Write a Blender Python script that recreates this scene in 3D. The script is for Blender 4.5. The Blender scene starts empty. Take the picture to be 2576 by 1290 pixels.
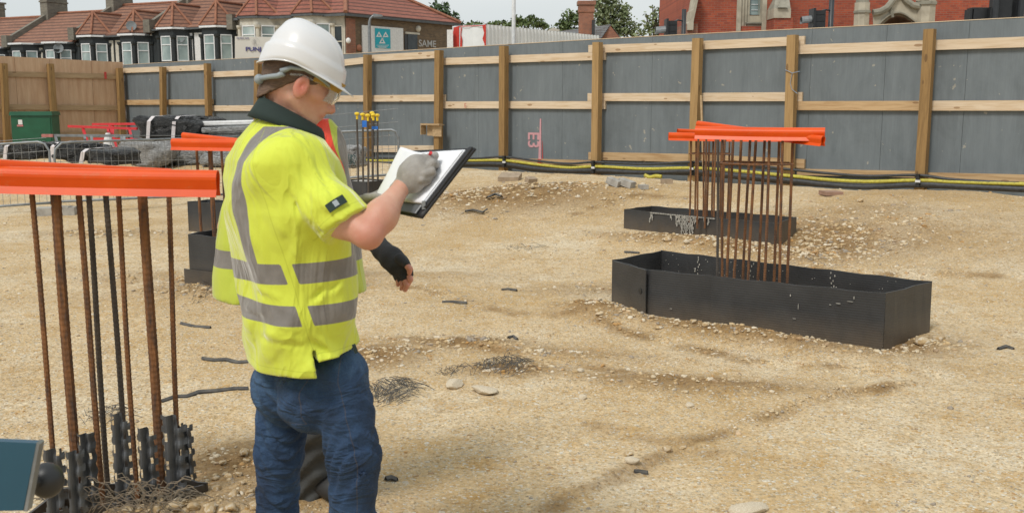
import bpy, math, random
import numpy as np
from mathutils import Vector, Matrix

random.seed(7); rng = np.random.default_rng(7)
scene = bpy.context.scene
COL = scene.collection
FPX, CXP, CYP, TILT, CAMZ = 2500.0, 1288.0, 645.0, math.atan(390 / 2500.0), 1.62

# ------------------------------------------------------------------ camera
cam = bpy.data.cameras.new('camera'); camo = bpy.data.objects.new('camera', cam); COL.objects.link(camo)
camo.location = (0, 0, CAMZ); camo.rotation_euler = (math.pi / 2 - TILT, 0, 0)
cam.sensor_width = 36; cam.lens = 36 * FPX / 2576; cam.clip_start = 0.05; cam.clip_end = 2000
cam.dof.use_dof = True; cam.dof.focus_distance = 8.0; cam.dof.aperture_fstop = 9.0
scene.camera = camo
# ------------------------------------------------------------------ sky and sun
SUN_EL, SUN_AZ = math.radians(52), math.radians(215)
w = bpy.data.worlds.new('World'); scene.world = w; w.use_nodes = True
wn = w.node_tree; wn.nodes.clear()
def wnode(t): return wn.nodes.new(t)
wo = wnode('ShaderNodeOutputWorld'); wb = wnode('ShaderNodeBackground'); wl = wn.links.new
sky = wnode('ShaderNodeTexSky'); sky.sky_type = 'NISHITA'; sky.sun_disc = False
sky.sun_elevation = SUN_EL; sky.sun_rotation = SUN_AZ; sky.air_density = 1.5; sky.dust_density = 4
wtc = wnode('ShaderNodeTexCoord'); wmap = wnode('ShaderNodeMapping'); wmap.inputs['Scale'].default_value = (1, 1, 4)
wno = wnode('ShaderNodeTexNoise'); wno.inputs['Scale'].default_value = 1.6; wno.inputs['Detail'].default_value = 5
wcr = wnode('ShaderNodeValToRGB')
wcr.color_ramp.elements[0].position = .3; wcr.color_ramp.elements[0].color = (5.4, 5.95, 6.15, 1)
wcr.color_ramp.elements[1].position = .7; wcr.color_ramp.elements[1].color = (6.7, 7.05, 7.1, 1)
wmx = wnode('ShaderNodeMix'); wmx.data_type = 'RGBA'; wmx.inputs[0].default_value = .93
wl(wtc.outputs['Generated'], wmap.inputs[0]); wl(wmap.outputs[0], wno.inputs[0]); wl(wno.outputs[0], wcr.inputs[0])
wl(sky.outputs[0], wmx.inputs[6]); wl(wcr.outputs[0], wmx.inputs[7]); wl(wmx.outputs[2], wb.inputs[0])
wb.inputs[1].default_value = .1; wl(wb.outputs[0], wo.inputs[0])
sl = bpy.data.lights.new('sun', 'SUN'); sl.energy = 2.0; sl.angle = math.radians(15); sl.color = (1, .96, .9)
so = bpy.data.objects.new('sun', sl); COL.objects.link(so)
_sd = Vector((math.sin(SUN_AZ) * math.cos(SUN_EL), math.cos(SUN_AZ) * math.cos(SUN_EL), math.sin(SUN_EL)))
so.rotation_euler = _sd.to_track_quat('Z', 'Y').to_euler(); so.location = (0, 0, 30)
scene.view_settings.view_transform = 'Standard'; scene.view_settings.look = 'None'
scene.view_settings.exposure = 0.22; scene.view_settings.gamma = 1

# ------------------------------------------------------------------ measuring helpers
CAM = np.array([0, 0, CAMZ]); _c, _s = math.cos(TILT), math.sin(TILT)
def ray(px, py):
    return np.array([0, _c, -_s]) * FPX + np.array([1, 0, 0]) * (px - CXP) + np.array([0, _s, _c]) * (CYP - py)
def P(px, py, Y):
    d = ray(px, py); return CAM + d * (Y / d[1])
def PZ(px, py, z):
    d = ray(px, py); return CAM + d * ((z - CAMZ) / d[2])
AX = np.array([.762, -.647, 0]) / math.hypot(.762, .647); NX = np.array([.647, .762, 0]) / math.hypot(.762, .647); ROT = math.atan2(-.647, .762)
def TP(px, py, t):
    d = ray(px, py); return CAM + d * (t / d.dot(NX))
def ST(s, t, z): return AX * s + NX * t + np.array([0, 0, z])

def ss(x): x = np.clip(x, 0, 1); return x * x * (3 - 2 * x)
_lat = rng.random((256, 256))
def vn(x, y):
    xi = np.floor(x).astype(int); yi = np.floor(y).astype(int); fx = ss(x - xi); fy = ss(y - yi)
    a = _lat[xi % 256, yi % 256]; b = _lat[(xi + 1) % 256, yi % 256]
    c = _lat[xi % 256, (yi + 1) % 256]; d = _lat[(xi + 1) % 256, (yi + 1) % 256]
    return (a * (1 - fx) + b * fx) * (1 - fy) + (c * (1 - fx) + d * fx) * fy - .5
def base(x, y):
    t = x * NX[0] + y * NX[1]; s = x * AX[0] + y * AX[1]
    z = .38 * ss((t - 8.5) / 4.5) - .20 * ss((t - 13.6) / 1.5) + .62 * ss((t - 16.2) / 4)
    return z
def GP0(px, py):
    lo, hi = 1.0, 90.0
    for _ in range(40):
        m = (lo + hi) / 2; p = P(px, py, m)
        if p[2] > base(p[0], p[1]): lo = m
        else: hi = m
    return P(px, py, lo)
# earth mounds: px, py, rx(px-free metres), ry, height, dug-soil amount
MOUNDS = [(1870, 850, 1.0, .17, .085, 1.0, -.61), (2240, 850, .45, .35, -.035, .9, -.6), (1510, 795, .35, .22, .09, 1.0, -.6), (2370, 862, .25, .15, .02, .5, 0),
          (1700, 606, 1.0, .25, .07, .8, -.6), (1900, 632, .8, .3, .06, .9, -.6), (2020, 640, .5, .5, .03, .9, 0), (2250, 610, 1.1, .8, .02, .55, 0), (1550, 730, .8, .3, .0, .5, 0), (2070, 600, .8, 1.0, -.12, 1., 0), (2150, 560, 1.2, .9, .10, .5, 0),
          (1280, 510, 1.6, 1.1, .14, 1.0, -.2), (1120, 525, 1.0, .6, .06, .7, 0), (1450, 490, 1.0, .6, .05, .5, 0),
          (560, 745, .7, .3, .08, .6, 0), (470, 720, .3, .3, .06, .5, 0), (370, 1345, .42, .13, .105, .6, 0), (630, 1190, .40, .4, .06, .9, 0), (700, 1290, .5, .25, .08, .6, 0),
          (1160, 865, .5, .18, .03, .9, -.1), (1400, 890, .5, .2, .02, .5, -.2), (1750, 965, .7, .18, .03, .8, -.2),
          (2300, 500, 1.5, .7, .10, .3, 0), (2500, 600, 1.5, 1.5, .06, .3, 0), (1700, 480, 2., .6, .06, .2, 0),
          (250, 590, .9, .4, .03, .6, 0), (330, 700, .5, .4, .02, .4, 0), (950, 900, .3, .3, .03, .9, 0), (1290, 930, .35, .2, .03, .8, 0), (1040, 700, 1, .4, .03, .3, 0)]
MW = [(GP0(a, b), c, d, e, f, g) for a, b, c, d, e, f, g in MOUNDS]
# wheel ruts / scraper edges: polylines in photo points -> ground
RUTS = [([(1380, 1290), (1560, 1195), (1700, 1125), (1850, 1075), (2060, 1000), (2300, 960)], .035, .06),
        ([(1480, 1060), (1700, 1115), (1850, 1150)], .03, .06), ([(1380, 770), (1560, 830), (1900, 905), (2300, 935)], .03, .10),
        ([(1000, 720), (1300, 790), (1460, 800)], .02, .1), ([(1900, 655), (2200, 690), (2500, 700)], .03, .25), ([(1440, 545), (1600, 500), (1800, 500)], .03, .2),
        ([(930, 900), (1150, 870), (1400, 905), (1800, 985)], .02, .08)]
RW = [([GP0(*q)[:2] for q in pts], dz, wd) for pts, dz, wd in RUTS]
def H(x, y, dig=False):
    x = np.asarray(x, float); y = np.asarray(y, float)
    z = base(x, y).copy(); dg = np.zeros_like(z)
    for p, rx, ry, h, d, rot in MW:
        dx, dy = x - p[0], y - p[1]; u = dx * math.cos(rot) + dy * math.sin(rot); v = -dx * math.sin(rot) + dy * math.cos(rot)
        g = np.exp(-((u / rx) ** 2 + (v / ry) ** 2) ** 1.2); z = z + h * g; dg = np.maximum(dg, d * g)
    for pts, dz, wd in RW:
        best = np.full(z.shape, 9.); sgn = np.zeros_like(z)
        for a, b in zip(pts[:-1], pts[1:]):
            ab = b - a; t = np.clip(((x - a[0]) * ab[0] + (y - a[1]) * ab[1]) / ab.dot(ab), 0, 1)
            ddx, ddy = x - a[0] - t * ab[0], y - a[1] - t * ab[1]; d = np.hypot(ddx, ddy)
            s_ = (ab[0] * (y - a[1]) - ab[1] * (x - a[0])) / math.hypot(*ab)
            m = d < best; best = np.where(m, d, best); sgn = np.where(m, s_, sgn)
        g = np.exp(-(best / (wd * 2.5)) ** 2); wob = .75 + .9 * vn(x * 5 + 3, y * 5)
        wd2 = wd * (1 + 1.6 * vn(x * 2.3 + 7, y * 2.3)); z = z + dz * .36 * np.tanh((sgn + .06 * vn(x * 3, y * 3 + 9)) / .016) * np.exp(-(best / (wd * 2.2)) ** 2) * np.clip(wob, .1, 1.5) + dz * .15 * np.exp(-((sgn - wd) / wd2) ** 2) * g * wob
        dg = np.maximum(dg, np.clip(.45 + 1.3 * vn(x * 6 + 1, y * 6 + 3), 0, .8) * np.exp(-((best + .04 * vn(x * 9, y * 9)) / (.035 + wd * .3)) ** 2))
    r = np.hypot(x, y); act = np.exp(-np.maximum(r - 22, 0) / 8)
    z = z + act * (.035 * vn(x * .6, y * .6) + .012 * vn(x * 1.9 + 9, y * 1.9) + .010 * vn(x * 5, y * 5 + 40) + (.007 + .018 * dg) * vn(x * 12, y * 12) + (.006 + .016 * dg) * vn(x * 25 + 5, y * 25))
    return (z, dg) if dig else z
def GP(px, py):
    lo, hi = 1.0, 90.0
    for _ in range(32):
        m = (lo + hi) / 2; p = P(px, py, m)
        if p[2] > float(H(p[0], p[1])): lo = m
        else: hi = m
    return P(px, py, lo)

# ------------------------------------------------------------------ object helpers
def wloc(o):
    v = Vector((0, 0, 0))
    while o is not None: v = v + o.location; o = o.parent
    return v
def tag(o, label=None, cat=None, group=None, kind=None):
    if label: o['label'] = label
    if cat: o['category'] = cat
    if group: o['group'] = group
    if kind: o['kind'] = kind
    return o
def thing(name, label, cat, loc, group=None):
    o = bpy.data.objects.new(name, None); COL.objects.link(o); o.location = Vector([float(q) for q in loc]); o.empty_display_size = .2
    return tag(o, label, cat, group)
def mesh_np(name, V, F, mat, parent=None, smooth=False, attrs=None, origin=None, mats=None, midx=None):
    V = np.asarray(V, float).reshape(-1, 3)
    if parent is not None: off = np.array(wloc(parent)); loc = (0, 0, 0)
    else:
        off = np.array(origin) if origin is not None else np.array([V[:, 0].mean(), V[:, 1].mean(), V[:, 2].min()]); loc = off
    me = bpy.data.meshes.new(name); L = V - off
    if isinstance(F, np.ndarray) and F.ndim == 2:
        k = F.shape[1]; me.vertices.add(len(L)); me.vertices.foreach_set('co', L.astype(np.float32).ravel())
        me.loops.add(F.size); me.loops.foreach_set('vertex_index', F.astype(np.int32).ravel())
        me.polygons.add(len(F)); me.polygons.foreach_set('loop_start', np.arange(0, F.size, k, dtype=np.int32)); me.update(calc_edges=True); me.validate()
    else: me.from_pydata([tuple(v) for v in L], [], F); me.update()
    if smooth: me.polygons.foreach_set('use_smooth', np.ones(len(me.polygons), bool))
    for m in (mats or [mat]): me.materials.append(m)
    if midx is not None: me.polygons.foreach_set('material_index', np.asarray(midx, np.int32))
    for k, a in (attrs or {}).items():
        at = me.attributes.new(k, 'FLOAT', 'POINT'); at.data.foreach_set('value', np.asarray(a, np.float32))
    o = bpy.data.objects.new(name, me); COL.objects.link(o); o.location = Vector([float(q) for q in loc])
    if parent is not None: o.parent = parent
    return o
class MB:
    def __init__(s): s.v = []; s.f = []
    def add(s, vs, fs):
        n = len(s.v); s.v += [np.asarray(q, float) for q in vs]; s.f += [tuple(i + n for i in f) for f in fs]; return s
    def box(s, c, size, ax=None, taper=1.0):
        A = np.eye(3) if ax is None else np.array(ax); h = np.array(size) / 2; c = np.array(c, float)
        vs = []
        for k in (-1, 1):
            q = taper if k > 0 else 1
            for i, j in ((-1, -1), (1, -1), (1, 1), (-1, 1)): vs.append(c + A[0] * i * h[0] * q + A[1] * j * h[1] * q + A[2] * k * h[2])
        return s.add(vs, [(0, 3, 2, 1), (4, 5, 6, 7), (0, 1, 5, 4), (1, 2, 6, 5), (2, 3, 7, 6), (3, 0, 4, 7)])
    def beam(s, a, b, w_, h_, up=(0, 0, 1)):
        a, b = np.array(a, float), np.array(b, float); d = b - a; L = np.linalg.norm(d); d /= L
        r = np.cross(d, up); r /= np.linalg.norm(r); u = np.cross(r, d); return s.box((a + b) / 2, (L, w_, h_), (d, r, u))
    def tube(s, pts, r, seg=8, cap=True):
        pts = [np.array(p, float) for p in pts]; n = len(pts); rs = r if hasattr(r, '__len__') else [r] * n
        vs = []; prev = None
        for i, p in enumerate(pts):
            d = pts[min(i + 1, n - 1)] - pts[max(i - 1, 0)]; d = d / (np.linalg.norm(d) + 1e-9)
            if prev is None: a = np.cross(d, (0, 0, 1) if abs(d[2]) < .9 else (1, 0, 0))
            else: a = prev - d * prev.dot(d)
            a /= np.linalg.norm(a) + 1e-9; prev = a; b = np.cross(d, a)
            for k in range(seg): t = 2 * math.pi * k / seg; vs.append(p + (a * math.cos(t) + b * math.sin(t)) * rs[i])
        fs = [(i * seg + k, i * seg + (k + 1) % seg, (i + 1) * seg + (k + 1) % seg, (i + 1) * seg + k) for i in range(n - 1) for k in range(seg)]
        if cap: fs += [tuple(range(seg - 1, -1, -1)), tuple((n - 1) * seg + k for k in range(seg))]
        return s.add(vs, fs)
    def prism(s, poly, d):
        poly = [np.array(p, float) for p in poly]; d = np.array(d, float); n = len(poly)
        return s.add(poly + [p + d for p in poly], [tuple(range(n)), tuple(range(2 * n - 1, n - 1, -1))] + [(i, i + n, (i + 1) % n + n, (i + 1) % n) for i in range(n)])
    def face(s, pts): return s.add(pts, [tuple(range(len(pts)))])
    def build(s, name, mat, parent=None, smooth=False, origin=None):
        return mesh_np(name, np.array(s.v), s.f, mat, parent, smooth, origin=origin)

# ------------------------------------------------------------------ materials
class NT:
    def __init__(s, name, rough=.8, metal=0):
        s.m = bpy.data.materials.new(name); s.m.use_nodes = True; s.t = s.m.node_tree; s.b = s.t.nodes['Principled BSDF']
        s.b.inputs['Roughness'].default_value = rough; s.b.inputs['Metallic'].default_value = metal
    def n(s, t, **kw):
        o = s.t.nodes.new(t)
        for k, v in kw.items():
            if k in o.inputs: o.inputs[k].default_value = v
            else: setattr(o, k, v)
        return o
    def l(s, a, b): s.t.links.new(a, b)
    def coord(s, rotz=0, scale=(1, 1, 1)):
        tc = s.n('ShaderNodeTexCoord'); m1 = s.n('ShaderNodeMapping'); m1.inputs['Rotation'].default_value = (0, 0, rotz); s.l(tc.outputs['Object'], m1.inputs[0])
        m2 = s.n('ShaderNodeMapping'); m2.inputs['Scale'].default_value = scale; s.l(m1.outputs[0], m2.inputs[0]); return m2.outputs[0]
    def noise(s, vec, scale, detail=4, rough=.55, dist=0):
        o = s.n('ShaderNodeTexNoise'); o.inputs['Scale'].default_value = scale; o.inputs['Detail'].default_value = detail; o.inputs['Roughness'].default_value = rough; o.inputs['Distortion'].default_value = dist
        s.l(vec, o.inputs[0]); return o.outputs[0]
    def ramp(s, fac, stops):
        o = s.n('ShaderNodeValToRGB'); cr = o.color_ramp
        while len(cr.elements) < len(stops): cr.elements.new(.5)
        for e, (p, c) in zip(cr.elements, stops): e.position = p; e.color = (*c, 1) if len(c) == 3 else c
        s.l(fac, o.inputs[0]); return o.outputs[0]
    def mix(s, fac, a, b, mode='MIX'):
        o = s.n('ShaderNodeMix', data_type='RGBA', blend_type=mode)
        for v, i in ((fac, 0), (a, 6), (b, 7)):
            if isinstance(v, (int, float)): o.inputs[i].default_value = v
            elif isinstance(v, tuple): o.inputs[i].default_value = (*v, 1)
            else: s.l(v, o.inputs[i])
        return o.outputs[2]
    def math(s, op, a, b=0, clamp=False):
        o = s.n('ShaderNodeMath', operation=op); o.use_clamp = clamp
        for v, i in ((a, 0), (b, 1)):
            if isinstance(v, (int, float)): o.inputs[i].default_value = v
            else: s.l(v, o.inputs[i])
        return o.outputs[0]
    def attr(s, name): return s.n('ShaderNodeAttribute', attribute_name=name).outputs['Fac']
    def bump(s, h, strength=.3, dist=.01):
        o = s.n('ShaderNodeBump'); o.inputs['Strength'].default_value = strength; o.inputs['Distance'].default_value = dist
        s.l(h, o.inputs['Height']); s.l(o.outputs[0], s.b.inputs['Normal']); return o
    def col(s, c):
        if isinstance(c, tuple): s.b.inputs['Base Color'].default_value = (*c, 1)
        else: s.l(c, s.b.inputs['Base Color'])
        return s.m
def simple(name, c1, c2=None, scale=6, stretch=(1, 1, 1), rotz=0, rough=.7, metal=0, bump=0, bs=None, bd=.01, det=5, lo=.35, hi=.65, spec=None):
    t = NT(name, rough, metal); v = t.coord(rotz, stretch)
    if c2 is None: c2 = tuple(q * .75 for q in c1)
    t.col(t.ramp(t.noise(v, scale, det), [(lo, c2), (hi, c1)]))
    if bump: t.bump(t.noise(v, bs or scale * 4, 4), bump, bd)
    if spec is not None: t.b.inputs['Specular IOR Level'].default_value = spec
    return t.m
M = {}
# ground
def ground_mat():
    t = NT('ground_soil', .95); t.b.inputs['Specular IOR Level'].default_value = .2; v = t.coord()
    big = t.noise(v, .7, 5, .6); mid = t.noise(v, 4.5, 6, .65); fine = t.noise(v, 38, 5, .7)
    tan = t.ramp(big, [(.36, (.60, .425, .215)), (.50, (.70, .535, .32)), (.64, (.78, .655, .46))])
    tan = t.mix(t.math('MULTIPLY', t.math('SUBTRACT', .50, mid, True), 4.0, True), tan, (.52, .315, .105))
    cr = t.ramp(fine, [(.28, (.40, .35, .28)), (.43, (.86, .83, .80)), (.58, (1.0, 1.0, 1.0)), (.74, (1.42, 1.42, 1.42))])
    c = t.mix(1.0, tan, cr, 'MULTIPLY')
    hb = None
    for sc, th, wt in ((22, .30, .8), (47, .42, .9), (95, .5, .85)):
        vo = t.n('ShaderNodeTexVoronoi'); vo.inputs['Scale'].default_value = sc; t.l(v, vo.inputs[0])
        sep = t.n('ShaderNodeSeparateColor'); t.l(vo.outputs['Color'], sep.inputs[0])
        pc = t.ramp(sep.outputs[0], [(0, (.66, .57, .42)), (.25, (.52, .36, .16)), (.45, (.70, .62, .47)), (.6, (.58, .33, .10)), (.76, (.38, .30, .19)), (.9, (.76, .71, .60))])
        m = t.math('MULTIPLY', t.math('LESS_THAN', vo.outputs['Distance'], th), t.math('GREATER_THAN', sep.outputs[1], .52 if sc > 30 else .70))
        c = t.mix(t.math('MULTIPLY', m, wt), c, pc)
        hh = t.math('MULTIPLY', t.math('MULTIPLY', m, t.math('SUBTRACT', 1.0, vo.outputs['Distance'])), 20. / sc)
        hb = hh if hb is None else t.math('ADD', hb, hh)
    dg = t.math('MULTIPLY', t.attr('dig'), t.math('ADD', .75, t.math('MULTIPLY', mid, .9)), True)
    dugc = t.mix(1.0, t.ramp(mid, [(.35, (.215, .125, .048)), (.65, (.37, .235, .105))]), cr, 'MULTIPLY')
    c = t.mix(t.math('MULTIPLY', t.math('SUBTRACT', t.noise(v, .45, 6, .7), .52, True), 3.0, True), c, t.mix(1.0, c, (.74, .68, .60), 'MULTIPLY'))
    c = t.mix(t.math('MULTIPLY', dg, .92), c, dugc); t.col(c)
    t.bump(t.math('ADD', hb, t.math('MULTIPLY', fine, .7)), 1.0, .024)
    return t.m
M['ground'] = ground_mat()
def stone_mat(name, stops, sc=9):
    t = NT(name, .9); v = t.coord(); wn_ = t.n('ShaderNodeTexVoronoi'); wn_.inputs['Scale'].default_value = sc; t.l(v, wn_.inputs[0])
    sp = t.n('ShaderNodeSeparateColor'); t.l(wn_.outputs['Color'], sp.inputs[0]); c = t.ramp(sp.outputs[0], stops)
    n = t.noise(v, 70, 5); c = t.mix(.6, c, t.ramp(n, [(.3, (.6, .6, .6)), (.7, (1.2, 1.2, 1.2))]), 'MULTIPLY'); t.col(c); t.bump(n, .4, .004); return t.m
M['gravel'] = stone_mat('gravel_stone', [(0, (.60, .50, .34)), (.25, (.50, .34, .16)), (.45, (.58, .46, .29)), (.68, (.68, .60, .47)), (.78, (.48, .27, .09)), (.93, (.33, .28, .22))], 14)
M['rock'] = stone_mat('rubble_rock', [(0, (.50, .37, .21)), (.4, (.44, .30, .145)), (.7, (.56, .45, .30)), (1, (.60, .52, .40))], 2)
M['chalk'] = simple('pale_stone', (.66, .58, .45), (.46, .37, .25), 14, rough=.9, bump=.3)
# hoarding
def ply(name, c1, c2, rotz, spots=True, rough=.6):
    t = NT(name, rough); v = t.coord(rotz, (3, 3, .35)); n1 = t.noise(v, 3, 6, .65); c = t.ramp(n1, [(.3, c2), (.7, c1)])
    v2 = t.coord(rotz, (40, 40, 1.2)); n2 = t.noise(v2, 2, 3); c = t.mix(.55, c, t.ramp(n2, [(.3, (.88, .88, .88)), (.7, (1.08, 1.08, 1.08))]), 'MULTIPLY')
    if spots:
        v3 = t.coord(); n3 = t.noise(v3, 9, 2); n4 = t.noise(v3, 1.1, 3)
        m = t.math('MULTIPLY', t.math('GREATER_THAN', n3, .715), t.math('GREATER_THAN', n4, .48)); c = t.mix(t.math('MULTIPLY', m, .55), c, (.42, .38, .30)); n5 = t.noise(t.coord(rotz, (1, 1, .5)), 1.7, 7, .75, .6); c = t.mix(.8, c, t.ramp(n5, [(.32, (.80, .80, .79)), (.5, (1, 1, 1)), (.7, (1.14, 1.13, 1.12))]), 'MULTIPLY')
    t.col(c); t.bump(n2, .12, .004); return t.m
M['grey'] = ply('grey_painted_plywood', (.165, .190, .204), (.132, .155, .168), -ROT, rough=.55)
M['tanply'] = ply('raw_plywood', (.60, .42, .27), (.45, .27, .155), -ROT, False)
def timber(name, c1, c2, knot, rotz, axis, rough=.75):
    st = {'x': (1.2, 16, 16), 'z': (16, 16, 1.2), 'y': (16, 1.2, 16)}[axis]
    t = NT(name, rough); v = t.coord(rotz, st); n1 = t.noise(v, 1.6, 6, .6, .6); c = t.ramp(n1, [(.32, c2), (.55, c1), (.75, tuple(q * 1.08 for q in c1))])
    ks = {'x': (1.6, 5, 5), 'z': (5, 5, 1.6), 'y': (5, 1.6, 5)}[axis]
    v2 = t.coord(rotz, ks); vo = t.n('ShaderNodeTexVoronoi'); vo.inputs['Scale'].default_value = 1.3; t.l(v2, vo.inputs[0])
    c = t.mix(t.math('MULTIPLY', t.math('LESS_THAN', vo.outputs['Distance'], .13), .7), c, knot); t.col(c); t.bump(n1, .15, .004); return t.m
M['rail'] = timber('pale_pine_rail', (.66, .53, .38), (.55, .40, .245), (.26, .135, .055), -ROT, 'x')
M['rail2'] = timber('weathered_pine_rail', (.40, .28, .16), (.28, .185, .095), (.16, .09, .045), -ROT, 'y')
M['rail3'] = timber('warm_pine_rail', (.52, .355, .19), (.38, .225, .10), (.2, .1, .04), -ROT, 'x')
M['post'] = timber('treated_brown_post', (.30, .18, .066), (.195, .112, .04), (.10, .052, .02), -ROT, 'z')
M['postl'] = timber('treated_light_post', (.38, .24, .10), (.28, .17, .065), (.14, .075, .03), -ROT, 'z')
M['raw'] = timber('offcut_timber', (.45, .32, .18), (.34, .23, .12), (.2, .12, .06), 0, 'x')
M['yellow_duct'] = simple('yellow_cable_sheath', (.56, .50, .07), (.36, .31, .05), 30, rough=.45, bump=.2)
M['blackcable'] = simple('black_cable', (.055, .057, .06), (.03, .031, .033), 20, rough=.5)
M['pinkpaint'] = simple('pink_spray', (.62, .30, .33), (.48, .27, .29), 30, rough=.7)
M['redpaint'] = simple('red_marker', (.55, .06, .05), (.4, .05, .04), 30)
M['corrplast'] = None
def corr():
    t = NT('black_twinwall_plastic', .42); v = t.coord(0, (1, 1, 1)); n = t.noise(v, 4, 5); c = t.ramp(n, [(.3, (.026, .027, .029)), (.7, (.046, .047, .049))])
    n2 = t.noise(t.coord(0, (6, 6, 1)), 3, 6, .7); c = t.mix(t.math('MULTIPLY', t.math('GREATER_THAN', n2, .70), .30), c, (.20, .19, .17)); sx = t.n('ShaderNodeSeparateXYZ'); t.l(t.coord(), sx.inputs[0]); lo = t.math('SUBTRACT', 1.0, t.math('MULTIPLY', sx.outputs[2], 3.6), True); c = t.mix(t.math('MULTIPLY', t.math('MULTIPLY', lo, t.noise(v, 7, 5, .7)), .75, True), c, (.23, .165, .10)); t.col(c)
    wv = t.n('ShaderNodeTexWave', wave_type='BANDS', bands_direction='Z'); wv.inputs['Scale'].default_value = 18; t.l(t.coord(), wv.inputs[0])
    t.bump(t.math('ADD', t.math('MULTIPLY', wv.outputs['Fac'], .25), n), .35, .006); return t.m
M['form'] = corr()
M['dirtyform'] = simple('splashed_plastic_inside', (.035, .036, .037), (.026, .027, .028), 5, rough=.5)
M['splash'] = simple('cement_splash', (.40, .38, .34), (.28, .27, .24), 30, rough=.9)
def rust(name, c1, c2):
    t = NT(name, .85, .15); v = t.coord(0, (8, 8, 1.5)); n = t.noise(v, 6, 5, .7); t.col(t.ramp(n, [(.35, c2), (.55, c1), (.75, tuple(q * 1.5 for q in c1))])); t.bump(t.noise(v, 30, 3), .4, .003); return t.m
M['rust'] = rust('rusty_rebar', (.20, .088, .034), (.075, .050, .040))
M['rustgrey'] = rust('dull_rebar', (.105, .085, .068), (.062, .056, .052))
M['orange'] = None
def orange():
    t = NT('orange_cap_plastic', .38); v = t.coord(); t.col(t.mix(t.math('MULTIPLY', t.math('GREATER_THAN', t.noise(t.coord(0, (1, 1, 3)), 11, 6, .75), .60), .22), t.ramp(t.noise(v, 5, 3), [(.3, (.62, .062, .002)), (.7, (.72, .085, .004))]), (.48, .20, .09)))
    t.b.inputs['Subsurface Weight'].default_value = .05; t.b.inputs['Specular IOR Level'].default_value = .3; t.b.inputs['Subsurface Radius'].default_value = (.02, .006, .002); return t.m
M['orange'] = orange()
M['yellowcap'] = simple('yellow_cap_plastic', (.85, .62, .03), (.75, .5, .02), 10, rough=.4)
M['galv'] = simple('galvanised_steel', (.27, .285, .29), (.19, .20, .205), 12, rough=.5, metal=.4)
M['galvdull'] = simple('dull_galvanised_strip', (.125, .13, .14), (.065, .07, .075), 9, rough=.5, metal=.35, bump=.2)
M['wire'] = simple('grey_wire', (.33, .34, .34), (.22, .22, .22), 20, rough=.5, metal=.5)
M['concrete'] = simple('concrete', (.42, .40, .36), (.30, .28, .25), 12, rough=.9, bump=.3)
M['paver'] = simple('dusty_paver', (.40, .31, .22), (.29, .22, .15), 14, rough=.9, bump=.2)
M['blackfilm'] = None
def film(name, c1, c2, rough, b=1.0, st=(1, 1, 5)):
    t = NT(name, rough); v = t.coord(.3, st); n = t.noise(v, 7, 7, .72, 1.6); t.col(t.ramp(n, [(.38, c2), (.62, c1)])); t.bump(n, b, .12); return t.m
M['blackfilm'] = film('black_stretch_film', (.13, .132, .133), (.02, .021, .022), .24, 1.0, (2, 2, 9))
M['clearfilm'] = film('clear_stretch_film', (.68, .70, .70), (.17, .17, .17), .26)
M['whitefilm'] = film('white_stretch_film', (.72, .71, .69), (.24, .23, .22), .30, 1.0)
M['tape'] = simple('white_strap_tape', (.66, .62, .62), (.55, .5, .5), 20, rough=.5)
M['redplastic'] = simple('red_barrier_plastic', (.62, .035, .045), (.5, .03, .035), 8, rough=.4)
M['white'] = simple('white_paint', (.74, .74, .73), (.62, .62, .61), 10, rough=.5)
M['greencab'] = simple('green_cabinet_paint', (.012, .10, .05), (.009, .078, .038), 3, rough=.38)
M['teal'] = simple('teal_sign', (.0, .36, .46), (.0, .34, .43), 3, rough=.4)
M['bluetape'] = simple('blue_tape', (.02, .17, .62), None, 9, rough=.5)
M['black'] = simple('black_plastic', (.022, .023, .025), (.015, .016, .017), 8, rough=.45)
M['darkmetal'] = simple('dark_painted_metal', (.035, .038, .042), (.025, .027, .03), 8, rough=.45)
def text(name, body, size, origin, xdir, ydir, mat, parent, ext=.003, squeeze=1.0, bold=0):
    cu = bpy.data.curves.new(name, 'FONT'); cu.body = body; cu.size = size; cu.extrude = ext; cu.offset = bold
    o = bpy.data.objects.new(name, cu); COL.objects.link(o); dg = bpy.context.evaluated_depsgraph_get()
    me = bpy.data.meshes.new_from_object(o.evaluated_get(dg)); bpy.data.objects.remove(o); bpy.data.curves.remove(cu)
    xd, yd = np.array(xdir, float), np.array(ydir, float); zd = np.cross(xd, yd); zd /= np.linalg.norm(zd)
    V = [np.array(origin) + xd * v.co.x * squeeze + yd * v.co.y + zd * v.co.z for v in me.vertices]; F = [tuple(p.vertices) for p in me.polygons]
    bpy.data.meshes.remove(me); return mesh_np(name, V, F, mat, parent)
# ================================================================== GROUND
def grow(a, lim, g, st):
    out = []; x = a
    while abs(x) < lim: st *= g; x = x + (st if lim > 0 and a >= 0 else -st); out.append(x)
    return out
def axis(lo, hi, d0, lim_lo, lim_hi):
    mid = list(np.arange(lo, hi, d0)); r = []; x = hi; st = d0
    while x < lim_hi: r.append(x); st *= 1.09; x += st
    r.append(lim_hi); l = []; x = lo - d0; st = d0
    while x > lim_lo: l.append(x); st *= 1.09; x -= st
    l.append(lim_lo); return np.array(l[::-1] + mid + r)
gx = axis(-4.2, 5.6, .042, -420, 420); gy = axis(2.2, 13.0, .042, -60, 640)
XX, YY = np.meshgrid(gx, gy, indexing='ij'); ZZ, DG = H(XX, YY, True)
far = np.hypot(XX, YY) > 60; ZZ = np.where(far, ZZ, ZZ)
GV = np.stack([XX, YY, ZZ], -1).reshape(-1, 3); nx_, ny_ = len(gx), len(gy)
ii = np.arange((nx_) * (ny_)).reshape(nx_, ny_)
GF = np.stack([ii[:-1, :-1], ii[1:, :-1], ii[1:, 1:], ii[:-1, 1:]], -1).reshape(-1, 4)
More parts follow.
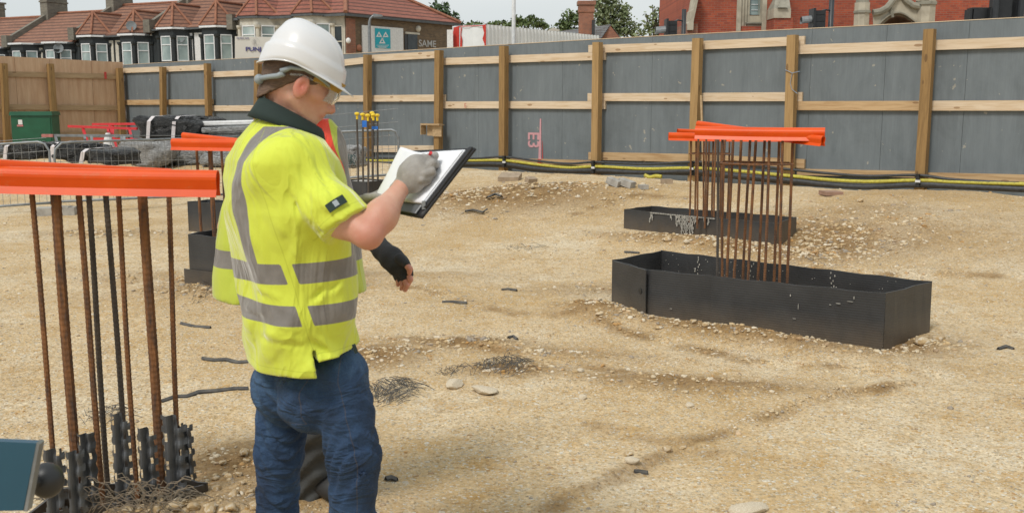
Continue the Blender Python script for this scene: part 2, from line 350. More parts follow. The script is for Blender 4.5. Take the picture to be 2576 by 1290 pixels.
g = mesh_np('ground', GV, GF, M['ground'], smooth=True, attrs={'dig': DG.ravel()}, origin=(0, 0, 0)); g['kind'] = 'structure'

# street and pavement beyond the hoarding
M['asphalt'] = simple('asphalt', (.06, .06, .062), (.045, .045, .046), 20, rough=.9, bump=.3)
M['paving'] = simple('paving', (.34, .33, .31), (.26, .25, .24), 8, rough=.9)
rd = MB(); rd.box(ST(0, 27, 1.055), (240, 9, .10), (AX, NX, (0, 0, 1))); tag(rd.build('road', M['asphalt']), kind='structure')
pv = MB(); pv.box(ST(0, 21.3, 1.06), (240, 2.3, .22), (AX, NX, (0, 0, 1))); tag(pv.build('pavement', M['paving']), kind='structure')

# gravel lying on the surface
ICO_V = []; ICO_F = []
_p = (1 + 5 ** .5) / 2
for a in (-1, 1):
    for b in (-_p, _p): ICO_V += [(0, a, b), (a, b, 0), (b, 0, a)]
ICO_V = np.array(ICO_V) / math.hypot(1, _p)
from itertools import combinations
_e = min(np.linalg.norm(ICO_V[i] - ICO_V[j]) for i, j in combinations(range(12), 2)) * 1.05
for i, j, k in combinations(range(12), 3):
    if max(np.linalg.norm(ICO_V[i] - ICO_V[j]), np.linalg.norm(ICO_V[j] - ICO_V[k]), np.linalg.norm(ICO_V[i] - ICO_V[k])) < _e:
        nrm = np.cross(ICO_V[j] - ICO_V[i], ICO_V[k] - ICO_V[i]); ICO_F.append((i, j, k) if nrm.dot(ICO_V[i]) > 0 else (i, k, j))
ICO_F = np.array(ICO_F)
def stones(x, y, r, sink=.5, flat=(.34, .68)):
    n = len(x); z = H(x, y); jit = 1 + .28 * (rng.random((n, 12)) - .5) * 2
    s = np.stack([r * (.8 + .5 * rng.random(n)), r * (.6 + .4 * rng.random(n)), r * (flat[0] + (flat[1] - flat[0]) * rng.random(n))], -1)
    V = ICO_V[None] * jit[..., None]; q = rng.random((n, 3)) * 6.28
    def rz(V, a): c, s_ = np.cos(a)[:, None], np.sin(a)[:, None]; return np.stack([V[..., 0] * c - V[..., 1] * s_, V[..., 0] * s_ + V[..., 1] * c, V[..., 2]], -1)
    V = rz(V, q[:, 0]); V = V * s[:, None, :]
    a = (rng.random(n) - .5) * .9; c, s_ = np.cos(a)[:, None], np.sin(a)[:, None]; V = np.stack([V[..., 0], V[..., 1] * c - V[..., 2] * s_, V[..., 1] * s_ + V[..., 2] * c], -1)
    V = rz(V, q[:, 1]); V = V + np.stack([x, y, z + s[:, 2] * (1 - 2 * sink)], -1)[:, None, :]
    F = ICO_F[None] + (np.arange(n) * 12)[:, None, None]; return V.reshape(-1, 3), F.reshape(-1, 3)
def scatter():
    xs, ys, rs = [], [], []
    def region(n, y0, y1, r0, r1, pw=2.2):
        y = y0 + (y1 - y0) * rng.random(n); x = (rng.random(n) * 2 - 1) * (y * .62 + .6)
        r = r0 + (r1 - r0) * rng.random(n) ** pw * (1); keep = vn(x * .9 + 20, y * .9) + .55 * vn(x * 4, y * 4) > -.12 - .3 * rng.random(n)
        xs.append(x[keep]); ys.append(y[keep]); rs.append(r[keep])
    region(13000, 3.3, 6.5, .003, .012, 3.2); region(12000, 6, 11, .0045, .016, 3.4); region(4500, 10, 19, .008, .028, 3.4)
    region(90, 3.5, 8, .012, .026, 1.8); region(110, 8, 17, .02, .04, 2)
    for p, rx, ry, h, d, rot in MW:
        if d < .35: continue
        n = int(260 * d * min(rx * ry * 3 + .4, 2.5)); u = rng.normal(0, .55, n) * rx; v = rng.normal(0, .55, n) * ry
        x = p[0] + u * math.cos(rot) - v * math.sin(rot); y = p[1] + u * math.sin(rot) + v * math.cos(rot)
        k = p[1] / 6.5; xs.append(x); ys.append(y); rs.append((.006 + .020 * rng.random(n) ** 2.2) * max(.8, k ** .6))
    for pts, dz, wd in RW:
        for a, b in zip(pts[:-1], pts[1:]):
            L = np.linalg.norm(b - a); n = int(110 * L); t = rng.random(n); o = rng.normal(0, .5, n) * wd * 1.2; d = (b - a) / L
            x = a[0] + (b[0] - a[0]) * t - d[1] * o; y = a[1] + (b[1] - a[1]) * t + d[0] * o; k = vn(x * 1.5, y * 1.5) > -.15; xs.append(x[k]); ys.append(y[k]); rs.append((.005 + .014 * rng.random(n) ** 3)[k] * max(.9, (y.mean() / 6) ** .6))
    return np.concatenate(xs), np.concatenate(ys), np.concatenate(rs)
x_, y_, r_ = scatter(); V, F = stones(x_, y_, r_)
gr = mesh_np('gravel', V, F, M['gravel'], origin=(0, 0, 0)); gr['kind'] = 'stuff'; gr['label'] = 'loose gravel and small stones strewn over the tan ground'; gr['category'] = 'gravel'

# single rocks of the rubble, each one its own
def rock_mesh(seed, n1=2):
    r2 = np.random.default_rng(seed); V = [np.array(v) for v in ICO_V]; F = [tuple(f) for f in ICO_F]
    for _ in range(n1):
        mid = {}; NF = []
        def m(a, b):
            k = (min(a, b), max(a, b))
            if k not in mid: q = V[a] + V[b]; V.append(q / np.linalg.norm(q)); mid[k] = len(V) - 1
            return mid[k]
        for a, b, c in F: ab, bc, ca = m(a, b), m(b, c), m(c, a); NF += [(a, ab, ca), (b, bc, ab), (c, ca, bc), (ab, bc, ca)]
        F = NF
    V = np.array(V); ds = [r2.normal(size=3) for _ in range(9)]
    for d in ds:
        d = d / np.linalg.norm(d); k = V @ d; lim = .55 + .3 * r2.random(); V = V - np.outer(np.maximum(k - lim, 0) * .85, d)
    V *= (1 + .05 * (r2.random(len(V)) - .5))[:, None]; return V, F
ROCKS = [rock_mesh(s) for s in range(7)]
_rm = []
for V, F in ROCKS:
    me = bpy.data.meshes.new('rock'); me.from_pydata([tuple(q) for q in V], [], F); me.materials.append(M['rock']); _rm.append(me)
_cm = []
for me in _rm[:3]:
    m2 = me.copy(); m2.materials.clear(); m2.materials.append(M['chalk']); _cm.append(m2)
def rock(px, py, wpx, label, group=None, flat=.6, chalk=False, i=0, name='rock'):
    p = GP(px, py); r = wpx / 2 * p[1] / FPX; me = (_cm[i % 3] if chalk else _rm[i % 7])
    o = bpy.data.objects.new(name, me); COL.objects.link(o); o.location = (p[0], p[1], float(H(p[0], p[1])) + r * flat * .45); o.scale = (r * 1.05, r * .85, r * flat)
    o.rotation_euler = (random.uniform(-.2, .2), random.uniform(-.2, .2), random.uniform(0, 6.28)); tag(o, label, 'rock', group); return o
def rows(lst, label, group, **k):
    for i, (px, py, w_) in enumerate(lst): rock(px, py, w_, label, group, i=i, **k)
rows([(1640, 800, 22), (1668, 803, 14), (1690, 806, 18), (1702, 818, 16), (1745, 812, 26), (1725, 822, 15), (1775, 818, 20), (1800, 835, 14), (1852, 838, 15), (1925, 845, 16), (1975, 850, 12), (2030, 850, 14),
      (2105, 866, 12), (2070, 868, 10), (1880, 852, 10), (1595, 795, 12), (1560, 785, 12)], 'lump of tan rubble along the front of the near black formwork box', 'rubble lumps along the near black formwork box')
rock(2162, 848, 24, 'brown clod near the right end of the near black formwork box', i=3); rock(2176, 862, 26, 'pale stone low at the right front of the near black formwork box', chalk=True, i=1)
rock(2203, 876, 24, 'round pale stone left of the near box corner', i=5, chalk=True); rock(2320, 864, 56, 'large brown clod at the right corner of the near black formwork box', i=2, flat=.55)
rock(2362, 856, 34, 'flat brown clod just right of the near box corner clod', i=4)
rock(1680, 604, 26, 'rounded tan rock at the front of the far black formwork box', i=1); rock(1727, 611, 22, 'smaller pale rock by the tan one at the far formwork box', i=2, chalk=True)
rows([(1590, 590, 20), (1610, 596, 16), (1640, 602, 14), (1765, 614, 16), (1800, 620, 14), (1850, 622, 18), (1890, 625, 15), (2010, 612, 16), (2030, 605, 20)], 'lump of pale rubble along the foot of the far black formwork box', 'rubble lumps along the far black formwork box')
rock(2164, 508, 20, 'single tan stone on the bank near the right of the hoarding', i=3)
rows([(462, 707, 24), (490, 712, 26), (515, 728, 20), (535, 735, 22), (560, 742, 24), (432, 712, 20), (415, 735, 14), (470, 735, 18), (500, 745, 16), (575, 752, 18)], 'tan lump at the foot of the black box behind the man', 'tan lumps by the box behind the man')
rows([(500, 1190, 18), (540, 1205, 22), (575, 1200, 26), (600, 1195, 24), (560, 1165, 22), (590, 1175, 15), (620, 1160, 20), (515, 1160, 16), (545, 1230, 30), (590, 1245, 38), (630, 1240, 26), (640, 1275, 40), (580, 1280, 46),
      (530, 1284, 44), (488, 1278, 40), (440, 1276, 46), (395, 1282, 40), (355, 1279, 30), (320, 1286, 34), (465, 1288, 30), (415, 1290, 26), (610, 1215, 20), (655, 1195, 16), (500, 1130, 14), (525, 1145, 14)], 'tan stone heaped beside the near left formwork', 'tan stones heaped by the near left formwork')
rock(615, 1140, 34, 'smooth grey cobble right of the near left formwork', i=6)
rock(1222, 985, 84, 'broad flat cream slab of rock in the open ground', flat=.25, chalk=True, i=0); rock(1140, 970, 62, 'rounded pinkish cream rock left of the flat slab', flat=.45, chalk=True, i=2)
rock(1590, 1162, 46, 'white chalk lump on the wheel rut in the foreground', chalk=True, flat=.5, i=1); rock(1580, 1143, 34, 'dark grey flat stone behind the white chalk lump', flat=.4, i=5).data = _rm[5]
rock(1678, 1133, 32, 'rounded tan cobble on the wheel rut', i=0, flat=.6); rock(1717, 1127, 20, 'small brown cobble right of the rounded tan one', i=2)
rock(1885, 1285, 110, 'wide half buried cream rock at the bottom edge', flat=.3, chalk=True, i=2); rock(1465, 1002, 26, 'small cream stone right of the net scraps', chalk=True, i=0)
rock(1735, 1020, 30, 'pale cream stone midway across the open ground', chalk=True, i=1, flat=.4)
rock(1462, 934, 22, 'pale stone beside the right net scrap', chalk=True, i=2)

def slab(px, py, wpx, dpth, h, ang, label, mat, name='paving_slab', cat='slab', tilt=0., group=None):
    p = GP(px, py); L = wpx * p[1] / FPX; c, s = math.cos(ang), math.sin(ang); m = MB(); ct, st_ = math.cos(tilt), math.sin(tilt)
    m.box(p + np.array([0, 0, h * .35 + abs(st_) * dpth * .4]), (L, dpth, h), ((c, s, 0), (-s * ct, c * ct, st_), (s * st_, -c * st_, ct))); return tag(m.build(name, mat), label, cat, group)
slab(1283, 452, 52, .42, .07, -.15, 'large dusty paving slab below the E3 spray mark', M['paver'], tilt=.12)
slab(1336, 461, 26, .12, .09, .5, 'small broken slab piece right of the large paving slab', M['paver'], tilt=.3)
slab(1545, 468, 22, .2, .09, .9, 'tilted grey brick on the bank, left one of the pair', M['concrete'], 'brick', 'brick', .3)
slab(1576, 470, 24, .22, .09, .9, 'tilted grey brick on the bank, right one of the pair', M['concrete'], 'brick', 'brick', .25)
slab(1642, 450, 20, .11, .08, .1, 'dusty brick lying left of the timber posts foot', M['paver'], 'brick', 'brick'); slab(1622, 456, 26, .12, .07, -.2, 'dusty brown brick below the yellow cable clip', M['paver'], 'brick', 'brick')
slab(1677, 462, 26, .12, .08, .2, 'pale brick right of the pair of dusty bricks', M['paver'], 'brick', 'brick'); slab(1618, 474, 20, .12, .06, .3, 'low grey brick in front of the dusty bricks', M['concrete'], 'brick', 'brick')
slab(2090, 489, 44, .25, .05, .1, 'flat reddish slab on the bank behind the near orange channels', simple('reddish_slab', (.36, .22, .16), (.26, .16, .11), 9), 'paving_slab', 'slab')
slab(2450, 484, 120, .2, .06, -.1, 'long timber sleeper under the hoarding at the right', M['raw'], 'timber_baulk', 'timber'); slab(2530, 492, 80, .2, .10, .1, 'brown concrete kerb piece at the right edge', M['paver'], 'kerb_piece', 'kerb')

# black plastic strips, nets, bits of wire
M['dullplastic'] = simple('dusty_black_plastic', (.115, .105, .09), (.06, .056, .05), 20, rough=.7)
def strip(pts, w_, label, name='plastic_strip', cat='plastic strip', up=.009, group=None):
    m = MB(); g_ = [GP(*q) for q in pts]; n = len(g_); L = []
    for i, p in enumerate(g_):
        d = g_[min(i + 1, n - 1)] - g_[max(i - 1, 0)]; d /= np.linalg.norm(d); r = np.cross(d, (0, 0, 1)); r /= np.linalg.norm(r); ww = w_ * (.4 + .6 * math.sin(math.pi * (i + .6) / (n + .2)))
        lift = up * (.4 + random.random()); L += [p + r * ww / 2 + np.array([0, 0, lift]), p + np.array([0, 0, lift + .012]), p - r * ww / 2 + np.array([0, 0, lift * .6])]
    f = [(3 * i + k, 3 * i + k + 1, 3 * i + k + 4, 3 * i + k + 3) for i in range(n - 1) for k in range(2)]; m.add(L, f)
    m.add([q - np.array([0, 0, .006]) for q in L], [tuple(reversed(a)) for a in f]); return tag(m.build(name, M['dullplastic'], smooth=True), label, cat, group)
strip([(405, 1012), (440, 1000), (470, 998), (500, 990), (545, 985), (590, 980), (625, 980)], .034, 'long twisted dusty black strip left of the man')
strip([(508, 905), (540, 908), (570, 908), (600, 914), (625, 912)], .034, 'shorter black strip above the long twisted one')
strip([(455, 815), (490, 822), (530, 826)], .03, 'dark scrap of plastic near the left rebar')
strip([(1262, 730), (1280, 728), (1300, 733)], .025, 'small black scrap on the bare ground in mid picture')
strip([(1112, 761), (1140, 761), (1175, 765)], .02, 'thin brown twig shaped strip in mid picture'); strip([(1278, 852), (1292, 848), (1302, 856)], .03, 'small bent grey scrap right of centre')
strip([(2510, 880), (2530, 874), (2550, 879)], .03, 'black scrap near the right edge'); strip([(1595, 1190), (1610, 1189), (1630, 1192)], .012, 'dark nail shaped scrap below the white chalk lump')
strip([(1570, 636), (1590, 636), (1608, 638)], .034, 'dark scrap behind the near formwork box'); strip([(970, 1209), (985, 1206), (1000, 1210)], .03, 'black scrap right of the blue jeans')
strip([(1170, 538), (1190, 534), (1215, 540), (1225, 534)], .06, 'curled black scrap on the dug soil patch', up=.04); strip([(1225, 505), (1245, 497), (1262, 503)], .08, 'tangled black scrap on top of the dug soil patch', up=.06)
def net(cx, cy, rx, ry, n, label, hgt=.05, r=.0015, mat=None):
    m = MB(); n = int(n * .55); c = GP(cx, cy); sx = rx * c[1] / FPX; a0 = GP(cx, cy - ry); a1 = GP(cx, cy + ry); sy = abs(a0[1] - a1[1]) / 2
    for _ in range(n):
        a = random.uniform(0, 6.28); rr = random.random() ** .6; x, y = c[0] + sx * rr * math.cos(a) * 1.15, c[1] + sy * rr * math.sin(a); d = random.gauss(0, .5) + random.choice((0.2, 1.5)); pts = []
        L = random.uniform(.04, .16); hz = hgt * (1 - rr) * random.random()
        for k in range(5): q = k / 4; xx, yy = x + L * q * math.cos(d), y + L * q * math.sin(d); pts.append((xx, yy, float(H(xx, yy)) + .008 + hz + .02 * math.sin(q * 3 + a)))
        m.tube(pts, r, 4)
    return tag(m.build('net_scrap', mat or M['dullplastic']), label, 'netting')
net(1255, 922, 60, 18, 210, 'torn scrap of dark netting right of the blue jeans, farther one'); net(1150, 938, 70, 12, 60, 'thin trailing strands of dark netting between the two net scraps', .02)
net(975, 990, 55, 32, 300, 'grey tangled netting heap beside the man at hip height in the picture', .07); net(1310, 624, 42, 9, 60, 'flat dark net scrap in the middle ground', .02)
net(250, 1050, 45, 22, 90, 'dusty net scrap behind the near left rebar', .05); net(510, 722, 40, 22, 90, 'grey net scrap at the foot of the black box behind the man', .05)
net(120, 1268, 50, 8, 40, 'wire net scrap at the near left formwork', .05); net(390, 1268, 80, 12, 110, 'rusty wire netting over the near left formwork edge', .05, .002, simple('rusty_wire', (.20, .16, .11), (.12, .10, .07), 20))

# ================================================================== GREY HOARDING
TF = 15.47
fence = thing('grey_hoarding', 'long grey painted plywood hoarding with brown posts and pale rails behind the site', 'hoarding', ST(-15, TF, .3))
def fence_top(s):
    ctl = [(310, 164), (600, 148), (868, 137), (1140, 121), (1500, 100), (1800, 84), (2100, 70), (2576, 45), (2700, 39)]
    sv = []; zv = []
    for a, b in ctl: p = TP(a, b, TF); sv.append(p.dot(AX)); zv.append(p[2])
    return np.interp(s, sv, zv)
s0 = TP(312, 200, TF).dot(AX); s1 = 3.5; N = 26
seams = [TP(x, 200, TF).dot(AX) for x in (430, 565, 700, 850, 948, 1060, 1203, 1415, 1640, 2038, 2225, 2430)]
cuts = [s0] + seams + [seams[-1] + 1.22, s1]
for a, b in zip(cuts[:-1], cuts[1:]):
    m = MB(); za, zb_ = fence_top(a), fence_top(b); e = .0022; zz = .15
    m.prism([ST(a + e, TF, zz), ST(b - e, TF, zz), ST(b - e, TF, zb_), ST(a + e, TF, za)], NX * .018); m.build('panel', M['grey'], fence)
m = MB(); m.prism([ST(s0, TF + .022, .15), ST(s1, TF + .022, .15), ST(s1, TF + .022, fence_top(s1) - .02), ST(s0, TF + .022, fence_top(s0) - .02)], NX * .01); m.build('backing', M['darkmetal'], fence)
m = MB(); cs = np.linspace(s0, s1, 60)
for a, b in zip(cs[:-1], cs[1:]): m.beam(ST(a, TF + .006, fence_top(a) + .006), ST(b, TF + .006, fence_top(b) + .006), .024, .010)
m.build('top_edge', M['rail'], fence)
PT = TF - .19
def fpost(x, ytop, xb, yb, w_=.10, mat='post', parent=fence, t=PT):
    a = TP(x, ytop, t); b = TP(xb, yb, t); b = a + (b - a) * ((a[2] - .1) / (a[2] - b[2])) if abs(a[2] - b[2]) > .1 else b
    m = MB(); d = (a - b) / np.linalg.norm(a - b); ax = np.array(AX); ax = ax - d * ax.dot(d); ax /= np.linalg.norm(ax); nn = np.cross(d, ax); h = np.linalg.norm(a - b); c = (a + b) / 2; ch = .012; q = w_ / 2
    prof = [(-q + ch, -q), (q - ch, -q), (q, -q + ch), (q, q), (-q, q), (-q, -q + ch)]
    m.prism([b + ax * u - nn * v * 1 for u, v in prof], a - b); return m.build('post', M[mat], parent)
POSTS = [(410, 169, 411, 300, 'post'), (522, 160, 526, 310, 'post'), (650, 153, 648, 270, 'post'), (925, 138, 925, 390, 'post'), (1105, 127, 1103, 375, 'post'), (1268, 116, 1267, 400, 'post'),
         (1504, 107, 1500, 400, 'postl'), (1756, 97, 1745, 420, 'postl'), (1995, 89, 1985, 420, 'postl'), (2340, 74, 2318, 437, 'post')]
for x, yt, xb, yb, mt in POSTS: fpost(x, yt, xb, yb, .145 if x > 400 else .13, mt)
fpost(790, 146, 790, 300, .145)
def rails(segs, t=TF - .055, parent=fence):
    for x0, ya, x1, yb, h, mt in segs:
        a, b = TP(x0, ya, t), TP(x1, yb, t); hh = h; m = MB(); m.prism([a, b, b - np.array([0, 0, hh]), a - np.array([0, 0, hh])], NX * .045 if True else 0); m.build('rail', M[mt], parent)
R1 = .145
rails([(306, 172, 400, 168, R1, 'rail'), (410, 168, 520, 163, R1, 'rail'), (530, 181, 650, 176, R1, 'rail'), (654, 175, 925, 143, R1, 'rail'), (926, 139, 1100, 129, R1, 'rail'), (1098, 147, 1268, 141, R1, 'rail'), (1268, 140, 1522, 131, R1, 'rail'),
       (1480, 114, 1755, 105, R1, 'rail'), (1757, 104, 2024, 91, R1, 'rail'), (1994, 114, 2330, 102, R1, 'rail'), (2333, 102, 2700, 88, R1, 'rail')])
rails([(306, 252, 404, 251, R1, 'rail3'), (410, 251, 534, 250, R1, 'rail3'), (527, 266, 650, 265, R1, 'rail'), (655, 264, 800, 262, R1, 'rail'), (800, 241, 925, 240, R1, 'rail'), (926, 240, 1119, 238, R1, 'rail'), (1098, 256, 1268, 255, R1, 'rail'), (1268, 255, 1522, 255, R1, 'rail'),
       (1478, 235, 1755, 234, R1, 'rail'), (1757, 234, 2018, 232, R1, 'rail'), (1992, 255, 2325, 254, R1, 'rail3'), (2328, 254, 2700, 252, R1, 'rail')])
rails([(930, 367, 1100, 366, R1, 'rail'), (800, 368, 930, 367, R1, 'rail3'), (1106, 395, 1268, 398, .09, 'rail'), (1268, 398, 1500, 404, .10, 'rail3'), (1502, 383, 1748, 388, R1, 'rail3'), (1750, 388, 2024, 401, R1, 'rail3'), (2005, 425, 2320, 431, .10, 'rail3'), (2322, 434, 2700, 442, .10, 'rail3'), (1480, 383, 1502, 383, R1, 'rail3')])
# spray marks and the little timber bracket on the hoarding
tt = TF - .006
def fx(px, py, t=tt): return TP(px, py, t)
m = MB(); a, b = fx(1360, 299), fx(1358, 400); m.prism([a - AX * .016, a + AX * .016, b + AX * .036, b - AX * .036], -NX * .003); m.build('spray_line', M['pinkpaint'], fence)
m = MB(); a, b = fx(1364, 355), fx(1364, 402); m.prism([a, a + AX * .006, b + AX * .02, b], -NX * .003); m.build('spray_line', M['redpaint'], fence)
p = fx(1329, 332); q = fx(1348, 333); sz = np.linalg.norm(q - p)
text('spray_lettering', 'E3', .40, fx(1329, 331) , (0, 0, -1), AX, M['pinkpaint'], fence, .002, .84, .006)
m = MB(); p = TP(1357, 400, TF - .103); m.box(p - np.array([0, 0, .06]), (.09, .004, .11), (AX, NX, (0, 0, 1))); m.build('spray_blot', M['redpaint'], fence)
text('rail_lettering', 'E', .13, TP(1168, 271, TF - .103), AX, (0, 0, 1), M['redpaint'], fence, .001, .9)
m = MB(); p = TP(265, 192, TF - .103)
br = thing('timber_bracket', 'small open timber offcut box fixed to a hoarding post', 'bracket', TP(1092, 325, PT - .15))
p = TP(1064, 313, PT - .1); q = TP(1111, 313, PT - .1); L = np.linalg.norm(q - p); m = MB()
m.box((p + q) / 2 + np.array([0, 0, -.01]), (L, .16, .02), (AX, NX, (0, 0, 1))); m.box(p + AX * .01 + np.array([0, 0, -.12]), (.02, .16, .2), (AX, NX, (0, 0, 1)))
m.box(q - AX * L * .24 + np.array([0, 0, -.14]), (L * .46, .02, .24), (AX, NX, (0, 0, 1))); m.box(p + AX * L * .4 + NX * .05 + np.array([0, 0, -.13]), (L * .5, .02, .22), (AX, NX, (0, 0, 1))); m.build('board', M['raw'], br)
m = MB(); m.box((p + q) / 2 - NX * .03 + np.array([0, 0, .008]), (L * .99, .10, .012), (AX, NX, (0, 0, 1))); m.build('shelf', M['rail3'], br)
pr = thing('timber_prop', 'thin timber batten leaning upright beside a hoarding post', 'batten', TP(1768, 420, PT - .1)); m = MB(); m.beam(TP(1764, 240, PT - .12), TP(1770, 430, PT - .2), .03, .03, up=AX); m.build('batten', M['raw'], pr)
# blue string tied on the post
m = MB(); a = TP(1975, 176, PT - .09); b = TP(2012, 180, PT - .09); m.tube([a, (a + b) / 2 - np.array([0, 0, .04]), b], .006, 5); m.tube([(a + b) / 2 - np.array([0, 0, .04]), TP(1988, 210, PT - .09), TP(1992, 225, PT - .09), TP(2006, 236, PT - .09)], .005, 5)
tag(m.build('string', simple('blue_string', (.25, .32, .42))), 'pale blue string tied round a hoarding post', 'string')
# cables along the hoarding foot
def cable(pts, r, mat, label, name='cable', t=TF - .30, sub=8):
    ps = [TP(a, b, t) for a, b in pts]; out = []
    for i in range(len(ps) - 1):
        p0, p1, p2, p3 = ps[max(i - 1, 0)], ps[i], ps[i + 1], ps[min(i + 2, len(ps) - 1)]
        for k in range(sub): u = k / sub; out.append(.5 * ((2 * p1) + (-p0 + p2) * u + (2 * p0 - 5 * p1 + 4 * p2 - p3) * u * u + (-p0 + 3 * p1 - 3 * p2 + p3) * u ** 3))
    out.append(ps[-1]); m = MB(); m.tube(out, r, 8); return tag(m.build(name, mat, smooth=True), label, 'cable')
TOPC = [(780, 385), (900, 396), (1000, 398), (1180, 399), (1268, 395), (1350, 405), (1430, 412), (1500, 408), (1620, 413), (1740, 408), (1850, 412), (2000, 428), (2080, 436), (2180, 443), (2309, 441), (2400, 452), (2576, 462), (2700, 466)]
cable(TOPC, .022, M['blackcable'], 'thin black cable strung along the hoarding, uppermost of the bundle')
cable([(780, 391), (920, 403), (1020, 404), (1180, 404), (1268, 404), (1350, 414), (1430, 422), (1500, 419), (1620, 425), (1740, 423), (1850, 430), (2000, 444), (2080, 452), (2180, 457), (2309, 454), (2400, 458), (2576, 463), (2700, 466)], .029, M['yellow_duct'], 'yellow bundle of cables along the foot of the hoarding')
cable([(780, 400), (930, 412), (1020, 414), (1180, 412), (1268, 413), (1350, 424), (1430, 429), (1500, 429), (1620, 434), (1740, 431), (1850, 442), (2000, 455), (2080, 464), (2180, 470), (2309, 464), (2400, 468), (2576, 476), (2700, 480)], .042, M['blackcable'], 'thick black cable just below the yellow bundle')
cable([(780, 406), (930, 418), (1020, 420), (1180, 417), (1268, 418), (1350, 429), (1500, 434), (1740, 438), (2000, 461), (2180, 472), (2309, 468), (2576, 479), (2700, 484)], .03, M['blackcable'], 'black cable lowest of the bundle near the soil', t=TF - .25)
cable([(1622, 441), (1636, 446), (1650, 443), (1664, 445)], .035, M['yellow_duct'], 'short loop of yellow cable sagging to the soil', t=TF - .42)
for x, ya, yb in ((1268, 392, 420), (1492, 404, 436), (1740, 405, 440), (2309, 438, 470)):
    c = thing('cable_clip', 'black cable clip with pale tie ends holding the yellow and black cables at a post' if 0 else {1268: 'cable clip right of the E spray mark', 1492: 'cable clip at the post left of the far orange channels', 1740: 'cable clip behind the far rebar cage', 2309: 'cable clip at the foot of the rightmost post'}[x], 'cable clip', TP(x, yb, TF - .35))
    m = MB(); m.beam(TP(x, ya, TF - .35), TP(x, yb, TF - .35), .05, .05, up=AX); m.build('clip', M['black'], c)
    m = MB(); m.box(TP(x, (ya + yb) / 2 + 2, TF - .38), (.07, .03, .035), (AX, NX, (0, 0, 1))); m.build('tie', M['white'], c)

# ================================================================== TAN HOARDING (left, coming towards the camera)
cor = ST(s0, TF, 0); tan = thing('plywood_hoarding', 'raw tan plywood hoarding with brown posts at the left of the site', 'hoarding', cor)
def TQ(px, py, off=0.0):   # meet the plane of the tan hoarding (perpendicular to the grey one)
    d = ray(px, py); k = s0 + off; return CAM + d * (k / d.dot(AX))
def tq_t(px, py=200, off=0.): return TQ(px, py, off).dot(NX)
ts = [TF] + [tq_t(x) for x in (232, 128, 40)] + [tq_t(40) - 1.22, tq_t(40) - 2.44, tq_t(40) - 3.66, tq_t(40) - 4.9]
def ttop(t): return np.interp(-t, [-TF, -tq_t(0)], [TQ(302, 157)[2], TQ(0, 141)[2]])
for a, b in zip(ts[:-1], ts[1:]):
    m = MB(); m.prism([ST(s0, a - .004, .1), ST(s0, b + .004, .1), ST(s0, b + .004, ttop(b)), ST(s0, a - .004, ttop(a))], -AX * .018); m.build('panel', M['tanply'], tan)
m = MB(); m.prism([ST(s0 - .022, TF, .1), ST(s0 - .022, ts[-1], .1), ST(s0 - .022, ts[-1], ttop(ts[-1]) - .02), ST(s0 - .022, TF, ttop(TF) - .02)], -AX * .01); m.build('backing', M['black'], tan)
def trail(y0, y1, h=.145):
    a, b = TQ(300, y1, .02), TQ(-60, y0, .02); m = MB(); m.prism([a, b, b - np.array([0, 0, h]), a - np.array([0, 0, h])], AX * .045); m.build('rail', M['rail2'], tan)
trail(178, 187); trail(262, 266); trail(338, 330, .1)
for x, yt, xb, yb in ((300, 172, 306, 330), (126, 161, 138, 320), (9, 160, 14, 330)):
    a = TQ(x, yt, .15); b = TQ(xb, yb, .15); b[2] = .0; m = MB(); d = a - b; L = np.linalg.norm(d); d /= L; m.box((a + b) / 2, (.15, .15, L), (AX, np.cross(d, AX), d)); m.build('post', M['post'], tan)
m = MB(); p = TQ(265, 185, .072); m.box(p - np.array([0, 0, .06]), (.004, .07, .2), (AX, NX, (0, 0, 1))); m.build('paint_mark', M['redpaint'], tan)
# ================================================================== FORMWORK, REBARS, CAP CHANNELS
UP = np.array([0, 0, 1.])
def formwork(label, rims, zr, panels, name='formwork_box', inner=True, zb=None, origin=None, mat='form', fill=None):
    """rims: points of the top rim (photo points met with the level rim plane)"""
    R = [PZ(a, b, zr) for a, b in rims]; c = sum(R) / len(R); zb_ = zb if zb is not None else min(float(H(p[0], p[1])) for p in R) - .06
    th = thing(name, label, 'formwork', (c[0], c[1], zb_ + .05)); n = len(R); k = 0
    for i in range(n):
        a, b = R[i], R[(i + 1) % n]; d = b - a; L = np.linalg.norm(d); d /= L; o = np.cross(d, UP); m = MB()
        segs = [(0, 1)] if i not in panels else panels[i]
        for j, (u0, u1) in enumerate(segs):
            m = MB(); off = o * (.006 * (j % 2)); p, q = a + d * L * u0, a + d * L * u1; ns = max(2, int(L * (u1 - u0) / .12)); V = []; F = []
            for e in range(ns + 1):
                r = p + (q - p) * e / ns; bow = o * .008 * math.sin(e * 1.3 + i) ; jz = UP * .004 * math.sin(e * 2.1 + i)
                bt = np.array([r[0], r[1], zb_]); V += [r + off + jz, bt + off + bow, bt + off + bow - o * .01, r + off - o * .01 + jz]
            for e in range(ns):
                s_ = 4 * e
                for u, v in ((0, 1), (1, 2), (2, 3), (3, 0)): F.append((s_ + u, s_ + v, s_ + v + 4, s_ + u + 4))
            F += [(0, 3, 2, 1), (4 * ns, 4 * ns + 1, 4 * ns + 2, 4 * ns + 3)]; m.add(V, F); m.build('panel', M[mat], th)
    if fill is not None:
        m = MB(); m.face([np.array([p[0], p[1], fill]) for p in R]); m.build('concrete_fill', M['concrete'], th)
    return th, R
